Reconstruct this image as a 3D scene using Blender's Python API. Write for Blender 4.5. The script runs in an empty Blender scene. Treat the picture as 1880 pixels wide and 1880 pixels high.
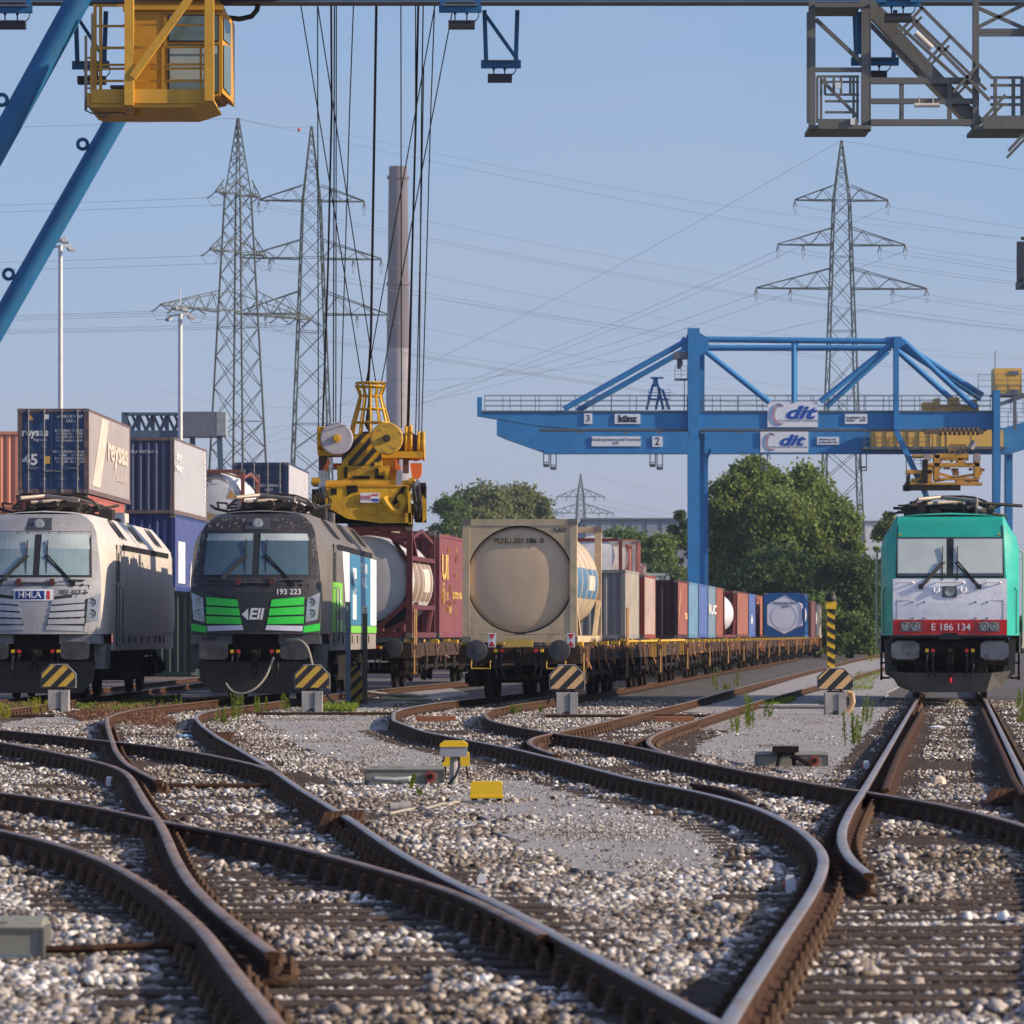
import bpy, math, random
import numpy as np
from mathutils import Vector, Matrix
from mathutils.geometry import tessellate_polygon
R = math.radians
random.seed(7); rng = np.random.default_rng(7)
S = bpy.context.scene
COL = S.collection
# ---------------- camera ----------------
F = 8600.0; HZ = 1165.0; CH = 1.57; RT = 0.17
cd = bpy.data.cameras.new('camera'); cam = bpy.data.objects.new('camera', cd); COL.objects.link(cam)
cam.location = (0, 0, CH); cam.rotation_euler = (R(90), 0, 0)
cd.sensor_width = 36; cd.sensor_height = 36; cd.sensor_fit = 'HORIZONTAL'
cd.lens = F/1880*36; cd.shift_y = (HZ-940)/1880
cd.clip_start = 0.5; cd.clip_end = 20000
cd.dof.use_dof = True; cd.dof.focus_distance = 80; cd.dof.aperture_fstop = 8.5
S.camera = cam
# ---------------- world, sun, exposure ----------------
SUN_EL = R(23); SUN_H = Vector((1, -0.19, 0)).normalized()
sdir = Vector((SUN_H.x*math.cos(SUN_EL), SUN_H.y*math.cos(SUN_EL), math.sin(SUN_EL)))
w = bpy.data.worlds.new('World'); S.world = w; w.use_nodes = True
nt = w.node_tree; nt.nodes.clear()
sky = nt.nodes.new('ShaderNodeTexSky'); sky.sky_type = 'NISHITA'; sky.sun_disc = False
sky.sun_elevation = SUN_EL; sky.sun_rotation = math.atan2(SUN_H.x, SUN_H.y)
sky.air_density = 1.3; sky.dust_density = 1.2; sky.ozone_density = 3.0; sky.altitude = 50
hs = nt.nodes.new('ShaderNodeHueSaturation'); hs.inputs['Saturation'].default_value = 0.80
tint = nt.nodes.new('ShaderNodeMix'); tint.data_type = 'RGBA'; tint.blend_type = 'MULTIPLY'; tint.inputs[0].default_value = 1
tint.inputs[7].default_value = (0.93, 0.93, 1.12, 1)
bg = nt.nodes.new('ShaderNodeBackground'); bg.inputs['Strength'].default_value = 0.115
wo = nt.nodes.new('ShaderNodeOutputWorld')
nt.links.new(sky.outputs[0], hs.inputs['Color']); nt.links.new(hs.outputs[0], tint.inputs[6])
wtc = nt.nodes.new('ShaderNodeTexCoord'); wsp = nt.nodes.new('ShaderNodeSeparateXYZ'); nt.links.new(wtc.outputs['Generated'], wsp.inputs[0])
wr = nt.nodes.new('ShaderNodeValToRGB'); we = wr.color_ramp.elements; nt.links.new(wsp.outputs['Z'], wr.inputs[0])
we[0].position = 0; we[0].color = (1.06,1.32,1.86,1); we[1].position = .135; we[1].color = (.60,.82,1.04,1)
q_ = we.new(.066); q_.color = (.74,.90,1.23,1); q_ = we.new(.03); q_.color = (.90,1.10,1.55,1); q_ = we.new(.5); q_.color = (.92,.95,1.06,1)
sk2 = nt.nodes.new('ShaderNodeMix'); sk2.data_type = 'RGBA'; sk2.blend_type = 'MULTIPLY'; sk2.inputs[0].default_value = 1
nt.links.new(tint.outputs[2], sk2.inputs[6]); nt.links.new(wr.outputs[0], sk2.inputs[7]); wm = nt.nodes.new('ShaderNodeMapping'); nt.links.new(wtc.outputs['Generated'], wm.inputs[0]); wm.inputs['Scale'].default_value = (3,3,16)
wn = nt.nodes.new('ShaderNodeTexNoise'); wn.inputs['Scale'].default_value = 2.2; wn.inputs['Detail'].default_value = 4; wn.inputs['Roughness'].default_value = .5; nt.links.new(wm.outputs[0], wn.inputs['Vector'])
wg = nt.nodes.new('ShaderNodeMapRange'); wg.inputs[1].default_value = .42; wg.inputs[2].default_value = .75; wg.inputs[3].default_value = 0; wg.inputs[4].default_value = .35; nt.links.new(wn.outputs[0], wg.inputs[0])
wc = nt.nodes.new('ShaderNodeMix'); wc.data_type = 'RGBA'; nt.links.new(wg.outputs[0], wc.inputs[0]); nt.links.new(sk2.outputs[2], wc.inputs[6]); wc.inputs[7].default_value = (3.0,3.35,4.15,1)
nt.links.new(wc.outputs[2], bg.inputs['Color']); nt.links.new(bg.outputs[0], wo.inputs['Surface'])
sl = bpy.data.lights.new('sun', 'SUN'); sl.energy = 5.0; sl.angle = R(0.53); sl.color = (1.0, 0.82, 0.62)
so = bpy.data.objects.new('sun', sl); COL.objects.link(so); so.rotation_euler = (-sdir).to_track_quat('-Z', 'Y').to_euler()
so.location = (60, -10, 60)
S.view_settings.view_transform = 'Standard'; S.view_settings.look = 'None'; S.view_settings.exposure = 0.38; S.view_settings.gamma = 1
S.cycles.max_bounces = 6; S.cycles.diffuse_bounces = 3; S.cycles.glossy_bounces = 3; S.cycles.transmission_bounces = 4
S.cycles.transparent_max_bounces = 8; S.cycles.volume_bounces = 0
S.cycles.use_denoising = True
HAZE = 0.00012
# ---------------- helpers ----------------
def P(px, py, D): return Vector(((px-940)*D/F, D, CH-(py-HZ)*D/F))
def GP(px, py, z=0.0):
    D = F*(CH-z)/(py-HZ); return Vector(((px-940)*D/F, D, z))
def tag(o, label=None, cat=None, group=None, kind=None):
    if label: o['label'] = label
    if cat: o['category'] = cat
    if group: o['group'] = group
    if kind: o['kind'] = kind
    return o
def thing(name, label, cat, loc=(0,0,0), rz=0, group=None, kind=None):
    o = bpy.data.objects.new(name, None); o.empty_display_size = .3; COL.objects.link(o)
    o.location = loc; o.rotation_euler = (0, 0, rz); return tag(o, label, cat, group, kind)
class MB:
    def __init__(s): s.v = []; s.f = []; s.m = []
    def add(s, vs, fs, mi=0):
        b = len(s.v); s.v.extend([tuple(v) for v in vs]); s.f.extend([tuple(i+b for i in f) for f in fs]); s.m.extend([mi]*len(fs)); return s
    def box(s, x0, x1, y0, y1, z0, z1, mi=0):
        v = [(x,y,z) for x in (x0,x1) for y in (y0,y1) for z in (z0,z1)]
        return s.add(v, [(0,1,3,2),(4,6,7,5),(0,4,5,1),(2,3,7,6),(0,2,6,4),(1,5,7,3)], mi)
    def cbox(s, c, d, mi=0): return s.box(c[0]-d[0]/2,c[0]+d[0]/2,c[1]-d[1]/2,c[1]+d[1]/2,c[2]-d[2]/2,c[2]+d[2]/2,mi)
    def bar(s, a, b, w, h=None, mi=0, up=(0,0,1)):
        a = Vector(a); b = Vector(b); h = h or w; d = (b-a)
        if d.length < 1e-6: return s
        d.normalize(); u = Vector(up)
        if abs(d.dot(u)) > .99: u = Vector((0,1,0))
        r = d.cross(u).normalized(); u = r.cross(d)
        v = [p+r*i*w/2+u*j*h/2 for p in (a,b) for i,j in ((-1,-1),(1,-1),(1,1),(-1,1))]
        return s.add(v, [(3,2,1,0),(4,5,6,7),(0,1,5,4),(1,2,6,5),(2,3,7,6),(3,0,4,7)], mi)
    def cyl(s, a, b, r0, r1=None, n=12, mi=0, caps=True):
        a = Vector(a); b = Vector(b); r1 = r0 if r1 is None else r1; d = (b-a)
        if d.length < 1e-6: return s
        d.normalize(); u = Vector((0,0,1)) if abs(d.z) < .9 else Vector((1,0,0))
        r = d.cross(u).normalized(); u = r.cross(d)
        v = []
        for p, q in ((a,r0),(b,r1)):
            for k in range(n):
                t = 2*math.pi*k/n; v.append(p+r*math.cos(t)*q+u*math.sin(t)*q)
        fs = [(k,(k+1)%n,n+(k+1)%n,n+k) for k in range(n)]
        if caps: fs += [tuple(reversed(range(n))), tuple(range(n,2*n))]
        return s.add(v, fs, mi)
    def tube(s, pts, r, n=8, mi=0):
        pts = [Vector(p) for p in pts]; rings = []
        pu = None
        for i, p in enumerate(pts):
            d = (pts[min(i+1,len(pts)-1)]-pts[max(i-1,0)]).normalized()
            u = Vector((0,0,1)) if pu is None else pu
            if abs(d.dot(u)) > .98: u = Vector((1,0,0)) if abs(d.x) < .9 else Vector((0,1,0))
            rr = d.cross(u).normalized(); u = rr.cross(d); pu = u
            rings.append([p+rr*math.cos(2*math.pi*k/n)*r+u*math.sin(2*math.pi*k/n)*r for k in range(n)])
        v = [q for g in rings for q in g]
        fs = [(i*n+k,i*n+(k+1)%n,(i+1)*n+(k+1)%n,(i+1)*n+k) for i in range(len(pts)-1) for k in range(n)]
        fs += [tuple(reversed(range(n))), tuple(range((len(pts)-1)*n,len(pts)*n))]
        return s.add(v, fs, mi)
    def prism(s, poly, o, ex, ey, ez, t, mi=0, mside=None):
        """poly 2D points in (ex,ey) at origin o, extruded t along ez"""
        o = Vector(o); ex = Vector(ex); ey = Vector(ey); ez = Vector(ez); n = len(poly)
        a = [o+ex*x+ey*y for x,y in poly]; b = [p+ez*t for p in a]
        tri = tessellate_polygon([[Vector((x,y,0)) for x,y in poly]])
        s.add(a+b, [tuple(reversed(q)) for q in tri]+[tuple(i+n for i in q) for q in tri], mi)
        return s.add(a+b, [(i,(i+1)%n,n+(i+1)%n,n+i) for i in range(n)], mi if mside is None else mside)
    def xz(s, poly, y0, y1, mi=0, mside=None): return s.prism(poly, (0,y0,0), (1,0,0), (0,0,1), (0,1,0), y1-y0, mi, mside)
    def yz(s, poly, x0, x1, mi=0): return s.prism(poly, (x0,0,0), (0,1,0), (0,0,1), (1,0,0), x1-x0, mi)
    def lathe(s, prof, c, axis=(0,1,0), n=24, mi=0, caps=True):
        """prof [(r, t)] along axis"""
        c = Vector(c); d = Vector(axis).normalized(); u = Vector((0,0,1)) if abs(d.z) < .9 else Vector((1,0,0))
        r = d.cross(u).normalized(); u = r.cross(d); v = []
        for q,t in prof:
            for k in range(n):
                a = 2*math.pi*k/n; v.append(c+d*t+r*math.cos(a)*q+u*math.sin(a)*q)
        m = len(prof)
        fs = [(i*n+k,i*n+(k+1)%n,(i+1)*n+(k+1)%n,(i+1)*n+k) for i in range(m-1) for k in range(n)]
        if caps: fs += [tuple(reversed(range(n))), tuple(range((m-1)*n,m*n))]
        return s.add(v, fs, mi)
    def grid(s, rows, mi=0, flip=False):
        n = len(rows[0]); v = [p for r in rows for p in r]
        fs = []
        for i in range(len(rows)-1):
            for k in range(n-1):
                q = (i*n+k,i*n+k+1,(i+1)*n+k+1,(i+1)*n+k); fs.append(tuple(reversed(q)) if flip else q)
        return s.add(v, fs, mi)
    def text(s, body, o, size, face='front', mi=0, align='CENTER', ext=.004, bold=0.0, shear=0.0, sx=1.0, line=1.0):
        cu = bpy.data.curves.new('t', 'FONT'); cu.body = body; cu.size = size; cu.align_x = align; cu.align_y = 'CENTER'
        cu.extrude = ext; cu.offset = bold*size; cu.shear = shear; cu.resolution_u = 3; cu.space_line = line
        ob = bpy.data.objects.new('t', cu); COL.objects.link(ob)
        bpy.context.view_layer.update()
        me = ob.to_mesh(); o = Vector(o)
        if face == 'front': ex, ey, ez = Vector((1,0,0)), Vector((0,0,1)), Vector((0,-1,0))
        elif face == 'right': ex, ey, ez = Vector((0,1,0)), Vector((0,0,1)), Vector((1,0,0))
        elif face == 'vright': ex, ey, ez = Vector((0,0,-1)), Vector((0,1,0)), Vector((1,0,0))
        else: ex, ey, ez = Vector((1,0,0)), Vector((0,1,0)), Vector((0,0,1))
        s.add([o+ex*v.co.x*sx+ey*v.co.y+ez*v.co.z for v in me.vertices], [tuple(p.vertices) for p in me.polygons], mi)
        ob.to_mesh_clear(); bpy.data.objects.remove(ob); bpy.data.curves.remove(cu); return s
    def build(s, name, mats, parent=None, smooth=None, recalc=False):
        me = bpy.data.meshes.new(name); me.from_pydata(s.v, [], s.f)
        mats = mats if isinstance(mats, (list, tuple)) else [mats]
        for m in mats: me.materials.append(m)
        if len(mats) > 1: me.polygons.foreach_set('material_index', s.m)
        if recalc or smooth:
            import bmesh
            b = bmesh.new(); b.from_mesh(me); bmesh.ops.recalc_face_normals(b, faces=b.faces); b.to_mesh(me); b.free()
        if smooth:
            me.shade_smooth(); me.set_sharp_from_angle(angle=R(smooth))
        me.update()
        o = bpy.data.objects.new(name, me); COL.objects.link(o)
        if parent: o.parent = parent
        return o
def copy_tree(o, parent=None):
    c = o.copy(); COL.objects.link(c)
    if parent: c.parent = parent
    for ch in list(o.children): copy_tree(ch, c)
    return c
# ---------------- materials ----------------
MC = {}
def M(name, rgb, rough=.6, metal=0., var=.18, vs=2.0, streak=0., dirt=0., dcol=(.06,.045,.03), ds=3., bump=0., bs=40., emit=None, spec=.5, sz=(1,1,1)):
    if name in MC: return MC[name]
    m = bpy.data.materials.new(name); m.use_nodes = True; MC[name] = m
    n = m.node_tree; b = n.nodes['Principled BSDF']; L = n.links
    b.inputs['Roughness'].default_value = rough; b.inputs['Metallic'].default_value = metal
    b.inputs['Specular IOR Level'].default_value = spec
    tc = n.nodes.new('ShaderNodeTexCoord'); mp = n.nodes.new('ShaderNodeMapping'); L.new(tc.outputs['Object'], mp.inputs[0])
    mp.inputs['Scale'].default_value = sz
    def noise(sc, det=4, rgh=.6, src=mp):
        q = n.nodes.new('ShaderNodeTexNoise'); q.inputs['Scale'].default_value = sc; q.inputs['Detail'].default_value = det
        q.inputs['Roughness'].default_value = rgh; L.new(src.outputs[0], q.inputs['Vector']); return q
    def rng_(src, a, c, lo, hi):
        q = n.nodes.new('ShaderNodeMapRange'); q.inputs[1].default_value = a; q.inputs[2].default_value = c
        q.inputs[3].default_value = lo; q.inputs[4].default_value = hi; L.new(src, q.inputs[0]); return q
    col = n.nodes.new('ShaderNodeRGB'); col.outputs[0].default_value = (*rgb, 1); cur = col.outputs[0]
    q = noise(vs, 5); g = rng_(q.outputs[0], .3, .7, 1-var, 1+var)
    mx = n.nodes.new('ShaderNodeMix'); mx.data_type = 'RGBA'; mx.blend_type = 'MULTIPLY'; mx.inputs[0].default_value = 1
    L.new(cur, mx.inputs[6]); L.new(g.outputs[0], mx.inputs[7]); cur = mx.outputs[2]
    if streak:
        mp2 = n.nodes.new('ShaderNodeMapping'); L.new(tc.outputs['Object'], mp2.inputs[0]); mp2.inputs['Scale'].default_value = (6,6,.35)
        q = noise(2.5, 5, .65, mp2); g = rng_(q.outputs[0], .42, .75, 0, streak)
        mx = n.nodes.new('ShaderNodeMix'); mx.data_type = 'RGBA'; L.new(g.outputs[0], mx.inputs[0]); L.new(cur, mx.inputs[6])
        mx.inputs[7].default_value = (*dcol, 1); cur = mx.outputs[2]
    if dirt:
        q = noise(ds, 6, .7); g = rng_(q.outputs[0], .5, .68, 0, dirt)
        mx = n.nodes.new('ShaderNodeMix'); mx.data_type = 'RGBA'; L.new(g.outputs[0], mx.inputs[0]); L.new(cur, mx.inputs[6])
        mx.inputs[7].default_value = (*dcol, 1); cur = mx.outputs[2]
        g2 = rng_(q.outputs[0], .4, .7, rough, min(1, rough+.25)); L.new(g2.outputs[0], b.inputs['Roughness'])
    L.new(cur, b.inputs['Base Color'])
    if bump:
        q = noise(bs, 4); bp = n.nodes.new('ShaderNodeBump'); bp.inputs['Strength'].default_value = bump; bp.inputs['Distance'].default_value = .02
        L.new(q.outputs[0], bp.inputs['Height']); L.new(bp.outputs[0], b.inputs['Normal'])
    if emit:
        b.inputs['Emission Color'].default_value = (*rgb, 1); b.inputs['Emission Strength'].default_value = emit
    return m
m_rust = M('rail_rust', (.062,.028,.013), .88, .0, .35, 6, dirt=.7, dcol=(.022,.014,.010), ds=9, bump=.5, bs=60, spec=.25)
m_head = M('rail_head', (.30,.19,.115), .40, .45, .3, 3, dirt=.8, dcol=(.10,.05,.028), ds=5, sz=(1,.35,1))
m_head2 = M('rail_head_polished', (.42,.36,.31), .36, .7, .25, 3, dirt=.7, dcol=(.2,.13,.08), ds=6, sz=(1,.35,1))
m_sleeper = M('sleeper_steel', (.058,.036,.023), .85, 0, .45, 4, dirt=.6, dcol=(.03,.022,.016), ds=6, bump=.6, bs=40)
m_clip = M('clip_rust', (.10,.052,.026), .8, .1, .4, 12, dirt=.5, ds=20)
m_asph = M('asphalt', (.33,.31,.29), .95, 0, .5, 30, dirt=.55, dcol=(.19,.175,.16), ds=.9, bump=1.0, bs=55)
m_steel = M('steel_grey', (.22,.22,.22), .5, .6, .2, 3, dirt=.4, dcol=(.1,.07,.05))
m_dark = M('dark_underframe', (.014,.011,.009), .85, 0, .4, 4, dirt=.4, dcol=(.04,.027,.018), ds=4, spec=.2)
m_black = M('black_rubber', (.012,.012,.013), .6, 0, .2)
m_white = M('white_paint', (.72,.72,.73), .5, 0, .06)
m_blackp = M('black_paint', (.02,.02,.022), .5, 0, .1)
m_yel = M('yellow_paint', (.78,.47,.02), .45, 0, .12, 3, dirt=.25, dcol=(.2,.12,.03))
m_conc = M('concrete', (.34,.32,.30), .9, 0, .2, 4, streak=.5, dcol=(.12,.10,.08), bump=.3)
m_red = M('red_paint', (.55,.03,.025), .45, 0, .12)
# ---------------- ground ----------------
def ground_mat():
    m = bpy.data.materials.new('ballast_ground'); m.use_nodes = True; n = m.node_tree; b = n.nodes['Principled BSDF']; L = n.links
    b.inputs['Roughness'].default_value = .95
    tc = n.nodes.new('ShaderNodeTexCoord'); v = n.nodes.new('ShaderNodeTexVoronoi'); v.inputs['Scale'].default_value = 17
    L.new(tc.outputs['Object'], v.inputs[0])
    r = n.nodes.new('ShaderNodeValToRGB'); e = r.color_ramp.elements
    e[0].color = (.05,.042,.035,1); e[1].color = (.30,.28,.26,1); e.new(.5).color = (.13,.11,.095,1)
    sep = n.nodes.new('ShaderNodeSeparateColor'); L.new(v.outputs['Color'], sep.inputs[0]); L.new(sep.outputs[0], r.inputs[0])
    q = n.nodes.new('ShaderNodeTexNoise'); q.inputs['Scale'].default_value = .35; L.new(tc.outputs['Object'], q.inputs[0])
    mx = n.nodes.new('ShaderNodeMix'); mx.data_type = 'RGBA'; mx.blend_type = 'MULTIPLY'; mx.inputs[0].default_value = .7
    L.new(r.outputs[0], mx.inputs[6]); L.new(q.outputs[0], mx.inputs[7]); L.new(mx.outputs[2], b.inputs['Base Color'])
    bp = n.nodes.new('ShaderNodeBump'); bp.inputs['Distance'].default_value = .03; L.new(v.outputs['Distance'], bp.inputs['Height'])
    bp.invert = True; L.new(bp.outputs[0], b.inputs['Normal']); return m
g = MB(); ys = [-60, 8, 16, 40, 80, 140, 300, 700, 3000, 6000]
g.grid([[(x, y, -.02) for x in (-3000,-300,-60,-20,0,20,60,300,3000)] for y in ys], flip=True)
tag(g.build('ground', ground_mat()), kind='structure')
# asphalt areas: world polygons
def vnoise(x, y, s, seed=0):
    x = np.asarray(x)*s; y = np.asarray(y)*s; xi = np.floor(x).astype(int); yi = np.floor(y).astype(int); fx = x-xi; fy = y-yi
    fx = fx*fx*(3-2*fx); fy = fy*fy*(3-2*fy)
    def h(a, b):
        k = (a*374761393+b*668265263+seed*1442695041) & 0xffffffff
        k = ((k ^ (k >> 13))*1274126177) & 0xffffffff
        return ((k ^ (k >> 16)) & 0xffff)/65535.
    return (h(xi,yi)*(1-fx)+h(xi+1,yi)*fx)*(1-fy)+(h(xi,yi+1)*(1-fx)+h(xi+1,yi+1)*fx)*fy
def inpoly(x, y, poly):
    c = np.zeros(x.shape, bool); n = len(poly)
    for i in range(n):
        x0,y0 = poly[i]; x1,y1 = poly[(i+1)%n]
        if y0 == y1: continue
        k = ((y0 > y) != (y1 > y)) & (x < (x1-x0)*(y-y0)/(y1-y0)+x0); c ^= k
    return c
def gpoly(pts): return [(GP(a,b).x, GP(a,b).y) for a,b in pts]
ASPH = [gpoly([(470,1322),(560,1312),(690,1316),(730,1345),(820,1372),(930,1392),(960,1408),(860,1412),(700,1418),(620,1400),(560,1372),(500,1345)]),
        gpoly([(850,1440),(930,1432),(1040,1440),(1150,1470),(1260,1500),(1330,1530),(1340,1560),(1290,1590),(1180,1606),(1060,1600),(960,1560),(890,1505),(830,1470)]),
        gpoly([(1215,1362),(1300,1330),(1390,1300),(1520,1292),(1640,1300),(1625,1340),(1590,1410),(1500,1428),(1400,1408),(1280,1385)]),
        gpoly([(0,1312),(130,1318),(170,1330),(60,1336),(0,1335)]),
        gpoly([(560,1290),(700,1285),(760,1262),(830,1262),(860,1275),(720,1296),(690,1306),(560,1306)]),
        [(3.3,94),(5.0,110),(23,310),(26,310),(9.7,130),(6.4,103),(4.2,93)],
        [(7.0,98),(9.4,130),(26,310),(29,310),(10.5,130),(8.6,110),(7.9,98)]]
tint_ = MB()
for i, pl in enumerate(ASPH):
    a = MB(); z = .006+.001*i
    # refine the outline a little
    pts = []
    for k in range(len(pl)):
        x0,y0 = pl[k]; x1,y1 = pl[(k+1)%len(pl)]; m_ = 5
        for t in range(m_):
            x = x0+(x1-x0)*t/m_; y = y0+(y1-y0)*t/m_
            pts.append((x+random.uniform(-.06,.06), y+random.uniform(-.3,.3)))
    a.prism(pts, (0,0,z-.05), (1,0,0), (0,1,0), (0,0,1), .05)
    tag(a.build('asphalt_path', m_asph), kind='structure')
# ---------------- rails ----------------
def resample(pts, step=.3, sm=10):
    pts = [Vector(p) for p in pts]; out = [pts[0]]
    for a, b in zip(pts, pts[1:]):
        n = max(1, int((b-a).length/step)); out += [a+(b-a)*(k/n) for k in range(1, n+1)]
    q = np.array([p[:] for p in out])
    for _ in range(sm): q[1:-1] = q[1:-1]*.4+(q[:-2]+q[2:])*.3
    return q
PROF = [(-.075,0),(.075,0),(.075,.012),(.012,.032),(.009,.105),(.034,.116),(.037,.134),(.034,.142),(.024,.1475),(0,.149),(-.024,.1475),(-.034,.142),(-.037,.134),(-.034,.116),(-.009,.105),(-.012,.032),(-.075,.012)]
def rail_mesh(name, q, parent, head, dz=0):
    d = np.gradient(q[:, :2], axis=0); d /= np.linalg.norm(d, axis=1)[:, None]; nn = np.stack([d[:,1], -d[:,0]], 1)
    mb = MB(); k = len(PROF); z0 = RT-.149+dz
    v = [(q[i,0]+nn[i,0]*x, q[i,1]+nn[i,1]*x, z0+z) for i in range(len(q)) for x, z in PROF]
    fs = []; ms = []
    for i in range(len(q)-1):
        for j in range(k):
            fs.append((i*k+j, i*k+(j+1)%k, (i+1)*k+(j+1)%k, (i+1)*k+j)); ms.append(1 if 7 <= j <= 10 else 0)
    fs += [tuple(range(k)), tuple(reversed(range((len(q)-1)*k, len(q)*k)))]; ms += [0,0]
    mb.v = v; mb.f = fs; mb.m = ms
    return mb.build(name, [m_rust, head], parent, smooth=42)
RPX = { # rail-head centre lines read off the photograph, turned into ground positions
 'A': [(-500,1438),(-150,1490),(-30,1516),(0,1522),(100,1545),(200,1580),(300,1640),(380,1710),(420,1770),(470,1830),(515,1880),(540,1920)],
 'B': [(530,1271),(385,1286),(250,1301),(215,1309),(196,1317),(197,1330),(203,1350),(212,1377),(230,1400),(262,1418),(290,1431)],
 'C': [(-500,1316),(-200,1338),(-20,1358),(0,1361),(75,1375),(150,1390),(205,1404),(225,1412),(240,1425),(257,1455),(270,1477),(290,1502),(307,1535),(320,1570),(350,1620),(390,1660),(435,1697),(500,1745)],
 'D': [(-500,1306),(-200,1324),(-20,1337),(0,1339),(100,1348),(195,1359),(275,1367),(375,1382),(470,1402),(520,1420)],
 'E': [(874,1249),(777,1257),(690,1266),(600,1275),(530,1284),(470,1292),(400,1301),(368,1308),(358,1316),(370,1330),(400,1352),(450,1380),(500,1410),(550,1445),(600,1475),(650,1505),(700,1540),(750,1572),(875,1637),(940,1665),(1015,1710),(1140,1775),(1240,1830),(1310,1868),(1380,1905)],
 'F': [(-500,1398),(-200,1428),(-20,1450),(0,1452),(100,1465),(225,1488),(285,1503),(400,1522),(500,1540),(600,1565),(700,1592),(800,1620),(875,1648),(940,1682),(1000,1712)],
 'G': [(1035,1263),(890,1280),(800,1290),(745,1299),(722,1308),(722,1322),(780,1343),(850,1356),(940,1373),(1040,1397),(1165,1430),(1290,1454),(1390,1481),(1465,1517),(1505,1553),(1515,1575),(1505,1612),(1480,1655),(1440,1712),(1390,1790),(1350,1850),(1320,1905)],
 'H': [(1467,1207.5),(1333,1229),(1199,1253),(1080,1274),(940,1294),(900,1302),(888,1311),(900,1322),(940,1332),(1020,1346),(1090,1356),(1190,1375),(1260,1392),(1390,1419),(1515,1441),(1595,1453),(1740,1477),(1880,1512),(1960,1545),(2010,1640),(2030,1800)],
 'I': [(1640,1196.5),(1560,1212),(1497,1228),(1365,1260),(1260,1289),(1140,1317),(1025,1343),(978,1353),(968,1362),(985,1372),(1020,1384)],
 'K': [(1700,1200),(1640,1220),(1560,1243),(1490,1260),(1390,1287),(1290,1317),(1220,1340),(1197,1350),(1188,1360),(1200,1372),(1240,1387)],
 'J': [(1732,1201),(1715,1232),(1680,1290),(1590,1442),(1562,1485),(1545,1522),(1545,1550),(1565,1583),(1595,1602)],
 'L': [(1754,1201),(1767,1232),(1812,1290),(1885,1440),(1945,1560)],
}
RQ = {}
for k, pl in RPX.items():
    RQ[k] = resample([(GP(a,b,RT).x, GP(a,b,RT).y, 0) for a,b in pl], .3, 14)
for k_, pl_ in {'W1': [(1272,1436),(1320,1443),(1360,1456),(1380,1470)], 'W2': [(1694,1300),(1652,1375),(1630,1430),(1625,1446)], 'W3': [(1803,1300),(1838,1375),(1862,1430),(1880,1455)], 'W4': [(1150,1362),(1190,1352),(1205,1345)], 'W5': [(560,1395),(610,1408),(640,1416)], 'W6': [(-60,1494),(-10,1505),(18,1517)], 'W7': [(875,1664),(925,1700),(1005,1738)]}.items():
    RQ[k_] = resample([(GP(a,b,RT).x, GP(a,b,RT).y, 0) for a,b in pl_], .2, 6)
def straight(X0, D0, D1, sl):
    return np.array([(X0+sl*(d-D0), d, 0) for d in np.arange(D0, D1, 2.0)])
RQ['H1'] = resample([(-11.1,72,0),(-11.0,85,0),(-10.9,100,0),(-10.75,125,0),(-10,170,0)], .5, 4)
RQ['H2'] = resample([(-9.6,60,0),(-9.62,72,0),(-9.5,85,0),(-9.4,100,0),(-9.25,125,0),(-8.5,170,0)], .5, 4)
def xat(q, D):
    """all crossings of a rail with depth D"""
    out = []
    y = q[:,1]
    for i in np.nonzero((y[:-1]-D)*(y[1:]-D) <= 0)[0]:
        t = (D-y[i])/(y[i+1]-y[i]+1e-9); out.append(q[i,0]+t*(q[i+1,0]-q[i,0]))
    return out
clip_mb = MB()
clip_mb.box(.055, .135, -.06, .06, .019, .046)
clip_mb.lathe([(.016,.128),(.016,.098),(.032,.098),(.032,.066),(.042,.064),(.042,.046)], (.103,0,0), (0,0,1), 8)
def make_clips(trk, pts, nmax=100):
    """pts: (x,y,ang) nearest first"""
    pts.sort(key=lambda p: p[1]); proto = None
    for x, y, a in pts[:nmax]:
        if proto is None: c = proto = clip_mb.build('rail_clip', m_clip, trk)
        else: c = proto.copy(); COL.objects.link(c)
        c.location = (x, y, 0); c.rotation_euler = (0,0,a)
    rest = MB()
    for x, y, a in pts[nmax:]:
        ca, sa = math.cos(a), math.sin(a)
        rest.add([(x+u*ca-v*sa, y+u*sa+v*ca, z) for u,v,z in clip_mb.v], clip_mb.f)
    if rest.v: tag(rest.build('rail_clips', m_clip, trk), kind='stuff')
def sleeper(trk, x0, x1, y, z=.019, w=.24, rot=0.0):
    mb = MB(); l = (x1-x0)/2
    pf = [(-w/2,-.15),(-w/2,-.01),(-w/2+.02,0),(-.03,0),(-.02,-.022),(.02,-.022),(.03,0),(w/2-.02,0),(w/2,-.01),(w/2,-.15)]
    mb.prism(pf, (-l,0,0), (0,1,0), (0,0,1), (1,0,0), 2*l)
    o = mb.build('sleeper', m_sleeper, trk); o.location = ((x0+x1)/2, y, z); o.rotation_euler = (0,0,rot); return o
SLEEP = []  # (x0,x1,y,rot) for the stones
def track(names, label, D0, *a, extra=(), **kw):
    t_ = track_(names, label, D0, *a, **kw)
    for e_ in extra: rail_mesh('check_rail', RQ[e_], t_, m_rust, -.006)
    return t_
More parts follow.
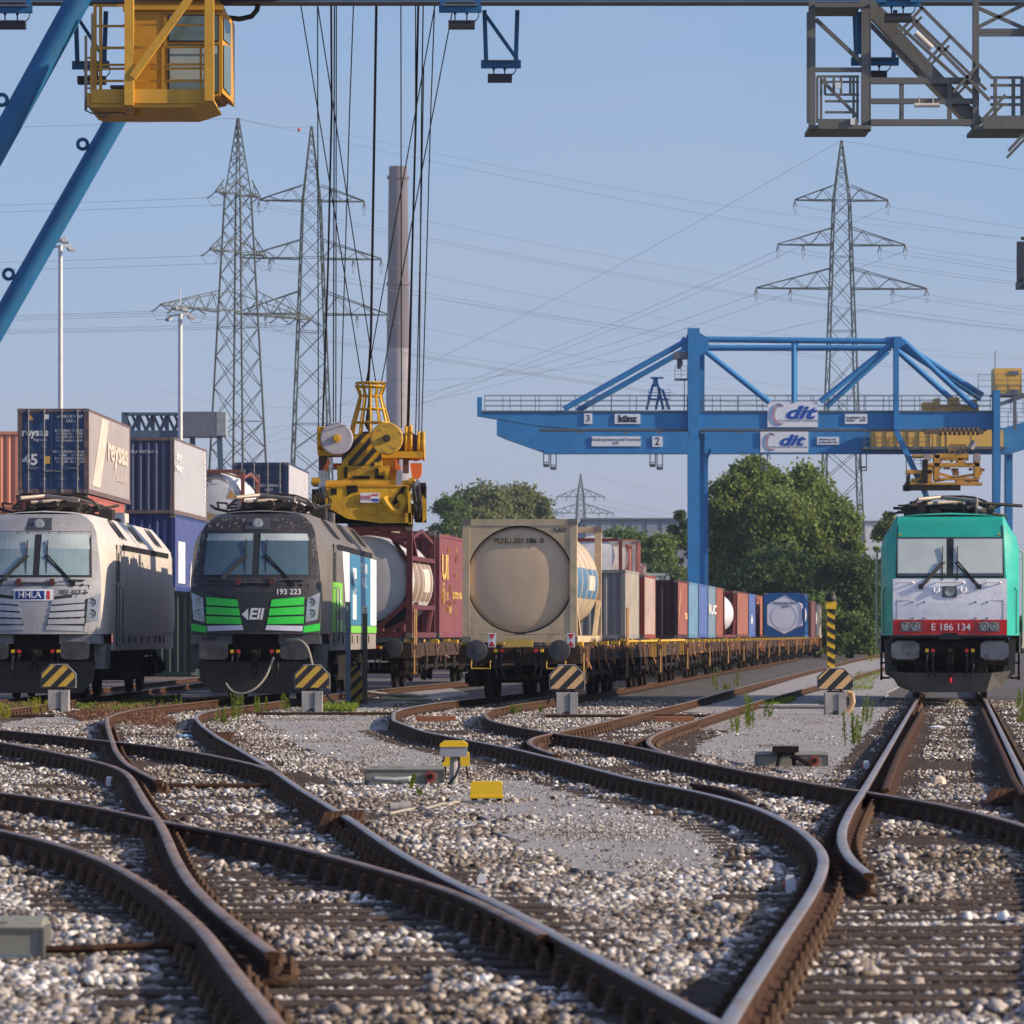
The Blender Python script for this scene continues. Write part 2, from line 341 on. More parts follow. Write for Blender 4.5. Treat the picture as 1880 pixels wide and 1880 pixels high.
def track_(names, label, D0, D1, ext, group='railway tracks of the yard', step=.6, heads=None, clamp=True, clipD=110, rot=0.):
    trk = thing('railway_track', label, 'track', (0,0,0), group=group)
    for i, nme in enumerate(names):
        rail_mesh('rail', RQ[nme], trk, m_head2 if nme in 'GJLE' and nme in (heads or '') else m_head, -.0015*i)
    cl = []; D = D0; rows = []
    while D < D1:
        xs = []
        for nme in names:
            for x in xat(RQ[nme], D):
                if not clamp or abs(x) < .118*D+1.6: xs.append(x)
                q = RQ[nme]; i = int(np.argmin(np.hypot(q[:,0]-x, q[:,1]-D))); i = min(max(i,1), len(q)-2)
                dd = q[i+1]-q[i-1]; a = math.atan2(dd[1], dd[0])-math.pi/2; q_ok = abs(x) < .118*D+.3 and D < clipD and abs(math.sin(a)) < .93
                if q_ok: cl.append((x, D, a)); cl.append((x, D, a+math.pi))
        if xs:
            x0 = min(xs)-ext; x1 = max(xs)+ext
            if clamp: x0 = max(x0, -.118*D-1.8); x1 = min(x1, .118*D+1.6)
            rows.append((x0-random.uniform(0,.1), x1+random.uniform(0,.1), D))
        D += step
    for x0, x1, D in rows:
        sleeper(trk, x0, x1, D+random.uniform(-.03,.03), rot=random.uniform(-.006,.006)+rot); SLEEP.append((x0,x1,D))
    make_clips(trk, cl)
    return trk
track('ABCDEF', 'rusty switch tracks fanning and crossing from the left edge to the black locomotive', 16.2, 75, .52, heads='E', extra=('W6',))
track('GHIK', 'S-shaped switch tracks leading to the wagon with the beige tank', 16.5, 76, .55, heads='G', extra=('W1','W4'))
track('JL', 'straight track under the teal locomotive with one wing rail ending in front', 29, 100, .5, heads='JL', rot=0., extra=('W2','W3'))
track(['H1','H2'], 'curved rusty track under the silver locomotive', 72, 120, .5)
# ---------------- ballast stones ----------------
ICO = np.array([(0,0,1),(.894,0,.447),(.276,.851,.447),(-.724,.526,.447),(-.724,-.526,.447),(.276,-.851,.447),(.724,.526,-.447),(-.276,.851,-.447),(-.894,0,-.447),(-.276,-.851,-.447),(.724,-.526,-.447),(0,0,-1)])
ICF = np.array([(0,1,2),(0,2,3),(0,3,4),(0,4,5),(0,5,1),(1,6,2),(2,7,3),(3,8,4),(4,9,5),(5,10,1),(2,6,7),(3,7,8),(4,8,9),(5,9,10),(1,10,6),(6,11,7),(7,11,8),(8,11,9),(9,11,10),(10,11,6)])
OCT = np.array([(1,0,0),(-1,0,0),(0,1,0),(0,-1,0),(0,0,1),(0,0,-1)], float)
OCF = np.array([(0,2,4),(2,1,4),(1,3,4),(3,0,4),(2,0,5),(1,2,5),(3,1,5),(0,3,5)])
RALL = np.concatenate([q[::1,:2] for q in RQ.values()])
def near_rail(x, y):
    out = np.full(x.shape, 9.)
    order = np.argsort(y); ys_ = y[order]
    ra = RALL[np.argsort(RALL[:,1])]
    for (rx, ry) in ra:
        if ry < ys_[0]-1 or ry > ys_[-1]+1: continue
        a, b = np.searchsorted(ys_, (ry-.25, ry+.25)); idx = order[a:b]
        d = np.hypot(x[idx]-rx, (y[idx]-ry)*.6); out[idx] = np.minimum(out[idx], d)
    return out
def scatter(D0, D1, dens, r0, r1, tv, tf):
    area = (D1-D0)*.5*(.24*D0+.24*D1+1.0); area *= 1+2.2/(.12*(D0+D1)); n = int(area*dens)
    y = np.sqrt(rng.uniform(D0**2, D1**2, n)); x = rng.uniform(-1, 1, n)*(.119*y+1.5)
    keep = np.ones(n, bool)
    edge = .5*(vnoise(x, y, 1.3, 3)-.5)
    for pl in ASPH:
        ii = inpoly(x+edge, y+edge*3, pl); keep &= ~(ii & (rng.random(n) > np.where(vnoise(x,y,2.2,21) > .72, .22, .02)))
    nr = near_rail(x, y); keep &= nr > .085
    # fewer stones on the sleepers
    cover = vnoise(x, y, .9, 11)+.35*(vnoise(x, y, 3.5, 5)-.5)
    onsl = np.zeros(n, bool)
    for x0, x1, d in SLEEP:
        if d < D0-1 or d > D1+1: continue
        onsl |= (np.abs(y-d) < .15) & (x > x0) & (x < x1)
    keep &= ~(onsl & (cover < .50))
    keep &= ~(onsl & (rng.random(n) < .30))
    keep &= ~((nr < .2) & (rng.random(n) < .6))
    x, y, onsl, cover, nr = x[keep], y[keep], onsl[keep], cover[keep], nr[keep]; n = len(x)
    s = rng.uniform(r0, r1, n)*rng.choice([1,1,1.25,.8], n)
    z = -.012+rng.uniform(-.006, .012, n)+.025*(cover-.5)+np.where(onsl, .03, 0)
    z = np.where(nr < .25, np.minimum(z, -.004), z)
    k = len(tv); V = tv[None]*(1+rng.uniform(-.36,.36,(n,k,1)))
    V = V*rng.uniform(.6,1.25,(n,1,3))
    qx = rng.normal(size=(n,4)); qx /= np.linalg.norm(qx, axis=1)[:,None]; a,b,c,d = qx.T
    Rm = np.stack([1-2*(c*c+d*d),2*(b*c-a*d),2*(b*d+a*c),2*(b*c+a*d),1-2*(b*b+d*d),2*(c*d-a*b),2*(b*d-a*c),2*(c*d+a*b),1-2*(b*b+c*c)],1).reshape(n,3,3)
    V = np.einsum('nij,nkj->nki', Rm, V)*s[:,None,None]; V[...,2] *= .8
    V += np.stack([x,y,z],1)[:,None]
    Fc = tf[None]+(np.arange(n)*k)[:,None,None]
    return V.reshape(-1,3), Fc.reshape(-1,3)
def grit(D0, D1, dens):
    n = int((D1-D0)*.13*(D0+D1)*dens); y = np.sqrt(rng.uniform(D0**2, D1**2, n)); x = rng.uniform(-1, 1, n)*(.119*y+.3)
    keep = np.zeros(n, bool); edge = .35*(vnoise(x, y, .8, 31)-.5)
    for pl in ASPH[:5]: keep |= inpoly(x+edge, y+edge*4, pl)
    keep &= near_rail(x, y) > .09; dn = vnoise(x, y*.4, 1.1, 33); keep &= rng.random(n) < np.clip((dn-.52)*1.1, .035, .45)
    x, y = x[keep], y[keep]; n = len(x); s = rng.uniform(.006, .015, n); V = OCT[None]*(1+rng.uniform(-.3,.3,(n,6,1)))*s[:,None,None]; V[...,2] *= .7
    V = V+np.stack([x,y,np.full(n,.013)],1)[:,None]; return V.reshape(-1,3), (OCF[None]+(np.arange(n)*6)[:,None,None]).reshape(-1,3)
parts = [grit(30, 60, 900), grit(60, 90, 350), scatter(16, 30, 820, .019, .033, ICO, ICF), scatter(30, 48, 470, .023, .036, ICO, ICF), scatter(48, 75, 300, .021, .034, OCT, OCF), scatter(75, 112, 110, .026, .04, OCT, OCF)]
nv = 0; vs_ = []; fs_ = []
for v, f in parts: vs_.append(v); fs_.append(f+nv); nv += len(v)
vs_ = np.concatenate(vs_); fs_ = np.concatenate(fs_)
me = bpy.data.meshes.new('ballast_stones'); me.vertices.add(len(vs_)); me.vertices.foreach_set('co', vs_.astype(np.float32).ravel())
me.loops.add(fs_.size); me.loops.foreach_set('vertex_index', fs_.astype(np.int32).ravel())
me.polygons.add(len(fs_)); me.polygons.foreach_set('loop_start', np.arange(0, fs_.size, 3, dtype=np.int32)); me.update()
print('stones tris', len(fs_))
m = bpy.data.materials.new('ballast_stone'); m.use_nodes = True; n = m.node_tree; b = n.nodes['Principled BSDF']; L = n.links
b.inputs['Roughness'].default_value = .85
ge = n.nodes.new('ShaderNodeNewGeometry'); r = n.nodes.new('ShaderNodeValToRGB'); L.new(ge.outputs['Random Per Island'], r.inputs[0])
e = r.color_ramp.elements; e[0].color = (.07,.05,.035,1); e[1].color = (.85,.84,.82,1)
for p_, c_ in ((.22,(.17,.14,.11,1)),(.48,(.30,.27,.24,1)),(.72,(.44,.42,.39,1)),(.88,(.62,.60,.58,1))): e.new(p_).color = c_
tc = n.nodes.new('ShaderNodeTexCoord'); q = n.nodes.new('ShaderNodeTexNoise'); q.inputs['Scale'].default_value = .45; L.new(tc.outputs['Object'], q.inputs[0])
r2 = n.nodes.new('ShaderNodeValToRGB'); L.new(q.outputs[0], r2.inputs[0]); e = r2.color_ramp.elements
e[0].position = .38; e[0].color = (.58,.50,.42,1); e[1].position = .60; e[1].color = (1.05,1.03,1.0,1)
mx = n.nodes.new('ShaderNodeMix'); mx.data_type = 'RGBA'; mx.blend_type = 'MULTIPLY'; mx.inputs[0].default_value = 1
L.new(r.outputs[0], mx.inputs[6]); L.new(r2.outputs[0], mx.inputs[7]); L.new(mx.outputs[2], b.inputs['Base Color'])
me.materials.append(m)
o = bpy.data.objects.new('gravel_ballast', me); COL.objects.link(o); tag(o, 'grey and brown ballast stones between the rails', 'gravel', kind='stuff')
# ================= LOCOMOTIVES =================
def hull(rows, yfull, ylen, wfull, inset=1.0):
    """rows: (z, wfront, rake); wfull(z)->half width at the full section; returns front y function and meshes"""
    zs = [r[0] for r in rows]
    def fw(z): return float(np.interp(z, zs, [r[1] for r in rows]))
    def fy(x, z):
        w_ = max(fw(z), .1); return float(np.interp(z, zs, [r[2] for r in rows]))+HC*(min(abs(x)/w_,1))**2.2
    return fw, fy
def loco_body(t, rows, yfull, ylen, wf, mfront, mside, HC, roof=None):
    zs = [r[0] for r in rows]
    fw = lambda z: float(np.interp(z, zs, [r[1] for r in rows]))
    def fy(x, z): return float(np.interp(z, zs, [r[2] for r in rows]))+HC*(min(abs(x)/max(fw(z),.1),1))**2.2
    zz = []
    for a, b in zip(zs, zs[1:]): zz += [a+(b-a)*k/3 for k in range(3)]
    zz.append(zs[-1])
    mb = MB(); N = 14
    mb.grid([[(-fw(z)+2*fw(z)*k/N, fy(-fw(z)+2*fw(z)*k/N, z), z) for k in range(N+1)] for z in zz], 0)
    for sg in (-1, 1):
        rowsv = []
        for z in zz:
            a = Vector((sg*fw(z), fy(fw(z), z), z)); b = Vector((sg*wf(z), yfull, z))
            r = [a+(b-a)*k/5 for k in range(6)]
            for k, p in enumerate(r): p.x += sg*.05*math.sin(math.pi*k/5)
            r += [Vector((sg*wf(z), yfull+(ylen-2*yfull)*k/4, z)) for k in range(1,5)]
            r += [Vector((sg*fw(z), ylen-fy(fw(z),z), z))]
            rowsv.append(r)
        mb.grid(rowsv, 1)
    zt = zs[-1]
    ztop = []
    wt = fw(zt)
    prof = [(-1,0),(-.6,.06),(0,.09),(.6,.06),(1,0)]
    rows_r = []
    for k in range(6): 
        y0 = [fy(wt,zt), yfull, yfull+3, ylen/2, ylen-yfull, ylen-fy(wt,zt)][k]; ww = [wt, wf(zt), wf(zt), wf(zt), wf(zt), wt][k]
        rows_r.append([(q*ww, (fy(q*wt,zt) if k == 0 else y0), zt+(h if 0 < k < 5 else h*.5)) for q, h in prof])
    mb.grid(rows_r, 1)
    mb.grid([[(-fw(z)+2*fw(z)*k/4, ylen-fy(fw(z),z), z) for k in range(5)] for z in zz], 1)
    mb.grid([[(-wf(zs[0]),yfull,zs[0]),(wf(zs[0]),yfull,zs[0])],[(-wf(zs[0]),ylen-yfull,zs[0]),(wf(zs[0]),ylen-yfull,zs[0])]], 1)
    mb.build('body', [mfront, mside], t, smooth=28, recalc=True)
    # side skirt, lower than the nose
    return fw, fy
def fpatch(mb, c, fy, off=.008, th=.02, nu=6, nv=3, mi=0):
    """c: four (x,z) corners bl,br,tr,tl laid on the nose surface"""
    bl, br, tr, tl = [Vector((a,b,0)) for a,b in c]; A = []; B = []
    for j in range(nv+1):
        l = bl.lerp(tl, j/nv); r = br.lerp(tr, j/nv); ra = []; rb = []
        for i in range(nu+1):
            p = l.lerp(r, i/nu); y = fy(p.x, p.y); ra.append((p.x, y-off, p.y)); rb.append((p.x, y+th, p.y))
        A.append(ra); B.append(rb)
    mb.grid(A, mi)
    edge = lambda G: G[0]+[g_[-1] for g_ in G[1:]]+G[-1][-2::-1]+[g_[0] for g_ in G[-2:0:-1]]
    ea, eb = edge(A), edge(B); mb.grid([ea+[ea[0]], eb+[eb[0]]], mi)
    return mb
def ftext(mb, body, x, z, fy, size, off=.012, mi=0, bold=.02, shear=0, align='CENTER'):
    tmp = MB(); tmp.text(body, (0,0,0), size, 'front', 0, align, .003, bold, shear)
    mb.add([(v[0]+x, v[1]+fy(v[0]+x, v[2]+z)-off, v[2]+z) for v in tmp.v], tmp.f, mi); return mb
m_glass = M('cab_glass', (.10,.13,.14), .12, 0, .1, spec=.8)
def glassmat(name, rgb, rough=.15):
    m = M(name, rgb, rough, 0, .12, 1.2, spec=.9); return m
m_lens = M('lamp_lens', (.34,.35,.32), .15, .2, .2, 8, spec=.9)
m_lensr = M('lamp_housing', (.30,.31,.32), .25, .5, .1)
m_buf = M('buffer_grey', (.05,.05,.055), .55, .2, .4, 5, dirt=.6, dcol=(.16,.14,.12), ds=4)
m_panto = M('pantograph_metal', (.045,.038,.033), .6, .5, .3, 5, dirt=.3)
m_ins = M('insulator_brown', (.16,.05,.03), .35)
m_orange = M('orange_paint', (.75,.16,.02), .5)
def wheelset(mb, y, r=.5, n=20, mi=0):
    for sx in (-1,1):
        mb.lathe([(.12,0),(r*.92,.0),(r,.02),(r,.10),(r+.03,.11),(r+.03,.135),(.1,.135)], (sx*.82, y, r), (-sx,0,0), n, mi)
    mb.cyl((-.8,y,r),(.8,y,r),.085,n=10,mi=mi)
def bogie(t, yc, wb=2.6, r=.6, name='bogie', mat=None, springs=True, outer=1.05, mlight=None):
    b = MB(); mat = mat or m_dark
    for sy in (-1,1): wheelset(b, yc+sy*wb/2, r)
    for sx in (-1,1):
        x = sx*outer
        b.prism([(-wb/2-.55,r*.75),(-wb/2-.5,r*1.2),(-.6,r*1.35),(.6,r*1.35),(wb/2+.5,r*1.2),(wb/2+.55,r*.75),(wb/2-.4,r*.8),(.5,r*.62),(-.5,r*.62),(-wb/2+.4,r*.8)], (x-.07,yc,0), (0,1,0),(0,0,1),(1,0,0), .14)
        for sy in (-1,1):
            b.cbox((x+sx*.05, yc+sy*wb/2, r), (.26,.36,.36)); b.cyl((x+sx*.1,yc+sy*wb/2,r),(x+sx*.26,yc+sy*wb/2,r),.12,n=10)
            if springs:
                for k in (-.33,.33):
                    for j in range(4): b.cyl((x+sx*.04,yc+sy*wb/2+k,r*.95+.075*j),(x+sx*.04,yc+sy*wb/2+k,r*.95+.075*j+.045),.10,n=8)
        b.cyl((x+sx*.1,yc+.4,r*1.5),(x+sx*.12,yc-.35,r*.75),.05,n=6)
        b.cbox((x+sx*.12,yc,r*.9),(.1,.5,.22))
    b.cbox((0,yc,r*1.1),(1.9,.5,.3))
    return b.build(name, mat, t, recalc=True)
def buffers(t, y, z=1.06, w=.62, h=.38, x=.87, mat=None, rnd=False):
    for sx in (-1,1):
        b = MB()
        if rnd: b.lathe([(.02,-.02),(.22,0),(.23,.03),(.20,.05)], (sx*x,y,z), (0,1,0), 24)
        else:
            pl = []
            for a in range(0,360,15):
                c_, s_ = math.cos(R(a)), math.sin(R(a)); pl.append((sx*x+w/2*(abs(c_)**.35)*(1 if c_>0 else -1), z+h/2*(abs(s_)**.35)*(1 if s_>0 else -1)))
            b.xz(pl, y, y+.05)
        b.cyl((sx*x,y+.04,z),(sx*x,y+.35,z),.11,n=14); b.cyl((sx*x,y+.3,z),(sx*x,y+.62,z),.16,n=14); b.cbox((sx*x,y+.6,z),(.42,.06,.42))
        b.build('buffer', mat or m_buf, t, smooth=35)
def coupling(t, y, z=1.0):
    b = MB(); b.cbox((0,y+.25,z),(.22,.5,.16)); b.bar((0,y,z+.02),(0,y-.16,z-.04),.09,.12); b.bar((0,y-.14,z-.04),(0,y-.12,z-.30),.08,.06)
    for sx in (-1,1): b.tube([(sx*.05,y-.12,z-.05),(sx*.055,y-.14,z-.3),(sx*.03,y-.12,z-.52),(0,y-.12,z-.55)], .022, 6)
    b.build('coupling_hook', m_dark, t)
    for sx in (-1,1):
        for k in (0,1):
            x = sx*(.36+.13*k); h = MB()
            h.cbox((x,y+.12,z-.02),(.09,.14,.10)); h.tube([(x,y+.05,z-.03),(x,y-.06,z-.1),(x+sx*.01,y-.09,z-.32),(x-sx*.05,y-.02,z-.52)], .024, 6)
            h.build('brake_hose', m_black, t)
            c_ = MB(); c_.cbox((x,y+.02,z+.04),(.07,.1,.07)); c_.build('hose_cock', m_red if k == 0 else m_yel, t)
def pantograph(t, yc, z, folded=True, wide=1.95, mat=None):
    b = MB(); mat = mat or m_panto
    for sx in (-1,1):
        for sy in (-.55,.55): 
            for j in range(5): b.cyl((sx*.5,yc+sy,z+.05+.06*j),(sx*.5,yc+sy,z+.085+.06*j),.085,n=8)
            b.cyl((sx*.5,yc+sy,z),(sx*.5,yc+sy,z+.38),.045,n=8)
        b.bar((sx*.5,yc-.7,z+.38),(sx*.5,yc+.7,z+.38),.07,.08)
        b.bar((sx*.55,yc-.6,z+.44),(sx*.36,yc+1.0,z+.55),.05)
    b.bar((-.6,yc-.6,z+.42),(.6,yc-.6,z+.42),.1); b.bar((-.6,yc+.6,z+.42),(.6,yc+.6,z+.42),.08)
    b.cyl((0,yc-.5,z+.45),(0,yc+1.1,z+.6),.07,n=8); b.cyl((.2,yc-.4,z+.48),(.25,yc+.5,z+.52),.06,n=8)
    b.build('pantograph', mat, t)
    b = MB()
    for k in (0,.32):
        w2 = wide/2; y = yc-.15+k
        pts = [(-w2,y,z+.33),(-w2+.05,y,z+.42),(-w2+.2,y,z+.55),(-w2+.42,y,z+.63),(-.3,y,z+.66),(.3,y,z+.66),(w2-.42,y,z+.63),(w2-.2,y,z+.55),(w2-.05,y,z+.42),(w2,y,z+.33)]
        b.tube(pts, .022, 6)
    b.build('contact_bow', mat, t)
def roofgear(t, z, y0, y1, col, seed=1):
    rnd = random.Random(seed); b = MB()
    for k in range(80):
        x = rnd.uniform(-.95,.95); y = rnd.uniform(y0, y1); h = rnd.uniform(.1,.42); r_ = rnd.random()
        if r_ < .35:
            for j in range(int(h/.07)): b.cyl((x,y,z+.07*j),(x,y,z+.07*j+.04),.075,n=8)
        elif r_ < .6: b.cbox((x,y,z+h/2),(rnd.uniform(.1,.35),rnd.uniform(.2,.8),h*.8))
        else: b.tube([(x,y,z+h),(x+rnd.uniform(-.5,.5),y+rnd.uniform(.1,.6),z+h+rnd.uniform(-.08,.1)),(x+rnd.uniform(-.7,.7),y+rnd.uniform(.5,1.2),z+rnd.uniform(.1,.4))], rnd.uniform(.015,.04), 6)
    b.build('roof_equipment', col, t)
    b = MB(); b.tube([(-.7,y0+.2,z+.44),(-.2,y0+.6,z+.5),(.6,y0+.3,z+.4)], .045, 8); b.tube([(-.5,y0+.5,z+.36),(.3,y0+1.0,z+.42)], .04, 8); b.tube([(.25,y0+1.4,z+.5),(.9,y0+1.2,z+.33)], .035, 8)
    b.build('roof_conductor', M('pale_conductor', (.30,.25,.20), .5, .2), t)
    b = MB()
    for k in range(3): b.cbox((-.3+.35*k,y0+1.6,z+.12),(.25,.5,.14))
    b.build('roof_insulator_base', m_ins, t)
def wipers(t, fy, xs, z0, z1, xt):
    for x, xt_ in zip(xs, xt):
        b = MB(); b.bar((x,fy(x,z0)-.05,z0),(xt_,fy(xt_,z1)-.06,z1),.022,.03); x2 = x+(.05 if x<0 else -.05)
        b.bar((x2+(.0),fy(x,z0)-.05,z0),(xt_+(.05 if x<0 else -.05),fy(xt_,z1)-.06,z1-.02),.018,.03)
        b.bar((xt_,fy(xt_,z1-.33)-.045,z1-.42),(xt_,fy(xt_,z1+.3)-.045,z1+.32),.02,.03)
        b.cbox((x,fy(x,z0)-.03,z0-.02),(.1,.06,.1)); b.build('windscreen_wiper', m_black, t)
def lampunit(t, fy, quad, circles, housing, y_off=.02):
    b = MB(); fpatch(b, quad, fy, y_off, .05, 4, 4); h = b.build('headlight', housing, t)
    for x, z, r in circles:
        q = MB(); y = fy(x, z)-y_off; q.lathe([(r*1.1,.02),(r*1.1,-.02),(r,-.024),(r*.85,-.008),(r*.3,.0),(.001,.0)], (x,y,z), (0,1,0), 20, caps=False)
        q.lathe([(r*.35,-.02),(r*.3,-.03),(.001,-.032)], (x,y,z), (0,1,0), 12, caps=False)
        q.build('lamp', m_lens, h, smooth=40)
def loco_wheels(t, ylen):
    for yc in (4.3, ylen-4.3): bogie(t, yc, 2.8, .62, outer=1.12, springs=True)
def vectron(label, loc, rz, scheme):
    t = thing('electric_locomotive', label, 'locomotive', loc, rz)
    rows = [(1.41,1.36,.0),(1.75,1.39,.0),(2.25,1.39,.04),(2.55,1.38,.12),(2.66,1.37,.17),(3.1,1.31,.40),(3.61,1.22,.68),(3.78,1.14,.84),(3.92,1.0,1.05),(4.02,.82,1.35)]
    wf = lambda z: float(np.interp(z, [1.0,3.35,3.5,4.02],[1.5,1.5,1.43,.98]))
    S_ = scheme; Lg = 18.98
    fw, fy = loco_body(t, rows, 2.1, Lg, wf, S_['front'], S_['side'], .30)
    # skirt
    b = MB()
    for sx in (-1,1): b.box(sx*1.5-.02*(sx>0), sx*1.5+.02*(sx<0), 1.9, Lg-1.9, 1.05, 1.45)
    b.box(-1.48,1.48,1.9,Lg-1.9,1.06,1.2); b.build('side_skirt', S_['skirt'], t)
    # lower cab skirt boxes over the buffers
    for sx in (-1,1):
        b = MB(); b.xz([(sx*.50,1.20),(sx*1.40,1.20),(sx*1.38,1.40),(sx*.50,1.40)], .22, .9); b.xz([(sx*1.02,.66),(sx*1.42,.66),(sx*1.45,1.2),(sx*1.02,1.2)], .75, 1.9)
        b.build('nose_skirt', S_['nose'], t)
    b = MB(); b.box(-.5,.5,.5,1.0,1.0,1.42); b.box(-1.2,1.2,.75,1.2,.62,1.25); b.box(-1.42,1.42,.95,2.3,1.1,1.44); b.build('buffer_beam', m_dark, t)
    # windscreen
    fr = MB(); fpatch(fr, [(-1.19,2.63),(1.19,2.63),(1.12,3.63),(-1.12,3.63)], fy, .006, .02, 10, 4); f_ = fr.build('windscreen_frame', m_black, t)
    for sg in (-1,1):
        g_ = MB(); x0, x1 = sorted((sg*.07, sg*1.13)); x0t, x1t = sorted((sg*.07, sg*1.07))
        fpatch(g_, [(x0,2.68),(x1,2.68),(x1t,3.58),(x0t,3.58)], fy, .014, .01, 8, 4); g_.build('windscreen', S_['glass'], t)
        bl = MB(); fpatch(bl, [(x0+.02,3.25 if S_['blind'] else 3.42),(x1-.02,3.25 if S_['blind'] else 3.42),(x1t-.01,3.57),(x0t+.01,3.57)], fy, .017, .01, 8, 2); bl.build('sun_blind', M('sun_blind', (.33,.38,.38), .4), t)
    wipers(t, fy, (-.80,.80), 2.52, 3.12, (-.22,.22))
    # top lamp
    b = MB(); fpatch(b, [(-.28,3.66),(.28,3.66),(.25,3.93),(-.25,3.93)], fy, .02, .05, 4, 3); tl = b.build('top_lamp_panel', S_['toplamp'], t)
    y = fy(0,3.79)-.03; b = MB(); b.lathe([(.11,.02),(.11,-.03),(.09,-.04),(.03,-.03),(.001,-.03)], (0,y,3.79), (0,1,-.3), 18, caps=False); b.build('lamp', m_lens, tl, smooth=40)
    # headlights
    for sg in (-1,1):
        q = [(sg*1.08,1.66),(sg*1.33,1.72),(sg*1.385,2.30),(sg*1.12,2.18)]
        lampunit(t, fy, q, [(sg*1.21,2.10,.085),(sg*1.215,1.86,.085)], m_lensr)
    # grille slats
    for sg in (-1,1):
        for k in range(S_['nsl']):
            z0 = 1.62+k*(.56/S_['nsl']); dz = .56/S_['nsl']-.035
            sl_ = lambda z: sg*(.27+ (z-1.62)*.19)
            x1 = sg*1.04; zo = .05
            b = MB(); q = [(sl_(z0),z0),(x1,z0+zo*.3+k*.012),(x1*1.015,z0+dz+k*.02+.02),(sl_(z0+dz),z0+dz)]
            fpatch(b, q, fy, .025, .02, 5, 2); b.build('grille_slat', S_['slat'], t)
        b = MB(); fpatch(b, [(sg*.235,1.50),(sg*1.01,1.47),(sg*1.03,1.585),(sg*.265,1.60)], fy, .02, .02, 5, 2); b.build('lower_trim', S_['trim'], t)
        b = MB(); fpatch(b, [(sg*.235,1.58),(sg*1.06,1.56),(sg*1.12,2.32),(sg*.42,2.22)], fy, .004, .02, 6, 3); b.build('grille_recess', m_black, t)
    for sg in (-1,1):
        b = MB(); fpatch(b, [(sg*1.03,1.44),(sg*1.375,1.48),(sg*1.385,1.64),(sg*1.05,1.58)], fy, .012, .02, 3, 2); b.build('corner_trim', S_['corner'], t)
    b = MB(); fpatch(b, [(-.45,2.50),(.45,2.50),(.45,2.53),(-.45,2.53)], fy, .05, .0, 4, 1)
    for x in (-1.0,-.35,.35,1.0): b.cyl((x,fy(x,2.47)-.04,2.47),(x,fy(x,2.47),2.47),.028,n=8)
    b.tube([(-1.05,fy(-1.05,2.58)-.05,2.57),(-.6,fy(-.6,2.58)-.06,2.58)], .018, 6); b.tube([(1.05,fy(1.05,2.58)-.05,2.57),(.6,fy(.6,2.58)-.06,2.58)], .018, 6); b.build('handrail', S_['toplamp'], t)
    for x in (-.36,.36):
        b = MB(); b.cbox((x,fy(x,2.5)-.03,2.53),(.10,.08,.14)); b.build('marker_socket', M('dark_red', (.10,.02,.015), .5), t)
    # seams
    b = MB()
    for sg in (-1,1): b.bar((sg*1.10,fy(1.10,1.45)-.006,1.43),(sg*1.13,fy(1.13,2.45)-.006,2.47),.012,.012)
    fpatch(b, [(-1.15,2.455),(1.15,2.455),(1.15,2.47),(-1.15,2.47)], fy, .007, .01, 8, 1); b.build('panel_seam', m_black, t)
    S_['decals'](t, fy)
    # snow plough
    b = MB(); b.prism([(-1.25,.82),(1.25,.82),(1.2,.40),(.95,.14),(-.95,.14),(-1.2,.40)], (0,.62,0), (1,0,0),(0,-.25,1),(0,1,0), .06)
    b.build('snow_plough', S_['plough'], t)
    buffers(t, -.12); coupling(t, .15)
    loco_wheels(t, Lg)
    b = MB(); b.box(-1.2,1.2,7.2,11.8,.35,1.1); b.box(-1.1,1.1,2.4,Lg-2.4,.9,1.08); b.build('underframe', m_dark, t)
    # side details
    for sg in (-1,1):
        x = sg*1.503
        b = MB(); b.box(min(x,x+sg*.012),max(x,x+sg*.012),2.55,3.15,1.15,3.38); d = b.build('cab_door', S_['side'], t)
        b = MB(); b.box(min(x,x+sg*.02),max(x,x+sg*.02),2.72,2.98,2.55,3.2); b.build('door_window', m_black, d)
        b = MB(); b.box(min(x,x+sg*.018),max(x,x+sg*.018),2.53,2.56,1.15,3.38); b.box(min(x,x+sg*.018),max(x,x+sg*.018),3.14,3.17,1.15,3.38); b.build('door_seam', m_black, d)
        b = MB(); b.tube([(sg*1.56,2.4,1.25),(sg*1.58,2.4,1.3),(sg*1.58,2.4,2.4),(sg*1.53,2.4,2.45)], .018, 6); b.build('handrail', m_steel, t); b = MB(); b.tube([(sg*1.56,3.3,1.25),(sg*1.58,3.3,1.3),(sg*1.58,3.3,2.4),(sg*1.53,3.3,2.45)], .018, 6); b.build('handrail', m_steel, t)
        b = MB()
        for k in range(26): b.box(min(x,x+sg*.02),max(x,x+sg*.02),3.9+k*.45,4.2+k*.45,3.28,3.40)
        b.build('roof_grille', m_black, t)
        for k, y0 in enumerate((4.6,5.4,9.0,9.8,13.6,14.4)):
            b = MB(); a0 = Vector((sg*(1.40+.012),y0,3.56)); a1 = Vector((sg*(1.08+.012),y0+.5,3.94)); b.bar(a0, a1, .16, .02, up=(sg*.7,0,.7)); b.build('roof_vent', m_black, t)
        b = MB()
        for y0 in (4.0,6.6,8.4,10.2,12.0,14.2): b.box(min(x,x+sg*.015),max(x,x+sg*.015),y0,y0+.12,1.2,1.38)
        for y0 in (5.2,5.6,12.9,13.3): b.box(min(x,x+sg*.015),max(x,x+sg*.015),y0,y0+.07,1.2,1.40)
        b.build('side_vent', m_black, t)
    for yy in (4.2,):
        pantograph(t, yy, 3.86); pantograph(t, yy+2.1, 3.86, wide=1.7)
    roofgear(t, 3.98, 3.0, 9.5, m_panto, 3)
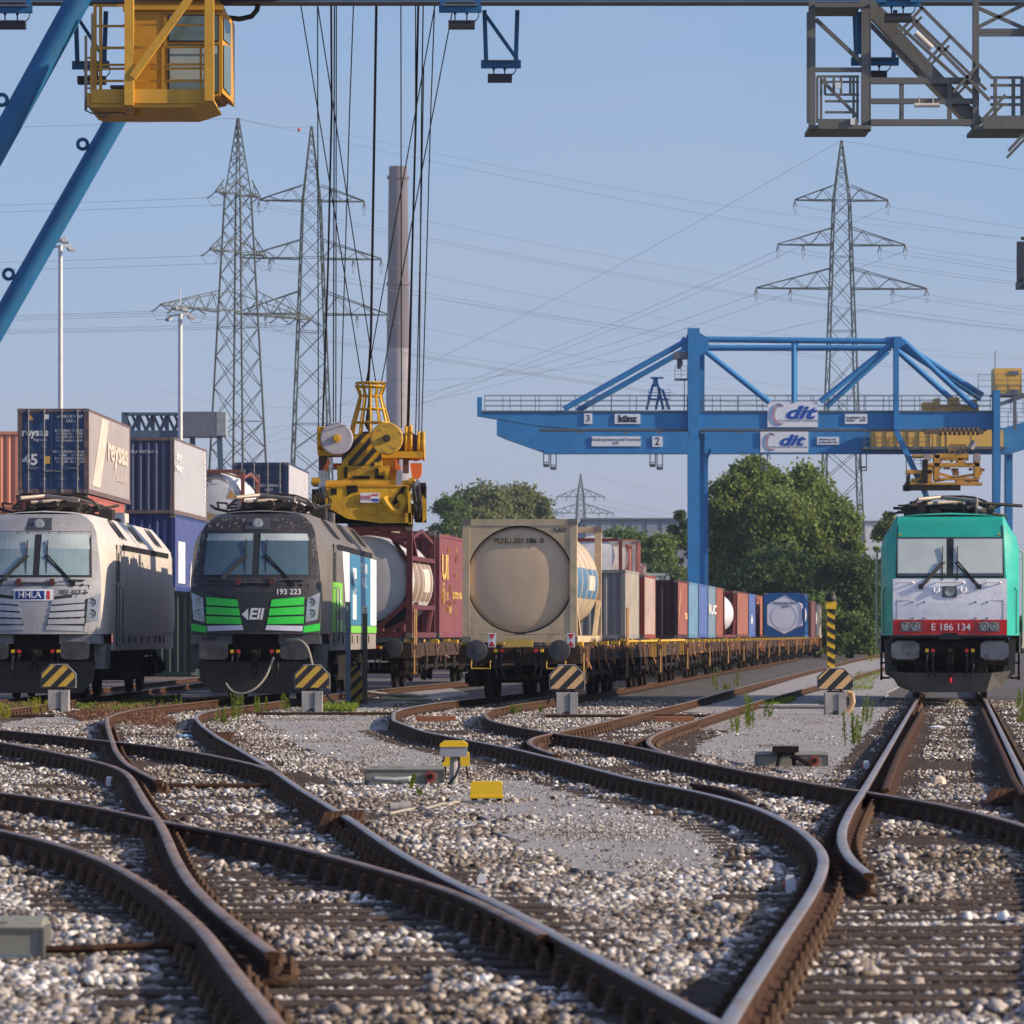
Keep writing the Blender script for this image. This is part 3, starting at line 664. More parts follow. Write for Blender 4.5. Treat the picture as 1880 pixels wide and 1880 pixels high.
    b = MB(); b.cbox((.55,12,4.2),(.5,1.4,.22)); b.cbox((-.2,14.5,4.18),(1.0,1.8,.16)); b.build('roof_box', S_['side'], t)
    return t
def mk(*a, **k): return M(*a, **k)
def ell_decals(t, fy):
    wm = M('dull_white', (.55,.55,.56), .5)
    b = MB(); ftext(b, '193 223', .72, 2.31, fy, .165, mi=0, bold=.012); b.build('number_lettering', wm, t)
    b = MB(); ftext(b, 'Ell', .03, 1.83, fy, .33, off=.03, bold=.03, shear=.18)
    b.add([(-.27,fy(-.27,1.85)-.03,1.83),(-.13,fy(-.13,1.95)-.03,1.96),(-.13,fy(-.13,1.7)-.03,1.70)], [(0,1,2)]); b.build('emblem', wm, t)
    b = MB(); fpatch(b, [(-.235,1.50),(.235,1.50),(.42,2.3),(-.42,2.3)], fy, .012, .02, 4, 4); b.build('nose_panel', M('ell_panel', (.018,.017,.019), .45), t)
    b = MB(); ftext(b, 'SIEMENS', -.98, 1.32, lambda x,z: .215, .09, off=.01, bold=.01); b.build('maker_lettering', m_blackp, t)
    gr = M('ell_green', (.20,.60,.05), .4, 0, .1); bl = M('ell_blue', (.035,.20,.34), .4, 0, .1); wh = M('ell_white', (.72,.74,.76), .4, 0, .06); gy = M('ell_grey', (.16,.145,.13), .5, 0, .1)
    x = 1.503
    def panel(poly, mat, dx=.004, name='side_graphic'):
        q = MB(); q.yz(poly, x-.01, x+dx); return q.build(name, mat, t)
    panel([(2.2,1.45),(5.2,1.45),(5.2,1.72),(3.2,1.75),(3.2,1.9),(5.2,2.0),(5.2,2.55),(2.35,2.55),(2.28,2.05)], gr, .014)
    panel([(5.2,3.28),(7.6,3.28),(7.6,1.75),(6.6,1.75)], wh, .007)
    panel([(7.6,3.26),(14.9,3.26),(14.9,1.62),(7.6,1.62)], bl, .007)
    panel([(14.9,3.26),(17.2,3.26),(17.2,1.62),(14.9,1.62)], wh, .007)
    panel([(5.9,1.44),(17.2,1.44),(17.2,1.60),(5.9,1.60)], gr, .008)
    panel([(8.6,2.95),(9.9,2.95),(9.9,1.75),(8.6,1.75)], wh, .010)
    b = MB(); b.text('WE', (x+.015,9.2,2.5), .5, 'right', sx=2.0, bold=.03); b.build('wordmark', bl, t)
    b = MB(); b.text('YOUR\nRAIL', (x+.015,12.4,2.8), .33, 'right', sx=2.6, bold=.03); b.build('wordmark', wh, t)
    b = MB(); b.text('ELL', (x+.018,4.2,2.25), .4, 'right', sx=1.6, bold=.03); b.build('wordmark', wh, t)
    # scratches on the cab shoulder
    rnd = random.Random(5); b = MB()
    for k in range(60):
        xx = rnd.uniform(-1.1,1.1); z = rnd.uniform(3.68,3.9); a = rnd.uniform(-1,1); l = rnd.uniform(.03,.10)
        if abs(xx) < .32: continue
        x2 = xx+l*math.sin(a)*.7; z2 = z+l*math.cos(a)*.6; b.bar((xx,fy(xx,z)-.004,z),(x2,fy(x2,z2)-.004,z2),.006,.004)
    for k in range(40):
        sg = rnd.choice((-1,1)); z = rnd.uniform(2.4,3.5); fw_ = float(np.interp(z,[2.4,2.66,3.61],[1.38,1.37,1.22])); xx = sg*(fw_-rnd.uniform(.01,.10)); a = rnd.uniform(-1,1); l = rnd.uniform(.03,.12)
        z2 = z+l*math.cos(a); b.bar((xx,fy(xx,z)-.006,z),(xx+.03*a,fy(xx,z2)-.006,z2),.006,.004)
    b.build('paint_scratches', M('scratch', (.42,.40,.38), .6), t)
def hhla_decals(t, fy):
    b = MB(); ftext(b, '383 417-3', .80, 2.31, fy, .145, bold=.006); b.build('number_lettering', M('grey_lettering', (.06,.06,.065), .5), t)
    b = MB(); fpatch(b, [(-.46,2.13),(.38,2.13),(.38,2.37),(-.46,2.37)], fy, .014, .01, 5, 2); p_ = b.build('logo_plate', m_white, t)
    b = MB(); fpatch(b, [(-.43,2.16),(.20,2.16),(.20,2.34),(-.43,2.34)], fy, .019, .01, 5, 2); b.build('logo_field', M('hhla_blue', (.01,.03,.18), .4), p_)
    b = MB(); fpatch(b, [(.25,2.16),(.32,2.16),(.32,2.34),(.25,2.34)], fy, .019, .01, 2, 2); b.build('logo_stripe', m_red, p_)
    b = MB(); ftext(b, 'HHLA', -.12, 2.25, fy, .19, off=.024, bold=.02); b.build('lettering', M('dull_white', (.55,.55,.56), .5), p_)
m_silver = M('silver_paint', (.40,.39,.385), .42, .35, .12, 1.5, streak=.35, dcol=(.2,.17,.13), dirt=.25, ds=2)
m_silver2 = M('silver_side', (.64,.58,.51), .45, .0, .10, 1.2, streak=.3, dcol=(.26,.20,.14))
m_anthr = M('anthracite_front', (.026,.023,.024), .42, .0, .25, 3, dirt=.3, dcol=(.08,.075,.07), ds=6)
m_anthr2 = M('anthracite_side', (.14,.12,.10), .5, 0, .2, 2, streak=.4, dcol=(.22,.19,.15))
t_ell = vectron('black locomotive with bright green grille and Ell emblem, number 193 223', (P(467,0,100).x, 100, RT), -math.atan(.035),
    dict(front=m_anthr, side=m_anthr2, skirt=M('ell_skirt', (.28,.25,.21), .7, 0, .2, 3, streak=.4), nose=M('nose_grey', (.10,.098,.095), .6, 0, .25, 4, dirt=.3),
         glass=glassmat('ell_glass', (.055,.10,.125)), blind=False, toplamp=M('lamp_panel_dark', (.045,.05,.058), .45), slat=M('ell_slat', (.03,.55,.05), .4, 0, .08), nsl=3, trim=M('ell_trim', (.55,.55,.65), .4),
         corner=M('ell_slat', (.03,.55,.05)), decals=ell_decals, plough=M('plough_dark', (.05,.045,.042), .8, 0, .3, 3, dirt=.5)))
t_hhla = vectron('dirty silver locomotive with a blue HHLA plate, number 383 417-3', (P(64,0,100.5).x, 100.5, RT), -math.atan(.014),
    dict(front=m_silver, side=m_silver2, skirt=m_silver2, nose=M('nose_silver', (.20,.195,.185), .6, 0, .25, 4, dirt=.4),
         glass=glassmat('hhla_glass', (.22,.30,.31)), blind=True, toplamp=M('lamp_panel_dark', (.045,.05,.058), .45), slat=M('silver_slat', (.42,.42,.43), .4, .3, .1), nsl=4, trim=M('silver_slat', (.42,.42,.43)),
         corner=m_silver, decals=hhla_decals, plough=M('plough_dark', (.05,.045,.042))))
# large panel on the silver side, shade put into its darker colour
b = MB(); b.box(1.49,1.512,4.6,13.4,1.35,2.75); b.build('side_shade_panel', M('silver_shade_panel', (.60,.54,.47), .5, .05, .1), t_hhla)
# hoses hanging from the black locomotive
# -------- TRAXX --------
def traxx(loc, rz):
    t = thing('electric_locomotive', 'teal locomotive with white nose and red band reading E 186 134', 'locomotive', loc, rz)
    teal = M('teal_paint', (.012,.36,.27), .4, 0, .10, 2, dirt=.15, dcol=(.04,.2,.15)); white = M('nose_white', (.86,.85,.86), .5, 0, .10, 3, dirt=.35, dcol=(.36,.34,.32), ds=14)
    red = M('traxx_red', (.62,.02,.02), .4, 0, .08)
    rows = [(1.38,1.21,.0),(1.40,1.21,.0),(2.0,1.21,.0),(2.58,1.21,.06),(2.75,1.19,.14),(3.52,1.16,.50),(3.72,1.15,.62),(3.86,1.13,.70),(3.95,1.12,.80)]
    wf = lambda z: float(np.interp(z, [1.0,3.42,3.95],[1.49,1.49,1.12])); Lg = 18.9
    fw, fy = loco_body(t, rows, .95, Lg, wf, teal, teal, .02)
    b = MB(); fpatch(b, [(-1.22,1.72),(1.22,1.72),(1.22,2.60),(-1.22,2.60)], fy, .012, .03, 6, 5); b.build('nose_panel', white, t)
    b = MB(); fpatch(b, [(-1.22,1.39),(1.22,1.39),(1.22,1.72),(-1.22,1.72)], fy, .016, .03, 6, 2); b.build('red_band', red, t)
    b = MB()
    for q in ([(-1.13,2.12),(1.13,2.12),(1.13,2.13),(-1.13,2.13)],[(-1.14,1.73),(-1.13,1.73),(-1.13,2.13),(-1.14,2.13)],[(1.13,1.73),(1.14,1.73),(1.14,2.13),(1.13,2.13)],[(-.55,1.41),(-.54,1.41),(-.54,1.70),(-.55,1.70)],[(.54,1.41),(.55,1.41),(.55,1.70),(.54,1.70)],[(-.54,1.41),(.54,1.41),(.54,1.418),(-.54,1.418)]):
        fpatch(b, q, fy, .020, .02, 1, 1)
    for x in (-.8,-.55,.55,.8):
        b.cbox((x,fy(x,2.1)-.02,2.1),(.04,.02,.03)); b.cbox((x,fy(x,1.75)-.02,1.75),(.04,.02,.03))
    b.build('panel_seam', M('seam_grey', (.15,.13,.12), .7), t)
    b = MB(); ftext(b, 'E 186 134', .02, 1.555, fy, .21, off=.022, bold=.008); b.build('number_lettering', m_white, t)
    # windscreen
    b = MB(); fpatch(b, [(-1.16,2.62),(1.16,2.62),(1.14,3.50),(-1.14,3.50)], fy, .012, .02, 6, 4)
    for sx in (-1,1): fpatch(b, [(sx*1.12,3.5),(sx*1.145,3.5),(sx*1.13,3.76),(sx*1.11,3.76)], fy, .012, .02, 1, 2)
    b.build('windscreen_frame', m_black, t)
    for sg in (-1,1):
        x0, x1 = sorted((sg*.09,sg*1.11))
        b = MB(); fpatch(b, [(x0-.02,2.69),(x1+.02,2.69),(x1+.02,3.47),(x0-.02,3.47)], fy, .016, .01, 4, 3); b.build('window_seal', M('seal_grey', (.30,.31,.31), .5), t)
        b = MB(); fpatch(b, [(x0,2.72),(x1,2.72),(x1,3.45),(x0,3.45)], fy, .020, .01, 4, 3); b.build('windscreen', glassmat('traxx_blind', (.50,.55,.50), .25), t)
        b = MB(); fpatch(b, [(x0,2.66),(x1,2.66),(x1,2.715),(x0,2.715)], fy, .021, .01, 4, 1); b.build('demister_strip', M('dark_blue_grey', (.06,.08,.10), .4), t)
    wipers(t, fy, (-.62,.62), 2.45, 2.98, (-.16,.16))
    for sg in (-1,1):
        lampunit(t, fy, [(sg*.60,1.46),(sg*1.07,1.46),(sg*1.06,1.68),(sg*.59,1.68)], [(sg*.74,1.575,.085),(sg*.94,1.575,.085)], M('lamp_grey_red', (.22,.12,.11), .35), .024)
    b = MB(); fpatch(b, [(-.17,2.20),(.15,2.20),(.15,2.44),(-.17,2.44)], fy, .03, .02, 1, 1); tl = b.build('top_lamp_panel', M('lamp_panel_grey', (.12,.13,.14), .4), t)
    b = MB(); b.lathe([(.105,.02),(.10,-.02),(.05,-.015),(.001,-.012)], (-.01,fy(0,2.32)-.03,2.32), (0,1,0), 18, caps=False); b.build('lamp', m_lens, tl, smooth=40)
    for x0, x1 in ((-1.1,-.77),(-.32,.32),(.77,1.1)):
        b = MB(); b.tube([(x0,fy(x0,2.5)-.01,2.50),(x0+.03,fy(x0,2.52)-.06,2.53),(x1-.03,fy(x1,2.52)-.06,2.53),(x1,fy(x1,2.5)-.01,2.50)], .016, 6); b.build('handrail', white, t)
    for x in (-.29,.29):
        b = MB(); b.tube([(x-.05,fy(x,2.4)-.03,2.40),(x-.05,fy(x,2.3)-.04,2.33),(x,fy(x,2.3)-.05,2.30),(x+.05,fy(x,2.3)-.04,2.33),(x+.05,fy(x,2.4)-.03,2.40)], .02, 6); b.build('flag_bracket', white, t)
    for x in (-1.06,1.06):
        b = MB(); b.prism([(-.035,0),(.035,0),(0,.06)], (x,fy(x,3.54)-.015,3.54), (1,0,0),(0,0,1),(0,1,0), .01); b.build('warning_label', m_yel, t)
    for sg in (-1,1):
        b = MB(); xx = sg*1.43; y = .55; b.tube([(xx-sg*.03,y,1.42),(xx-.0,y-.05,1.45),(xx,y-.06,2.35),(xx-sg*.06,y-.12,2.42),(xx-sg*.10,y-.16,2.35),(xx-sg*.10,y-.16,1.6)], .014, 6); b.build('handrail', M('teal_dark', (.01,.22,.17), .4), t)
        # side frames with handrails and steps
        b = MB(); x = sg*1.49; b.box(min(x,x+sg*.03),max(x,x+sg*.03),1.0,Lg-1.0,1.0,1.45); b.build('side_skirt', M('skirt_grey', (.30,.30,.28), .6), t)
        b = MB(); b.tube([(sg*1.58,2.0,1.1),(sg*1.60,2.0,1.2),(sg*1.60,2.0,3.2),(sg*1.52,2.0,3.25)], .022, 6); b.build('handrail', M('pale_rail', (.5,.5,.42), .4), t); b = MB(); b.tube([(sg*1.58,2.7,1.1),(sg*1.60,2.7,1.2),(sg*1.60,2.7,3.2),(sg*1.52,2.7,3.25)], .022, 6); b.build('handrail', M('pale_rail', (.5,.5,.42), .4), t)
        b = MB()
        for z in (.45,.78,1.1): b.cbox((sg*1.42,2.35,z),(.22,.6,.04))
        b.bar((sg*1.5,2.05,.4),(sg*1.5,2.05,1.4),.04); b.bar((sg*1.5,2.65,.4),(sg*1.5,2.65,1.4),.04); b.build('cab_steps', m_dark, t)
        b = MB(); b.xz([(sg*1.15,.40),(sg*1.40,.55),(sg*1.42,1.30),(sg*1.15,1.30)], .8, 1.7); b.build('nose_skirt', M('dark_grey_skirt', (.06,.058,.055), .7, 0, .2), t)
    b = MB(); b.box(-1.28,1.28,.02,.35,1.33,1.385); b.xz([(-.25,1.30),(.25,1.30),(.14,1.44),(-.14,1.44)], -.05, .1); b.build('nose_sill', m_black, t)
    b = MB(); b.box(-1.25,1.25,.5,.9,.75,1.34); b.box(-.7,.7,.2,.5,.95,1.25); b.build('buffer_beam', m_dark, t)
    # plough with folded sides
    b = MB(); pz = .16
    b.add([(-1.32,.75,.62),(-.9,.05,.58),(.9,.05,.58),(1.32,.75,.62),(-1.12,.85,pz+.12),(-.78,.12,pz),(.78,.12,pz),(1.12,.85,pz+.12)],[(0,1,5,4),(1,2,6,5),(2,3,7,6)])
    b.add([(-1.32,.80,.62),(-.9,.10,.58),(.9,.10,.58),(1.32,.80,.62),(-1.12,.90,pz+.12),(-.78,.17,pz),(.78,.17,pz),(1.12,.90,pz+.12)],[(0,4,5,1),(1,5,6,2),(2,6,7,3)])
    b.build('snow_plough', M('plough_brown', (.085,.075,.065), .8, 0, .3, 3, dirt=.4), t)
    buffers(t, -.35, z=1.06, w=.60, h=.36, x=.95, mat=M('buffer_worn', (.17,.18,.19), .5, .3, .2, 5, dirt=.9, dcol=(.025,.025,.025), ds=2.2)); coupling(t, .0, 1.02)
    for x in (-.65,.65):
        b = MB(); b.cbox((x,.3,.72),(.26,.3,.22)); b.cyl((x,.14,.74),(x,.2,.74),.06,n=10); b.build('sand_box', m_dark, t)
    b = MB(); b.cyl((.0,.05,.5),(.0,.05,.36),.04,n=8); b.build('hose_end', m_red, t)
    loco_wheels(t, Lg)
    b = MB(); b.box(-1.2,1.2,7.2,11.8,.35,1.1); b.box(-1.1,1.1,1.4,Lg-2.4,.9,1.08); b.build('underframe', m_dark, t)
    pantograph(t, 2.6, 3.78, wide=1.95, mat=m_black); pantograph(t, 4.2, 3.78, wide=1.7, mat=m_black); roofgear(t, 3.9, 1.2, 5.5, m_panto, 9)
    for x in (-.86,.86):
        b = MB(); b.cyl((x,1.2,4.06),(x,1.75,4.06),.075,n=14); b.build('horn', m_black, t)
    b = MB(); b.cyl((.58,1.5,3.98),(.58,1.5,4.38),.03,n=8); b.build('antenna', M('pale_conductor', (.45,.40,.34)), t)
    return t
traxx((P(1744,0,100.5).x, 100.5, RT), -math.atan(.094))
# ================= WAGONS AND CONTAINERS =================
m_wag = M('wagon_brown', (.045,.026,.018), .8, 0, .3, 4, dirt=.5, dcol=(.10,.06,.035), spec=.3)
m_wagy = M('wagon_yellow', (.62,.36,.03), .55, 0, .2, 4, dirt=.5, dcol=(.15,.09,.04))
m_wagrust = M('wagon_rust', (.14,.075,.04), .8, .1, .35, 5, dirt=.5, dcol=(.07,.04,.025))
def wagon(label, loc, rz, L=14.0, group=None, detailed=False, bog=(1.9,), yellow=False, seed=0, cat='wagon', rail=False):
    t = thing('container_wagon', label, cat, loc, rz, group); rnd = random.Random(seed)
    b = MB()
    for sx in (-1,1):
        b.box(sx*1.18-.09, sx*1.18+.09, .25, L-.25, .82, 1.17); b.box(sx*.5-.08, sx*.5+.08, .3, L-.3, .7, 1.1)
    b.box(-1.3,1.3,.15,.45,.78,1.12); b.box(-1.3,1.3,L-.45,L-.15,.78,1.12)
    y = 1.6
    while y < L-1: b.box(-1.2,1.2,y,y+.16,.85,1.08); y += 2.1
    b.build('frame', m_wag, t)
    for yc in (bog[0]+.2, L-bog[0]-.2): bogie(t, yc, 1.8, .46, outer=1.0)
    b = MB()
    for y in np.arange(.8, L-.6, 1.4 if detailed else 2.2):
        h = rnd.uniform(.15,.55); b.bar((1.30,y,1.14),(1.33,y+rnd.uniform(-.5,.5),1.14-h),.035,.04)
        if rnd.random() < .6: b.bar((1.27,y,1.1-rnd.uniform(0,.3)),(1.31,y+.9,1.1-rnd.uniform(0,.5)),.03,.05)
        if rnd.random() < .5: b.bar((-1.30,y,1.14),(-1.34,y+.1,1.14-h),.05,.06)
    b.build('lashing_gear', m_wagrust if seed % 2 else M('wagon_orange_rust', (.36,.15,.05), .8, .1, .3, 5, dirt=.5), t)
    b = MB()
    for y in np.arange(4.0, L-4, 2.6): b.cbox((1.22,y,.62),(.16,.7,.34)); b.cyl((.6,y+.7,.6),(.6,y+1.5,.6),.18,n=10)
    b.bar((1.24,3.2,.55),(1.24,L-3.2,.55),.06,.08); b.build('brake_gear', m_dark, t)
    b = MB()
    for y in (.9, L*.36, L*.64, L-.9):
        b.cbox((1.2,y,1.2),(.2,.35,.10)); b.cbox((-1.2,y,1.2),(.2,.35,.10))
    if yellow:
        b.bar((1.33,.5,1.24),(1.33,L-.5,1.24),.05,.05)
        for y in (1.2,2.6,L-2.8,L-1.2): b.bar((1.33,y,1.24),(1.33,y,.8),.05,.05)
    b.build('container_pin', m_wagy, t)
    b = MB()
    if rail: b.tube([(1.36,.25,1.15),(1.36,.25,2.05),(1.36,.7,2.05),(1.36,.7,1.15)], .025, 6)
    b.tube([(1.33,.45,.35),(1.36,.2,.38),(1.36,.2,1.0)], .02, 6)
    b.build('handrail', M('handrail_orange', (.5,.26,.08), .6), t)
    b = MB()
    for z in (.38,.62): b.cbox((1.28,.5,z),(.2,.42,.03))
    b.bar((1.38,.3,.35),(1.36,.3,1.1),.03); b.bar((1.38,.7,.35),(1.36,.7,1.1),.03); b.build('step', m_wagrust, t)
    buffers(t, -.25, rnd=True, z=1.06, x=.88, mat=m_buf); coupling(t, 0.0, 1.02)
    return t
def corr(mb, x, y0, y1, z0, z1, dirx, pitch=.28, d=.036, mi=0):
    pts = []; y = y0
    while y < y1-.01:
        for f_, o_ in ((0,0),(.32,0),(.5,-d),(.82,-d)): 
            yy = y+f_*pitch
            if yy < y1: pts.append((yy, o_))
        y += pitch
    pts.append((y1, 0))
    mb.grid([[(x+dirx*o_, yy, z) for yy, o_ in pts] for z in (z0, z1)], mi, flip=dirx < 0)
def box_container(name, label, loc, rz, L=12.19, H=2.59, col=None, group=None, doors=False, frame=None, Wd=2.438, decals=None, seed=0, smooth_side=False, colside=None, frontcorr=True):
    t = thing(name, label, 'container', loc, rz, group); col = col or M('c_def', (.3,.1,.05)); frame = frame or col; colside = colside or col
    hw = Wd/2
    b = MB()
    for sx in (-1,1):
        for y in (0, L-.16): b.box(sx*hw-(.16 if sx > 0 else 0), sx*hw+(.16 if sx < 0 else 0), y, y+.16, 0, H)
        b.box(sx*hw-(.07 if sx > 0 else 0), sx*hw+(.07 if sx < 0 else 0), .16, L-.16, .0, .16)
        b.box(sx*hw-(.07 if sx > 0 else 0), sx*hw+(.07 if sx < 0 else 0), .16, L-.16, H-.08, H)
    for y in (0, L-.12): b.box(-hw+.16,hw-.16,y,y+.12,H-.12,H); b.box(-hw+.16,hw-.16,y,y+.12,0,.14)
    b.build('frame', frame, t)
    b = MB()
    for sx in (-1,1):
        for y in (0,L):
            for z in (0,H): b.cbox((sx*(hw-.085), y+(.075 if y == 0 else -.075), z+(.06 if z == 0 else -.06)),(.184,.168,.126))
    b.build('corner_casting', M('casting_grey', (.16,.14,.12), .7), t)
    b = MB()
    for sx in (-1,1):
        if smooth_side: b.grid([[(sx*(hw-.02),y,z) for y in np.linspace(.16,L-.16,9)] for z in (.16,H-.08)], flip=sx<0)
        else: corr(b, sx*(hw-.012), .16, L-.16, .16, H-.08, sx)
        b.build('side_wall', colside, t); b = MB()
    b.grid([[(-hw+.05,y,H-.03) for y in (.1,L-.1)],[(hw-.05,y,H-.03) for y in (.1,L-.1)]]); b.build('roof', colside, t)
    b = MB(); b.grid([[(-hw+.05,y,.1) for y in (.1,L-.1)],[(hw-.05,y,.1) for y in (.1,L-.1)]]); b.build('floor_panel', col, t)
    b = MB(); b.grid([[(x,L-.06,z) for x in (-hw+.16,hw-.16)] for z in (.14,H-.12)], flip=True); b.build('end_wall', col, t); b = MB()
    if not doors:
        if frontcorr:
            pts = []; x = -hw+.16
            while x < hw-.2:
                for f_, o_ in ((0,0),(.3,0),(.5,.045),(.8,.045)): pts.append((min(x+f_*.3, hw-.16), o_))
                x += .3
            pts.append((hw-.16,0)); b.grid([[(x,.03+o_,z) for x,o_ in pts] for z in (.14,H-.12)])
        else: b.grid([[(x,.03,z) for x in (-hw+.16,hw-.16)] for z in (.14,H-.12)])
        b.build('end_wall', col, t)
    if doors:
        for sx in (-1,1):
            b = MB(); x0, x1 = sorted((sx*.012, sx*(hw-.16))); b.box(x0,x1,.035,.07,.14,H-.12); n_ = 4
            for k in range(n_+1):
                z = .16+(H-.34)*k/n_; b.box(x0+.02,x1-.02,.015,.035,z-.03,z+.05)
            b.box(x0+.01,x0+.07,.012,.035,.15,H-.13); b.box(x1-.07,x1-.01,.012,.035,.15,H-.13)
            d = b.build('door', col, t)
            for xx in (sx*.30, sx*.84) if sx > 0 else (-.30,-.84):
                r_ = MB(); r_.cyl((xx,-.012,.03),(xx,-.012,H-.03),.019,n=8)
                for z in (.08,.5,1.0,1.6,2.1,H-.08): r_.cbox((xx,0,z),(.1,.04,.07))
                r_.bar((xx,-.03,.75+.1*(abs(xx)>.5)),(xx-sx*.35,-.03,.78+.1*(abs(xx)>.5)),.03,.03); r_.build('lock_rod', M('lock_rod_metal', (.30,.28,.24), .5, .3), d)
    if decals: decals(t, hw, L, H)
    return t
def tank_container(label, loc, rz, L=6.06, H=2.59, frame=None, tank=None, r=1.12, group=None, style='ring', decals=None, name='tank_container', band=None, endcol=None):
    t = thing(name, label, 'tank container', loc, rz, group); hw = 1.219; zc = H/2+.02
    b = MB()
    for sx in (-1,1):
        for y in (0, L-.15): b.box(sx*hw-(.15 if sx>0 else 0), sx*hw+(.15 if sx<0 else 0), y, y+.15, 0, H)
        b.box(sx*hw-(.1 if sx>0 else 0), sx*hw+(.1 if sx<0 else 0), .15, L-.15, 0, .14)
        for y0, y1 in ((.15, 1.5),(L-.15, L-1.5)): b.bar((sx*(hw-.06),y0,.9),(sx*(hw-.06),y1,.1),.09,.12)
        if style != 'ring': b.bar((sx*(hw-.06),.15,H-.35),(sx*(hw-.06),L*.5,H-.06),.06,.08); b.bar((sx*(hw-.06),L-.15,H-.35),(sx*(hw-.06),L*.5,H-.06),.06,.08)
    for y in (0, L-.12): b.box(-hw+.15,hw-.15,y,y+.12,H-.14,H); b.box(-hw+.15,hw-.15,y,y+.12,0,.16)
    if style == 'ring':
        for y in (.012,):
            n_ = 40
            ring = [(math.cos(k), math.sin(k)) for k in range(n_)]
            for cx, cz in ((1,1),(-1,1),(-1,-1),(1,-1)):
                seg = []; a0 = math.acos(1.06/1.15)
                for k in range(13):
                    a = a0+(R(84)-a0)*k/12; seg.append((cx*1.15*math.cos(a), zc+cz*1.15*math.sin(a)))
                poly = [(cx*1.07, zc+cz*1.16)]+[(cx*1.07, seg[0][1])]+seg+[(seg[-1][0], zc+cz*1.16)]
                b.xz(poly, y, y+.04)
    elif style == 'hex':
        for cx, cz in ((1,1),(-1,1),(-1,-1),(1,-1)):
            b.xz([(cx*1.08,zc+cz*1.16),(cx*1.08,zc+cz*.62),(cx*.06,zc+cz*1.16)], .01, .06)
    elif style == 'x':
        for cx in (-1,1):
            b.bar((cx*1.10,.08,.45),(cx*.45,.08,.10),.16,.10); b.bar((cx*1.10,.08,H-.55),(cx*.3,.08,H-.08),.2,.12); b.bar((cx*1.10,.08,.95),(cx*.15,.08,.12),.20,.12)
            b.bar((cx*1.10,.08,H-.95),(cx*.55,.08,H-.1),.12,.10)
        for sx in (-1,1):
            for y0 in (.15,): b.bar((sx*1.15,y0,H-.1),(sx*1.15,y0+1.6,H-.9),.12,.12); b.bar((sx*1.15,y0,.15),(sx*1.15,y0+1.6,.9),.12,.12)
            b.box(sx*hw-(.1 if sx>0 else 0), sx*hw+(.1 if sx<0 else 0), .15, L-.15, H-.9, H-.78); b.box(sx*hw-(.1 if sx>0 else 0), sx*hw+(.1 if sx<0 else 0), .15, L-.15, .75, .87)
    b.build('frame', frame, t)
    b = MB()
    for sx in (-1,1):
        for y in (0,L):
            for z in (0,H): b.cbox((sx*(hw-.085), y+(.075 if y == 0 else -.075), z+(.06 if z == 0 else -.06)),(.184,.168,.126))
    b.build('corner_casting', M('casting_grey', (.16,.14,.12), .7), t)
    y0 = .16
    prof = [(.001,y0-.13),(.3,y0-.128),(.6,y0-.118),(.9,y0-.098),(r-.12,y0-.07),(r-.04,y0-.03),(r,y0+.08),(r,L-y0-.34),(r-.03,L-y0-.22),(r-.12,L-y0-.13),(.001,L-y0)]
    b = MB(); b.lathe(prof[5:-1], (0,0,zc), (0,1,0), 40, 0, caps=False); b.lathe(prof[:6], (0,0,zc), (0,1,0), 40, 1, caps=False); b.lathe(prof[-2:], (0,0,zc), (0,1,0), 40, 1, caps=False)
    for k in range(5):
        y = .6+(L-1.2)*k/4; b.lathe([(r+.001,y-.05),(r+.022,y-.04),(r+.022,y+.04),(r+.001,y+.05)], (0,0,zc), (0,1,0), 40, 0, caps=False)
    b.build('tank', [tank, endcol or tank], t, smooth=40)
    b = MB(); b.box(-.25,.25,.15,L-.15,H-.06,H-.02)
    for k in range(14): b.bar((-.25+.5*(k%2),.3+(L-.6)*k/14,H-.02),(.25-.5*(k%2),.3+(L-.6)*(k+1)/14,H-.02),.02)
    b.build('walkway', M('walkway_metal', (.22,.19,.15), .7), t)
    if band:
        b = MB(); a0, a1, c_ = band
        rows_ = [[((r+.012)*math.cos(a), y, zc+(r+.012)*math.sin(a)) for a in np.linspace(R(a0),R(a1),10)] for y in np.linspace(.7,L-.7,6)]
        b.grid(rows_, flip=False); bd = b.build('side_band', c_, t, recalc=False)
        b = MB(); rows_ = [[((r+.016)*math.cos(a), y, zc+(r+.016)*math.sin(a)) for a in np.linspace(R(a0*.5),R(a1*.5),8)] for y in np.linspace(L*.55,L*.8,4)]
        b.grid(rows_); b.build('label_plate', M('plate_cream', (.6,.56,.45), .5), bd)
    if decals: decals(t, hw, L, H, zc)
    return t
m_plate = M('plate_white', (.75,.74,.72), .5, 0, .05)
def tail_plate(t, x, y, z):
    b = MB(); b.cbox((x,y,z),(.17,.012,.30)); p_ = b.build('tail_plate', m_plate, t)
    b = MB(); b.prism([(-.07,.13),(.07,.13),(0,.01)], (x,y-.012,z), (1,0,0),(0,0,1),(0,1,0), .004); b.prism([(-.07,-.13),(.07,-.13),(0,-.01)], (x,y-.012,z), (1,0,0),(0,0,1),(0,1,0), .004); b.build('red_triangle', m_red, p_)
SL = .09; RZ = -math.atan(SL)
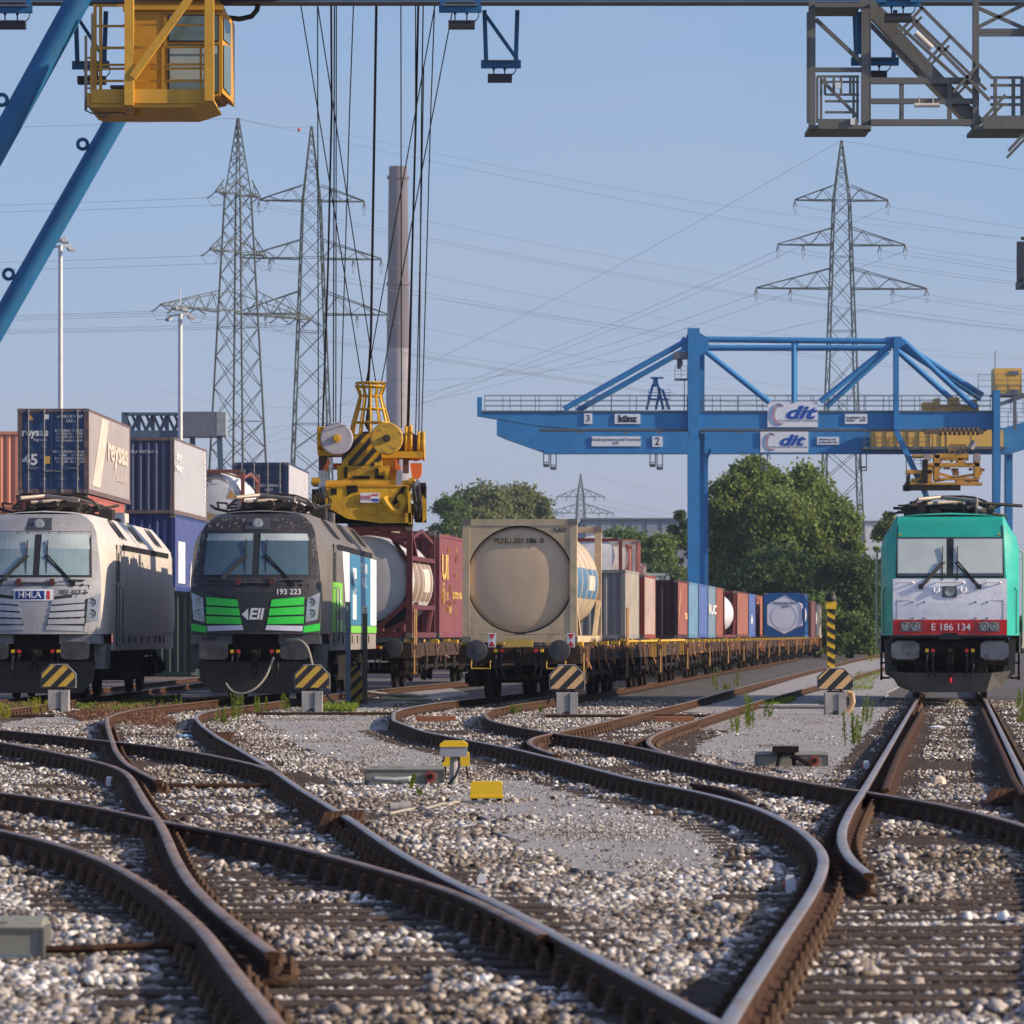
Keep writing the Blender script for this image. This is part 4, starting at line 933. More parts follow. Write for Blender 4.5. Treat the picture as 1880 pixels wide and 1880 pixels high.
# --- tank train ---
xc = lambda D: .20+SL*(D-100)
wt = wagon('first wagon of the tank train with round buffers and red and white tail plates', (xc(99.4), 99.4, RT), RZ, 13.5, group='container wagons', detailed=True)
tail_plate(wt, -.56, -.16, 1.28); tail_plate(wt, 1.12, -.16, 1.28)
b = MB(); b.box(-.3,.30,-.05,.02,1.14,1.30); b.build('yellow_bar', M('yellow_dull', (.55,.36,.06), .6), wt)
for sx in (-1,1):
    b = MB(); b.tube([(sx*1.0,-.1,.85),(sx*1.0,-.12,.68),(sx*.6,-.12,.68),(sx*.6,-.1,.85)], .016, 6); b.build('shunter_grip', m_wagy, wt)
m_beige = M('tank_beige', (.58,.46,.32), .45, .05, .12, 1.5, streak=.55, dcol=(.26,.17,.09)); m_beigef = M('frame_beige', (.54,.41,.25), .55, 0, .15, 2, dirt=.5, dcol=(.20,.16,.11), ds=2.5)
def plnu(t, hw, L, H, zc):
    b = MB(); b.lathe([(1.115,.045),(1.155,.045)], (0,0,zc), (0,1,0), 60, caps=False); b.build('painted_gap_shadow', m_black, t)  # black ring paints the shade in the gap round the tank head
    b = MB(); b.text('PLNU 001 186  0', (-.02,.03,zc+.83), .15, 'front', bold=.01, ext=.012); b.build('lettering', m_blackp, t)
    b = MB(); b.text('"LAG"', (.86,.008,zc+1.05), .11, 'front', bold=.015); b.build('lettering', m_blackp, t)
tank_container('beige tank container on the nearest wagon, lettered PLNU 001 186 0', (xc(99.6), 99.6, RT+1.235), RZ, 7.45, 2.62, m_beigef, m_beige, r=1.17, style='ring', decals=plnu, endcol=M('tank_beige_end', (.60,.44,.28), .5, .0, .08, 1.2, streak=.2, dcol=(.48,.34,.21)), band=(-18,14,M('band_blue', (.08,.17,.28), .5)))
xc2 = lambda D: xc(D)
grp = 'container wagons'
for k, D in enumerate(np.arange(113.4, 276, 14.0)):
    col_ = ['orange','brown','dark']
    wagon(f'empty flat wagon, number {["two","three","four","five","six","seven","eight","nine","ten","eleven","twelve","thirteen"][k]} in the row behind the beige tank', (xc(D), D, RT), RZ, 13.6, group=grp, yellow=(k in (0,1)), seed=k, rail=(k==0))
m_bluef = M('frame_blue', (.01,.10,.28), .5, 0, .1); m_pinkw = M('tank_white', (.62,.56,.55), .45, 0, .1, 1, streak=.2)
def hexd(t, hw, L, H, zc):
    b = MB(); b.xz([(0,zc+1.14),(1.02,zc+.58),(1.02,zc-.58),(0,zc-1.14),(-1.02,zc-.58),(-1.02,zc+.58)], .03, .05); b.build('end_plate', M('plate_pinkwhite', (.88,.82,.80), .5, 0, .05), t)
    b = MB(); b.lathe([(.72,.03),(.74,.018),(.76,.03)], (0,0,zc-.1), (0,1,0), 30, caps=False); b.build('round_seam', M('seam_pinkgrey', (.5,.45,.45), .5), t)
    b = MB(); b.text('SUTU 204 341 5\n22T6', (.03,.025,zc+.58), .2, 'front', ext=.01); b.build('lettering', m_blackp, t)
tank_container('white tank in a blue frame with hexagonal end, far along the empty wagons', (xc(276.4), 276.4, RT+1.25), RZ, 6.06, 2.6, m_bluef, m_pinkw, r=1.14, style='hex', decals=hexd)
for k in range(9):
    D = 282+k*27; wagon(f'far wagon, {["first","second","third","fourth","fifth","sixth","seventh","eighth","ninth"][k]} beyond the blue framed tank', (xc(D), D, RT), RZ, 26, group=grp, seed=20+k)
cols = [(.10,.03,.03),(.55,.48,.40),(.45,.18,.14),(.5,.45,.3),(.12,.3,.4),(.06,.25,.42),(.5,.5,.5)]
for k, c_ in enumerate(cols):
    D = 290+k*20
    if k % 2 == 0: box_container('shipping_container', f'{["dark red","","pinkish red","","teal","","pale grey"][k]} container in the far row behind the blue framed tank', (xc(D)+.0, D, RT+1.2), RZ, 12.2, 2.3, M('far_c%d' % k, c_, .6), group='far containers on the tank train')
    else: tank_container(f'{["","cream","","yellowish","","bright blue",""][k]} tank container in the far row behind the blue framed tank', (xc(D), D, RT+1.2), RZ, 7, 2.3, M('far_c%d' % k, c_, .6), M('far_t%d' % k, (.62,.58,.5), .4), r=1.05, group='far containers on the tank train')
# --- maroon train behind the black locomotive ---
m_mar = M('frame_maroon', (.095,.018,.022), .6, 0, .2, 2, dirt=.35, dcol=(.10,.03,.02)); m_tankw = M('tank_white_old', (.58,.56,.54), .4, .1, .08, 2, dirt=.2, dcol=(.4,.35,.3))
MD = 124.0; mx_ = lambda D: P(757,0,MD).x-1.219+.085*(D-MD); MRZ = -math.atan(.085)
wagon('wagon carrying the maroon framed tank behind the black locomotive', (mx_(123), 123.0, RT), MRZ, 20, group=grp, detailed=True, seed=41, rail=True)
def tkd(t, hw, L, H, zc):
    b = MB(); b.lathe([(.001,.12),(1.0,.16),(1.0,.2)], (0,0,zc), (0,1,0), 30, caps=False)
    b.build('tank_head', m_tankw, t)
    b = MB(); b.add([(-1.1,.10,zc-1.15),(1.05,.10,zc-1.15),(1.05,.10,zc-.05),(.8,.10,zc-.02),(-1.1,.10,zc-.02)],[(0,1,2,3,4)]); b.xz([(-1.1,.25),(.7,.25),(.98,.8),(.98,zc-.02),(-1.1,zc-.02)], .13, .16)
    b.build('black_splash_plate', m_black, t)
    b = MB(); b.xz([(-.1,zc+.3),(.45,zc+.3),(.45,zc+.9),(-.1,zc+.9)], .118, .128); b.build('notice_plate', M('plate_grey', (.45,.46,.47), .5), t)
tank_container('white tank in a maroon frame with cross braces behind the black locomotive', (mx_(MD), MD, RT+1.32), MRZ, 6.06, 2.95, m_mar, m_tankw, r=1.20, style='x', decals=tkd, band=(-25,35,M('band_brown', (.25,.17,.11), .5)))
m_marc = M('container_maroon', (.15,.030,.042), .55, 0, .15, 1, streak=.3, dcol=(.30,.10,.09), dirt=.3)
def mard(t, hw, L, H):
    yl = M('letter_yellow', (.62,.40,.10), .6, 0, .2, 10); rnd = random.Random(4)
    b = MB()
    b.text('Ul', (hw+.004,1.6,1.95), .95, 'right', bold=.03, sx=2.2); b.text('i', (hw+.004,1.2,1.25), .9, 'right', sx=2.5)
    b.text('LOYD NO', (hw+.004,5.1,1.2), .26, 'right', bold=.03, sx=2.4); b.text('W', (hw+.004,3.0,.75), .35, 'right', sx=2.6); b.text('1 1 K', (hw+.004,1.8,1.15), .34, 'right', sx=2.2)
    for k in range(26):
        y = rnd.uniform(.6,5.5); z = rnd.uniform(.5,2.5); l = rnd.uniform(.05,.3); b.bar((hw+.006,y,z),(hw+.006,y+rnd.uniform(-.1,.1),z+l),.03,.01)
    b.build('worn_lettering', yl, t)
box_container('shipping_container', 'maroon container with worn yellow lettering on its sunlit side', (mx_(131.2), 131.2, RT+1.32), MRZ, 12.2, 2.9, m_marc, decals=mard)
wagon('wagon under the maroon container with the yellow lettering', (mx_(144.5), 144.5, RT), MRZ, 14, group=grp, seed=42)
tank_container('white tank in a yellow frame peeping out between spreader and beige tank', (P(838,0,152).x-1.22, 152, RT+1.75), MRZ, 6.06, 2.9, m_yel, M('tank_white_new', (.72,.72,.72), .35), r=1.2)
# --- second row of containers, seen over the empty wagons ---
X2 = lambda D: 4.11+.0965*(D-170)
def blkd(t, hw, L, H):
    b = MB(); rnd = random.Random(2)
    for k in range(26):
        a = rnd.uniform(0,6.28); r_ = rnd.uniform(0,.22); b.cbox((-.62+r_*math.cos(a), -.004, 1.75+r_*1.3*math.sin(a)),(.1,.006,.12)); b.cbox((-.58+r_*math.cos(a)*1.2, -.004, .95+r_*math.sin(a)),(.14,.006,.14))
    b.bar((-.62,-.004,.4),(-.6,-.004,1.6),.07,.006); b.build('graffiti', m_blackp, t)
row2 = [('grey bulk container with black graffiti on its end',170,7.4,2.5,(.36,.35,.33),(.42,.37,.31),blkd,False),
        ('pale container with a red end frame and a white stripe on its side',180.3,6.5,2.45,(.35,.06,.035),(.50,.38,.33),None,False),
        ('dark purple container with yellow logo and lettering on its end',201.4,7.2,2.5,(.07,.015,.03),(.36,.12,.09),'cr',False),
        ('light blue container right of the purple one',209.2,7.5,2.5,(.13,.28,.42),(.16,.32,.46),None,False),
        ('deeper blue container between two light blue ones',217.2,7.5,2.5,(.07,.14,.38),(.09,.17,.42),None,False),
        ('greyish blue container with white letters',225.2,6.8,2.5,(.16,.27,.36),(.20,.30,.38),'ru',False),
        ('rust red container at the end of the blue ones',232.4,6.8,2.5,(.30,.08,.05),(.35,.11,.07),None,False),
        ('faded brick red container in front of the blue framed tank',254.0,13,2.5,(.20,.05,.04),(.36,.14,.10),None,False),
        ('small blue container with a white mark near the blue framed tank',267.8,8.5,2.5,(.08,.14,.36),(.09,.16,.40),'mk',False),
        ('orange brown container beside the blue framed tank',277.0,9.0,2.5,(.22,.05,.03),(.40,.15,.09),None,False)]
m_lw = M('letters_worn_white', (.7,.68,.66), .6)
def crd(t, hw, L, H):
    yl = M('letter_yellow2', (.70,.42,.03), .6)
    b = MB(); b.box(-.2,.12,-.006,.004,.55,.95); b.build('logo_square', yl, t)
    b = MB(); b.text('CCS', (-.04,-.004,.38), .26, 'front', bold=.03); b.build('lettering', yl, t)
    b = MB(); b.box(-.16,-.12,-.004,.002,1.1,2.1); b.build('yellow_strip', yl, t)
    b = MB(); b.text('CMA', (hw+.01,5.6,.95), .4, 'right', bold=.03, sx=2.6)
    for k in range(6): b.box(hw-.005,hw+.008,.6+k*.28,.7+k*.28,.7+.2*k,1.4+.17*k)
    b.build('side_lettering', M('letter_peach', (.7,.42,.22), .6), t)
def rud(t, hw, L, H):
    b = MB(); b.text('RUC', (hw+.01,3.8,1.35), .62, 'right', bold=.03, sx=5.5); b.build('side_lettering', m_lw, t)
def mkd(t, hw, L, H):
    b = MB(); b.text('A', (hw+.01,3.5,1.0), .7, 'right', bold=.05, sx=5); b.build('side_lettering', m_lw, t)
for k, (lb, D, Lc, Hc, c1, c2, dc, _) in enumerate(row2):
    dd = {'cr': crd, 'ru': rud, 'mk': mkd}.get(dc, dc) if dc else None
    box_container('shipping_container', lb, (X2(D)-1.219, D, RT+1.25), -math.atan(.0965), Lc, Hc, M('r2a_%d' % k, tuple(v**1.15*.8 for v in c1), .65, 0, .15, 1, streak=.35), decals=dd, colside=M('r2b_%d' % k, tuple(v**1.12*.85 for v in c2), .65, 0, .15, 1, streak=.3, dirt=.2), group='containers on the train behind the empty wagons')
tank_container('white tank in a dark red frame, far behind the rust red container', (X2(240.5)-1.22, 240.5, RT+1.25), -math.atan(.0965), 12, 2.5, M('darkred_frame', (.14,.02,.02), .6), M('tank_white_new', (.72,.72,.72)), r=1.1)
for k in range(6): wagon(f'{["first","second","third","fourth","fifth","sixth"][k]} wagon of the half hidden row under the coloured containers', (X2(166+k*20)-1.22, 166+k*20, RT), -math.atan(.0965), 19, group=grp, seed=60+k)
# red frame of the pale container, white scribble
# third level: things seen above the grey container
Y3 = 203
tank_container('white tank in a dark red frame above the grey bulk container', (P(1133,0,Y3).x-1.0, Y3, P(0,1043,Y3).z-.3), 0, 6.06, 1.6, M('darkred_frame', (.14,.02,.02), .6), M('tank_white_new', (.72,.72,.72)), r=.72, style='none')
tank_container('grey framed tank between the white tank and the pink container', (P(1158,0,Y3+2).x-1.0, Y3+2, P(0,1043,Y3).z-.3), 0, 6.06, 1.5, M('frame_grey', (.34,.33,.31), .6), M('tank_cream', (.6,.55,.48)), r=.68, style='none')
box_container('shipping_container', 'small pinkish red container above the grey bulk container', (P(1168,0,Y3+6).x-.9, Y3+6, P(0,1045,Y3).z-.5), 0, 6, 1.9, M('c_pink', (.42,.16,.13), .6), Wd=2.2)
box_container('shipping_container', 'low grey container above the pale container with a red end', (P(1193,0,Y3+10).x-1.4, Y3+10, P(0,1062,Y3).z-.5), 0, 6, 1.3, M('c_grey3', (.36,.37,.34), .6), Wd=2.5)
box_container('shipping_container', 'low grey container just above the dark purple one', (P(1233,0,Y3+14).x-1.4, Y3+14, P(0,1070,Y3).z-.5), 0, 6, 1.1, M('c_grey3', (.36,.37,.34), .6), Wd=2.6)
for D_, w_ in ((Y3,2.4),(Y3+6.3,2.4),(Y3+13,2.4)):
    wagon('wagon carrying the tanks above the grey bulk container', (P(1145,0,Y3).x+.09*(D_-Y3)-.8, D_, RT), -.05, 6.2, group='wagons of the back row', seed=80)
# --- yard stacks at the left ---
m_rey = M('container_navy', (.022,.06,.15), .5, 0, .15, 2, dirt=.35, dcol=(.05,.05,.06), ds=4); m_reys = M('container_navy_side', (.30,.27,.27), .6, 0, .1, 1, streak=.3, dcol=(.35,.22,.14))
m_reyf = M('frame_navy_rust', (.10,.07,.08), .6, 0, .3, 3, dirt=.8, dcol=(.35,.17,.08), ds=5)
def reyd(t, hw, L, H):
    b = MB(); b.text('reysas', (-.62,.005,2.08), .36, 'front', bold=.03); b.text('logistics', (-.45,.005,1.84), .14); b.text('45', (-.78,.005,1.14), .52, 'front', bold=.03)
    b.text('ARMU 970267 8\nL5G1', (.62,.005,2.55), .15, line=1.0); b.text('ISTANBUL-TURKEY\nTel:0850 211 12 00\nFax:0850 211 11 67\ninfo@reysas.com.tr', (.55,.005,1.98), .115, line=.95)
    b.text('MAX. GROSS\nTARE\nPAYLOAD\nCU.CAP.', (.32,.005,1.25), .115, align='CENTER'); b.text('34.000 KG\n4.700 KG\n29.300 KG\n86.0 CU.M', (.85,.005,1.25), .115); b.cbox((-.22,.005,2.62),(.15,.01,.16))
    b.build('door_lettering', m_lw, t)
    b = MB(); b.prism([(-.11,0),(.11,0),(0,.18)], (-.78,.0,2.52), (1,0,0),(0,0,1),(0,1,0), .01); b.cbox((-.20,.0,1.15),(.19,.01,.26)); b.build('orange_label', M('orange_label', (.62,.33,.07), .5), t)
    b = MB(); b.text('reysas', (hw+.012,9.3,1.75), 1.15, 'right', sx=2.4, bold=.03); b.prism([(1.2,.3),(3.6,.3),(6.4,2.75),(4.2,2.75)], (hw-.01,0,0), (0,1,0),(0,0,1),(1,0,0), .016)  # slanted cream band across the side, in one mesh with the letters
    b.text('85.0 CU.M', (hw+.012,10.5,.8), .3, 'right', sx=2.4); b.build('side_lettering', M('side_cream', (.62,.50,.40), .6), t)
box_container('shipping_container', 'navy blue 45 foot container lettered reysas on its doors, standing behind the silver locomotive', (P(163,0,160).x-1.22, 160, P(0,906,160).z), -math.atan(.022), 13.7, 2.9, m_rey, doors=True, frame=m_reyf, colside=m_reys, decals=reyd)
# its stack below
box_container('shipping_container', 'rust red container under the navy reysas container', (P(163,0,160).x-1.3, 160.4, P(0,906,160).z-2.93), -math.atan(.022), 12.2, 2.9, M('c_rustred', (.38,.10,.07), .6, 0, .15, 1, streak=.2))
box_container('shipping_container', 'lowest container in the stack under the navy reysas container', (P(163,0,160).x-1.35, 160.2, 0.02), -math.atan(.022), 12.2, P(0,906,160).z-2.97, M('c_rustred2', (.30,.08,.06), .6))
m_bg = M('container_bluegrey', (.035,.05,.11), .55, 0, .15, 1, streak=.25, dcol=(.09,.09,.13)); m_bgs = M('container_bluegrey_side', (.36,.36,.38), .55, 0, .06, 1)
def bgd(t, hw, L, H):
    b = MB(); b.text('UXU 747261 6', (-.0,.002,2.35), .16, 'front', sx=1.25); b.text('sky\nriver', (hw+.012,1.6,2.0), .45, 'right', sx=3, bold=.03)
    for k in range(8): b.cbox((hw+.01,11.3,2.35-k*.22),(.01,.35,.12))
    b.build('lettering', m_lw, t)
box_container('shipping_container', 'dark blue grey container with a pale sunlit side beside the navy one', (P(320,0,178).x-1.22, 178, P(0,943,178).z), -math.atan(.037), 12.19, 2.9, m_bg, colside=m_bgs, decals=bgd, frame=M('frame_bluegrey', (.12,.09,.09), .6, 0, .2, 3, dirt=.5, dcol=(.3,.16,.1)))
m_bl2 = M('container_royal', (.015,.04,.16), .5, 0, .1, 1, streak=.15); 
def bl2d(t, hw, L, H):
    b = MB(); b.cbox((hw+.01,2.2,1.1),(.02,2.4,1.6)); 
    for k in range(3): b.prism([(5.2+k*1.9,.2),(6.2+k*1.9,.2),(5.7+k*1.9,1.2)], (hw,0,0), (0,1,0),(0,0,1),(1,0,0), .02)
    b.build('side_lettering', m_lw, t)
z2 = P(0,943,178).z-2.93
box_container('shipping_container', 'royal blue container with a white panel, below the blue grey one', (P(320,0,178).x-1.19, 178.1, z2), -math.atan(.037), 12.19, 2.9, m_bl2, decals=bl2d, colside=M('container_royal_side', (.04,.06,.20), .5))
box_container('shipping_container', 'dark green container at the bottom of the stack between the two dark locomotives', (P(352,0,178).x-1.0, 177, .02), -math.atan(.037), 12.19, z2-.06, M('c_dkgreen', (.006,.03,.024), .5))
box_container('shipping_container', 'orange red container cut off by the left edge of the photo', (P(28,0,165).x-1.22-.02, 178, P(0,932,178).z), -math.atan(.05), 12.2, 2.9, M('c_orangered', (.78,.30,.17), .6, 0, .06, .5))
box_container('shipping_container', 'lower orange red container at the left edge', (P(28,0,165).x-1.22-.02, 178, P(0,932,178).z-2.93), -math.atan(.05), 12.2, 2.9, M('c_orangered', (.50,.17,.10)))
box_container('shipping_container', 'bottom orange red container at the left edge', (P(28,0,165).x-1.22-.02, 178, .02), -math.atan(.05), 12.2, P(0,932,178).z-2.97, M('c_orangered', (.50,.17,.10)))
b = MB()
# grey swap tank with brown frame, centre left
def swd(t, hw, L, H, zc):
    b = MB(); b.xz([(-1.0,.15),(1.0,.15),(1.0,1.5),(.1,2.6),(-1.0,2.6)], .06, .1); p_ = b.build('end_panel', M('panel_grey', (.33,.31,.29), .6), t)
    b = MB(); b.text('DANU\n21 3412\nTARE  4 200\nNET  31 800\n25 000 L', (-.45,.05,1.95), .2, 'front'); b.build('lettering', m_blackp, p_)
    b = MB(); b.xz([(.35,1.35),(1.0,1.35),(.68,1.92)], .04, .056); s_ = b.build('warning_plate', m_white, p_)
    b = MB(); b.xz([(.48,1.42),(.88,1.42),(.68,1.78)], .03, .038); b.build('orange_triangle', M('orange_label', (.62,.33,.07)), s_)
    b = MB(); b.xz([(-.85,.4),(.1,.4),(.1,1.1),(-.85,1.1)], .04, .056); b.build('tan_plate', M('tan_plate', (.5,.36,.2), .5), p_)
tank_container('grey tank container with a rusty frame and a warning triangle above the black locomotive', (P(449,0,192).x-1.22, 192, P(0,862,192).z-2.6), -math.atan(.05), 6.06, 2.6, M('frame_rustbrown', (.22,.07,.05), .6), M('tank_white_new', (.72,.72,.72)), r=1.15, decals=swd, style='none')
box_container('shipping_container', 'dark red container carrying the grey tank container', (P(449,0,192).x-1.22, 192, .02), -math.atan(.05), 12.2, P(0,862,192).z-2.65, M('c_rustred2', (.30,.08,.06)))
def nvd(t, hw, L, H):
    b = MB(); b.text('MSCU 409348 1\n45G1', (.35,-.002,1.55), .17); b.text('30 480 KG\n3 880 KG\n26 600', (.5,-.002,.6), .15); b.build('lettering', m_lw, t)
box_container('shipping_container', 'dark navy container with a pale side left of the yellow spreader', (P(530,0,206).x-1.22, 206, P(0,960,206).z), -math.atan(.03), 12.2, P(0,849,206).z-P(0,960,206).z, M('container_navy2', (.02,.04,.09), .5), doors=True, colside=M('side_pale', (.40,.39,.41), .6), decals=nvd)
box_container('shipping_container', 'grey container under the dark navy one left of the spreader', (P(530,0,206).x-1.22, 206.2, .02), -math.atan(.03), 12.2, P(0,960,206).z-.05, M('c_grey3', (.36,.37,.34)))
# ================= DISTANCE: pylons, chimney, masts, hall, trees =================
m_pyl = M('pylon_steel', (.06,.075,.065), .7, .2, .1); m_wire = M('wire_grey', (.16,.17,.18), .6, .3, 0)
def lattice(b, z0, z1, w0, w1, n, r, ang=0, mi=0, legw=None):
    """square lattice column centred on the local origin"""
    ca, sa = math.cos(ang), math.sin(ang); rot = lambda x,y,z: (x*ca-y*sa, x*sa+y*ca, z)
    hs = [0]; 
    for k in range(n): hs.append(hs[-1]+ (1.0-.55*k/n))
    hs = [z0+(z1-z0)*h/hs[-1] for h in hs]
    wd = lambda z: w0+(w1-w0)*(z-z0)/(z1-z0)
    cor = ((-1,-1),(1,-1),(1,1),(-1,1))
    for i,(cx,cy) in enumerate(cor):
        b.bar(rot(cx*w0/2,cy*w0/2,z0), rot(cx*w1/2,cy*w1/2,z1), legw or r*1.8, mi=mi)
        dx, dy = cor[(i+1)%4]
        for k, (a, c) in enumerate(zip(hs, hs[1:])):
            wa, wc = wd(a)/2, wd(c)/2
            b.bar(rot(cx*wa,cy*wa,a), rot(dx*wc,dy*wc,c), r, mi=mi); b.bar(rot(dx*wa,dy*wa,a), rot(cx*wc,cy*wc,c), r, mi=mi)
            if k % 3 == 0: b.bar(rot(cx*wa,cy*wa,a), rot(dx*wa,dy*wa,a), r, mi=mi)
def pylon(px, ytop, D, ang, arms, wbase, label, r=.082, ygr=1165, group='electricity pylons'):
    s = F/D; X = (px-940)/s; H = CH+(HZ-ytop)/s
    t = thing('electricity_pylon', label, 'pylon', (X, D, 0), ang, group)
    zn = arms[0][0]  # top arm height
    b = MB(); wn = wbase*.34
    wat = lambda z: wbase+(wn-wbase)*z/zn if z < zn else wn*(1-(z-zn)/(H-zn))+.15
    lattice(b, 0, zn*.5, wbase, wat(zn*.5), 6, r, legw=r*2.4); lattice(b, zn*.5, zn, wat(zn*.5), wn, 9, r*.85, legw=r*2.2); lattice(b, zn, H, wn, .15, 8, r*.7, legw=r*1.5)
    b.build('lattice_mast', m_pyl, t)
    tips = [(0,0,H)]
    for z, L_, up in arms:
        w_ = wat(z)/2; a = MB(); c_ = MB()
        for sx in (-1,1):
            for sy in (-1,1):
                a.bar((sx*w_,sy*w_,z),(sx*L_,sy*.15,z),r*1.7); a.bar((sx*w_,sy*w_,z+up),(sx*L_,sy*.15,z+.1),r*1.3)
                n_ = max(4, int(L_/1.6))
                for k in range(n_):
                    f0, f1 = k/n_, (k+1)/n_; x0 = w_+(L_-w_)*f0; x1 = w_+(L_-w_)*f1; y0 = w_+(.15-w_)*f0; y1 = w_+(.15-w_)*f1
                    a.bar((sx*x0,sy*y0,z+up*(1-f0)),(sx*x1,sy*y1,z),r*.8) if k % 2 else a.bar((sx*x0,sy*y0,z),(sx*x1,sy*y1,z+up*(1-f1)),r*.8)
                    a.bar((sx*x1,sy*y1,z),(sx*x1,-sy*y1,z),r*.7)
            for f_ in (.55,.8,1.0) if L_ > 12 else (.6,1.0) if L_ > 8 else (1.0,):
                x = sx*L_*f_; tips.append((x,0,z-.7))
                for sy in (-1,1): c_.tube([(x,sy*.1,z),(x+.0,sy*.9,z-.5),(x,sy*1.4,z-.7)], r*1.0, 5)
                c_.tube([(x,-1.4,z-.7),(x,-.6,z-1.7),(x,.6,z-1.7),(x,1.4,z-.7)], r*.35, 4)
        a.build('cross_arm', m_pyl, t); c_.build('insulator_string', M('insulator_grey', (.2,.2,.2), .4), t)
    rot = Matrix.Rotation(ang, 3, 'Z')
    return [rot @ Vector(p)+Vector((X, D, 0)) for p in tips]
def zz_(py, D): return CH+(HZ-py)*D/F
D1 = 560.
tp1 = pylon(437, 217, D1, R(58), [(zz_(357,D1),4.4,1.7),(zz_(464,D1),5.6,1.9),(zz_(574,D1),15.5,2.6)], 6.6, 'leftmost lattice pylon, seen almost edge on with a pointed top')
D2 = 575.
tp2 = pylon(572, 232, D2, R(8), [(zz_(369,D2),6.5,1.9),(zz_(475,D2),8.6,2.3),(zz_(577,D2),9.4,2.8)], 6.3, 'second lattice pylon, behind the crane ropes')
D3 = 600.
tp3 = pylon(1545, 258, D3, R(4), [(zz_(368,D3),6.0,1.9),(zz_(450,D3),8.2,2.2),(zz_(530,D3),11.0,2.6)], 6.0, 'tall lattice pylon standing behind the far blue cranes')
D4 = 1750.
tp4 = pylon(1066, 870, D4, R(10), [(zz_(912,D4),9.0,3.0),(zz_(942,D4),12.5,3.5)], 7.0, 'small faraway pylon above the beige tank', r=.16)
def wires(A, B, n=12, sag=.035, r=.017, label='thin overhead power line'):
    for a, b_ in zip(A, B):
        a = Vector(a); b_ = Vector(b_); L_ = (b_-a).length; pts = []
        for k in range(n+1):
            f = k/n; p = a.lerp(b_, f); p.z -= 4*sag*L_*f*(1-f); pts.append(p)
        m_ = MB(); m_.tube(pts, r, 4); tag(m_.build('power_line', m_wire), label, 'power line', 'power lines strung between the pylons')
wires(tp1, [p+Vector((-230,60,14)) for p in tp1], sag=.02, label='thin power line running off to the left from the leftmost pylon')
wires(tp2[::2], [Vector((180, 900, p.z*1.25)) for p in tp2[::2]], sag=.02, n=16, label='thin power line between the pylon behind the ropes and the far right')
wires(tp1[:8], [Vector((250, 760, p.z*.85+4)) for p in tp1[:8]], sag=.03, n=16, label='thin power line sagging from the leftmost pylon towards the right')
wires(tp3, [Vector((190, 640, p.z*.97-2)) for p in tp3], sag=.03, label='thin power line leaving the tall right pylon to the right')
wires(tp3[::2], [Vector((-190+i*18, 1500, 34+i*12)) for i, p in enumerate(tp3[::2])], sag=.012, n=20, r=.022, label='thin power line running from the tall right pylon down to the left')
wires([tp1[0]], [tp2[0]], sag=.03, label='ground wire between the two left pylon tops')
wires(tp4, [Vector((330, 2100, p.z)) for p in tp4], sag=.03, r=.035, label='faint power line near the small faraway pylon')
b = MB(); b.lathe([(.001,-.22),(.16,-.16),(.22,0),(.16,.16),(.001,.22)], P(549,238,566), (0,0,1), 12); tag(b.build('warning_ball', M('ball_red', (.6,.08,.05), .5), smooth=60), 'small red aviation ball on the ground wire between the left pylons', 'warning ball')
# chimney
DC = 1500.; s_ = F/DC
t = thing('chimney', 'tall round factory chimney, dark above and pale below, with two ring platforms', 'chimney', ((731-940)/s_, DC, 0))
def rz_(py): return CH+(HZ-py)/s_
b = MB(); b.lathe([(26/s_,0),(23/s_,rz_(800)),(21.5/s_,rz_(650)),(21/s_,rz_(640))], (0,0,0), (0,0,1), 40, caps=False); b.build('lower_shaft', M('chimney_concrete', (.30,.27,.27), .9, 0, .12, .08, streak=.5, dcol=(.2,.18,.19)), t, smooth=60)
b = MB(); b.lathe([(21/s_,rz_(640)),(19.3/s_,rz_(520)),(17.6/s_,rz_(330)),(16.8/s_,rz_(325)),(16.8/s_,rz_(306)),(14/s_,rz_(306)),(13/s_,rz_(340)),(.01,rz_(340))], (0,0,0), (0,0,1), 40, caps=False); b.build('upper_shaft', M('chimney_dark', (.12,.10,.105), .9, 0, .15, .06), t, smooth=60)
for yy in (521, 326):
    b = MB(); rr = (20.6 if yy == 521 else 19.5)/s_; b.lathe([(rr-.3,rz_(yy)-.6),(rr+.2,rz_(yy)-.4),(rr+.2,rz_(yy)+.5),(rr-.3,rz_(yy)+.5)], (0,0,0), (0,0,1), 40); b.build('ring_platform', M('platform_rust', (.14,.10,.10), .8), t)
# lamp masts
def mast(px, ytop, D, label, rod=False):
    s = F/D; H = CH+(HZ-ytop)/s; t = thing('floodlight_mast', label, 'light mast', ((px-940)/s, D, 0), 0, 'tall floodlight masts')
    b = MB(); b.cyl((0,0,0),(0,0,H-.6), 5.5/s, 4.0/s, 14); b.build('pole', M('mast_galvanised', (.55,.54,.52), .5, .2, .08), t, smooth=40)
    b = MB(); b.cbox((0,0,H-.3),(22/s,.6,.25)); 
    if rod: b.cyl((0,0,H),(0,0,H+30/s),.04,n=6)
    b.bar((-20/s,0,H-.75),(20/s,.3,H-.6),.12); b.build('crossbar', M('mast_galvanised', (.55,.54,.52)), t)
    for sx, dz in ((-1,-.9),(-.5,-.1),(.45,-.3),(1,-.8)):
        q = MB(); q.bar((sx*17/s,-.2,H+dz),(sx*23/s,-.5,H+dz-.2),.4,.16); q.build('floodlight', M('lamp_housing_grey', (.30,.31,.31), .5), t)
mast(111, 432, 290, 'tall pale floodlight mast behind the navy container'); mast(331, 560, 330, 'tall pale floodlight mast with a lightning rod, left of the pylons', True)
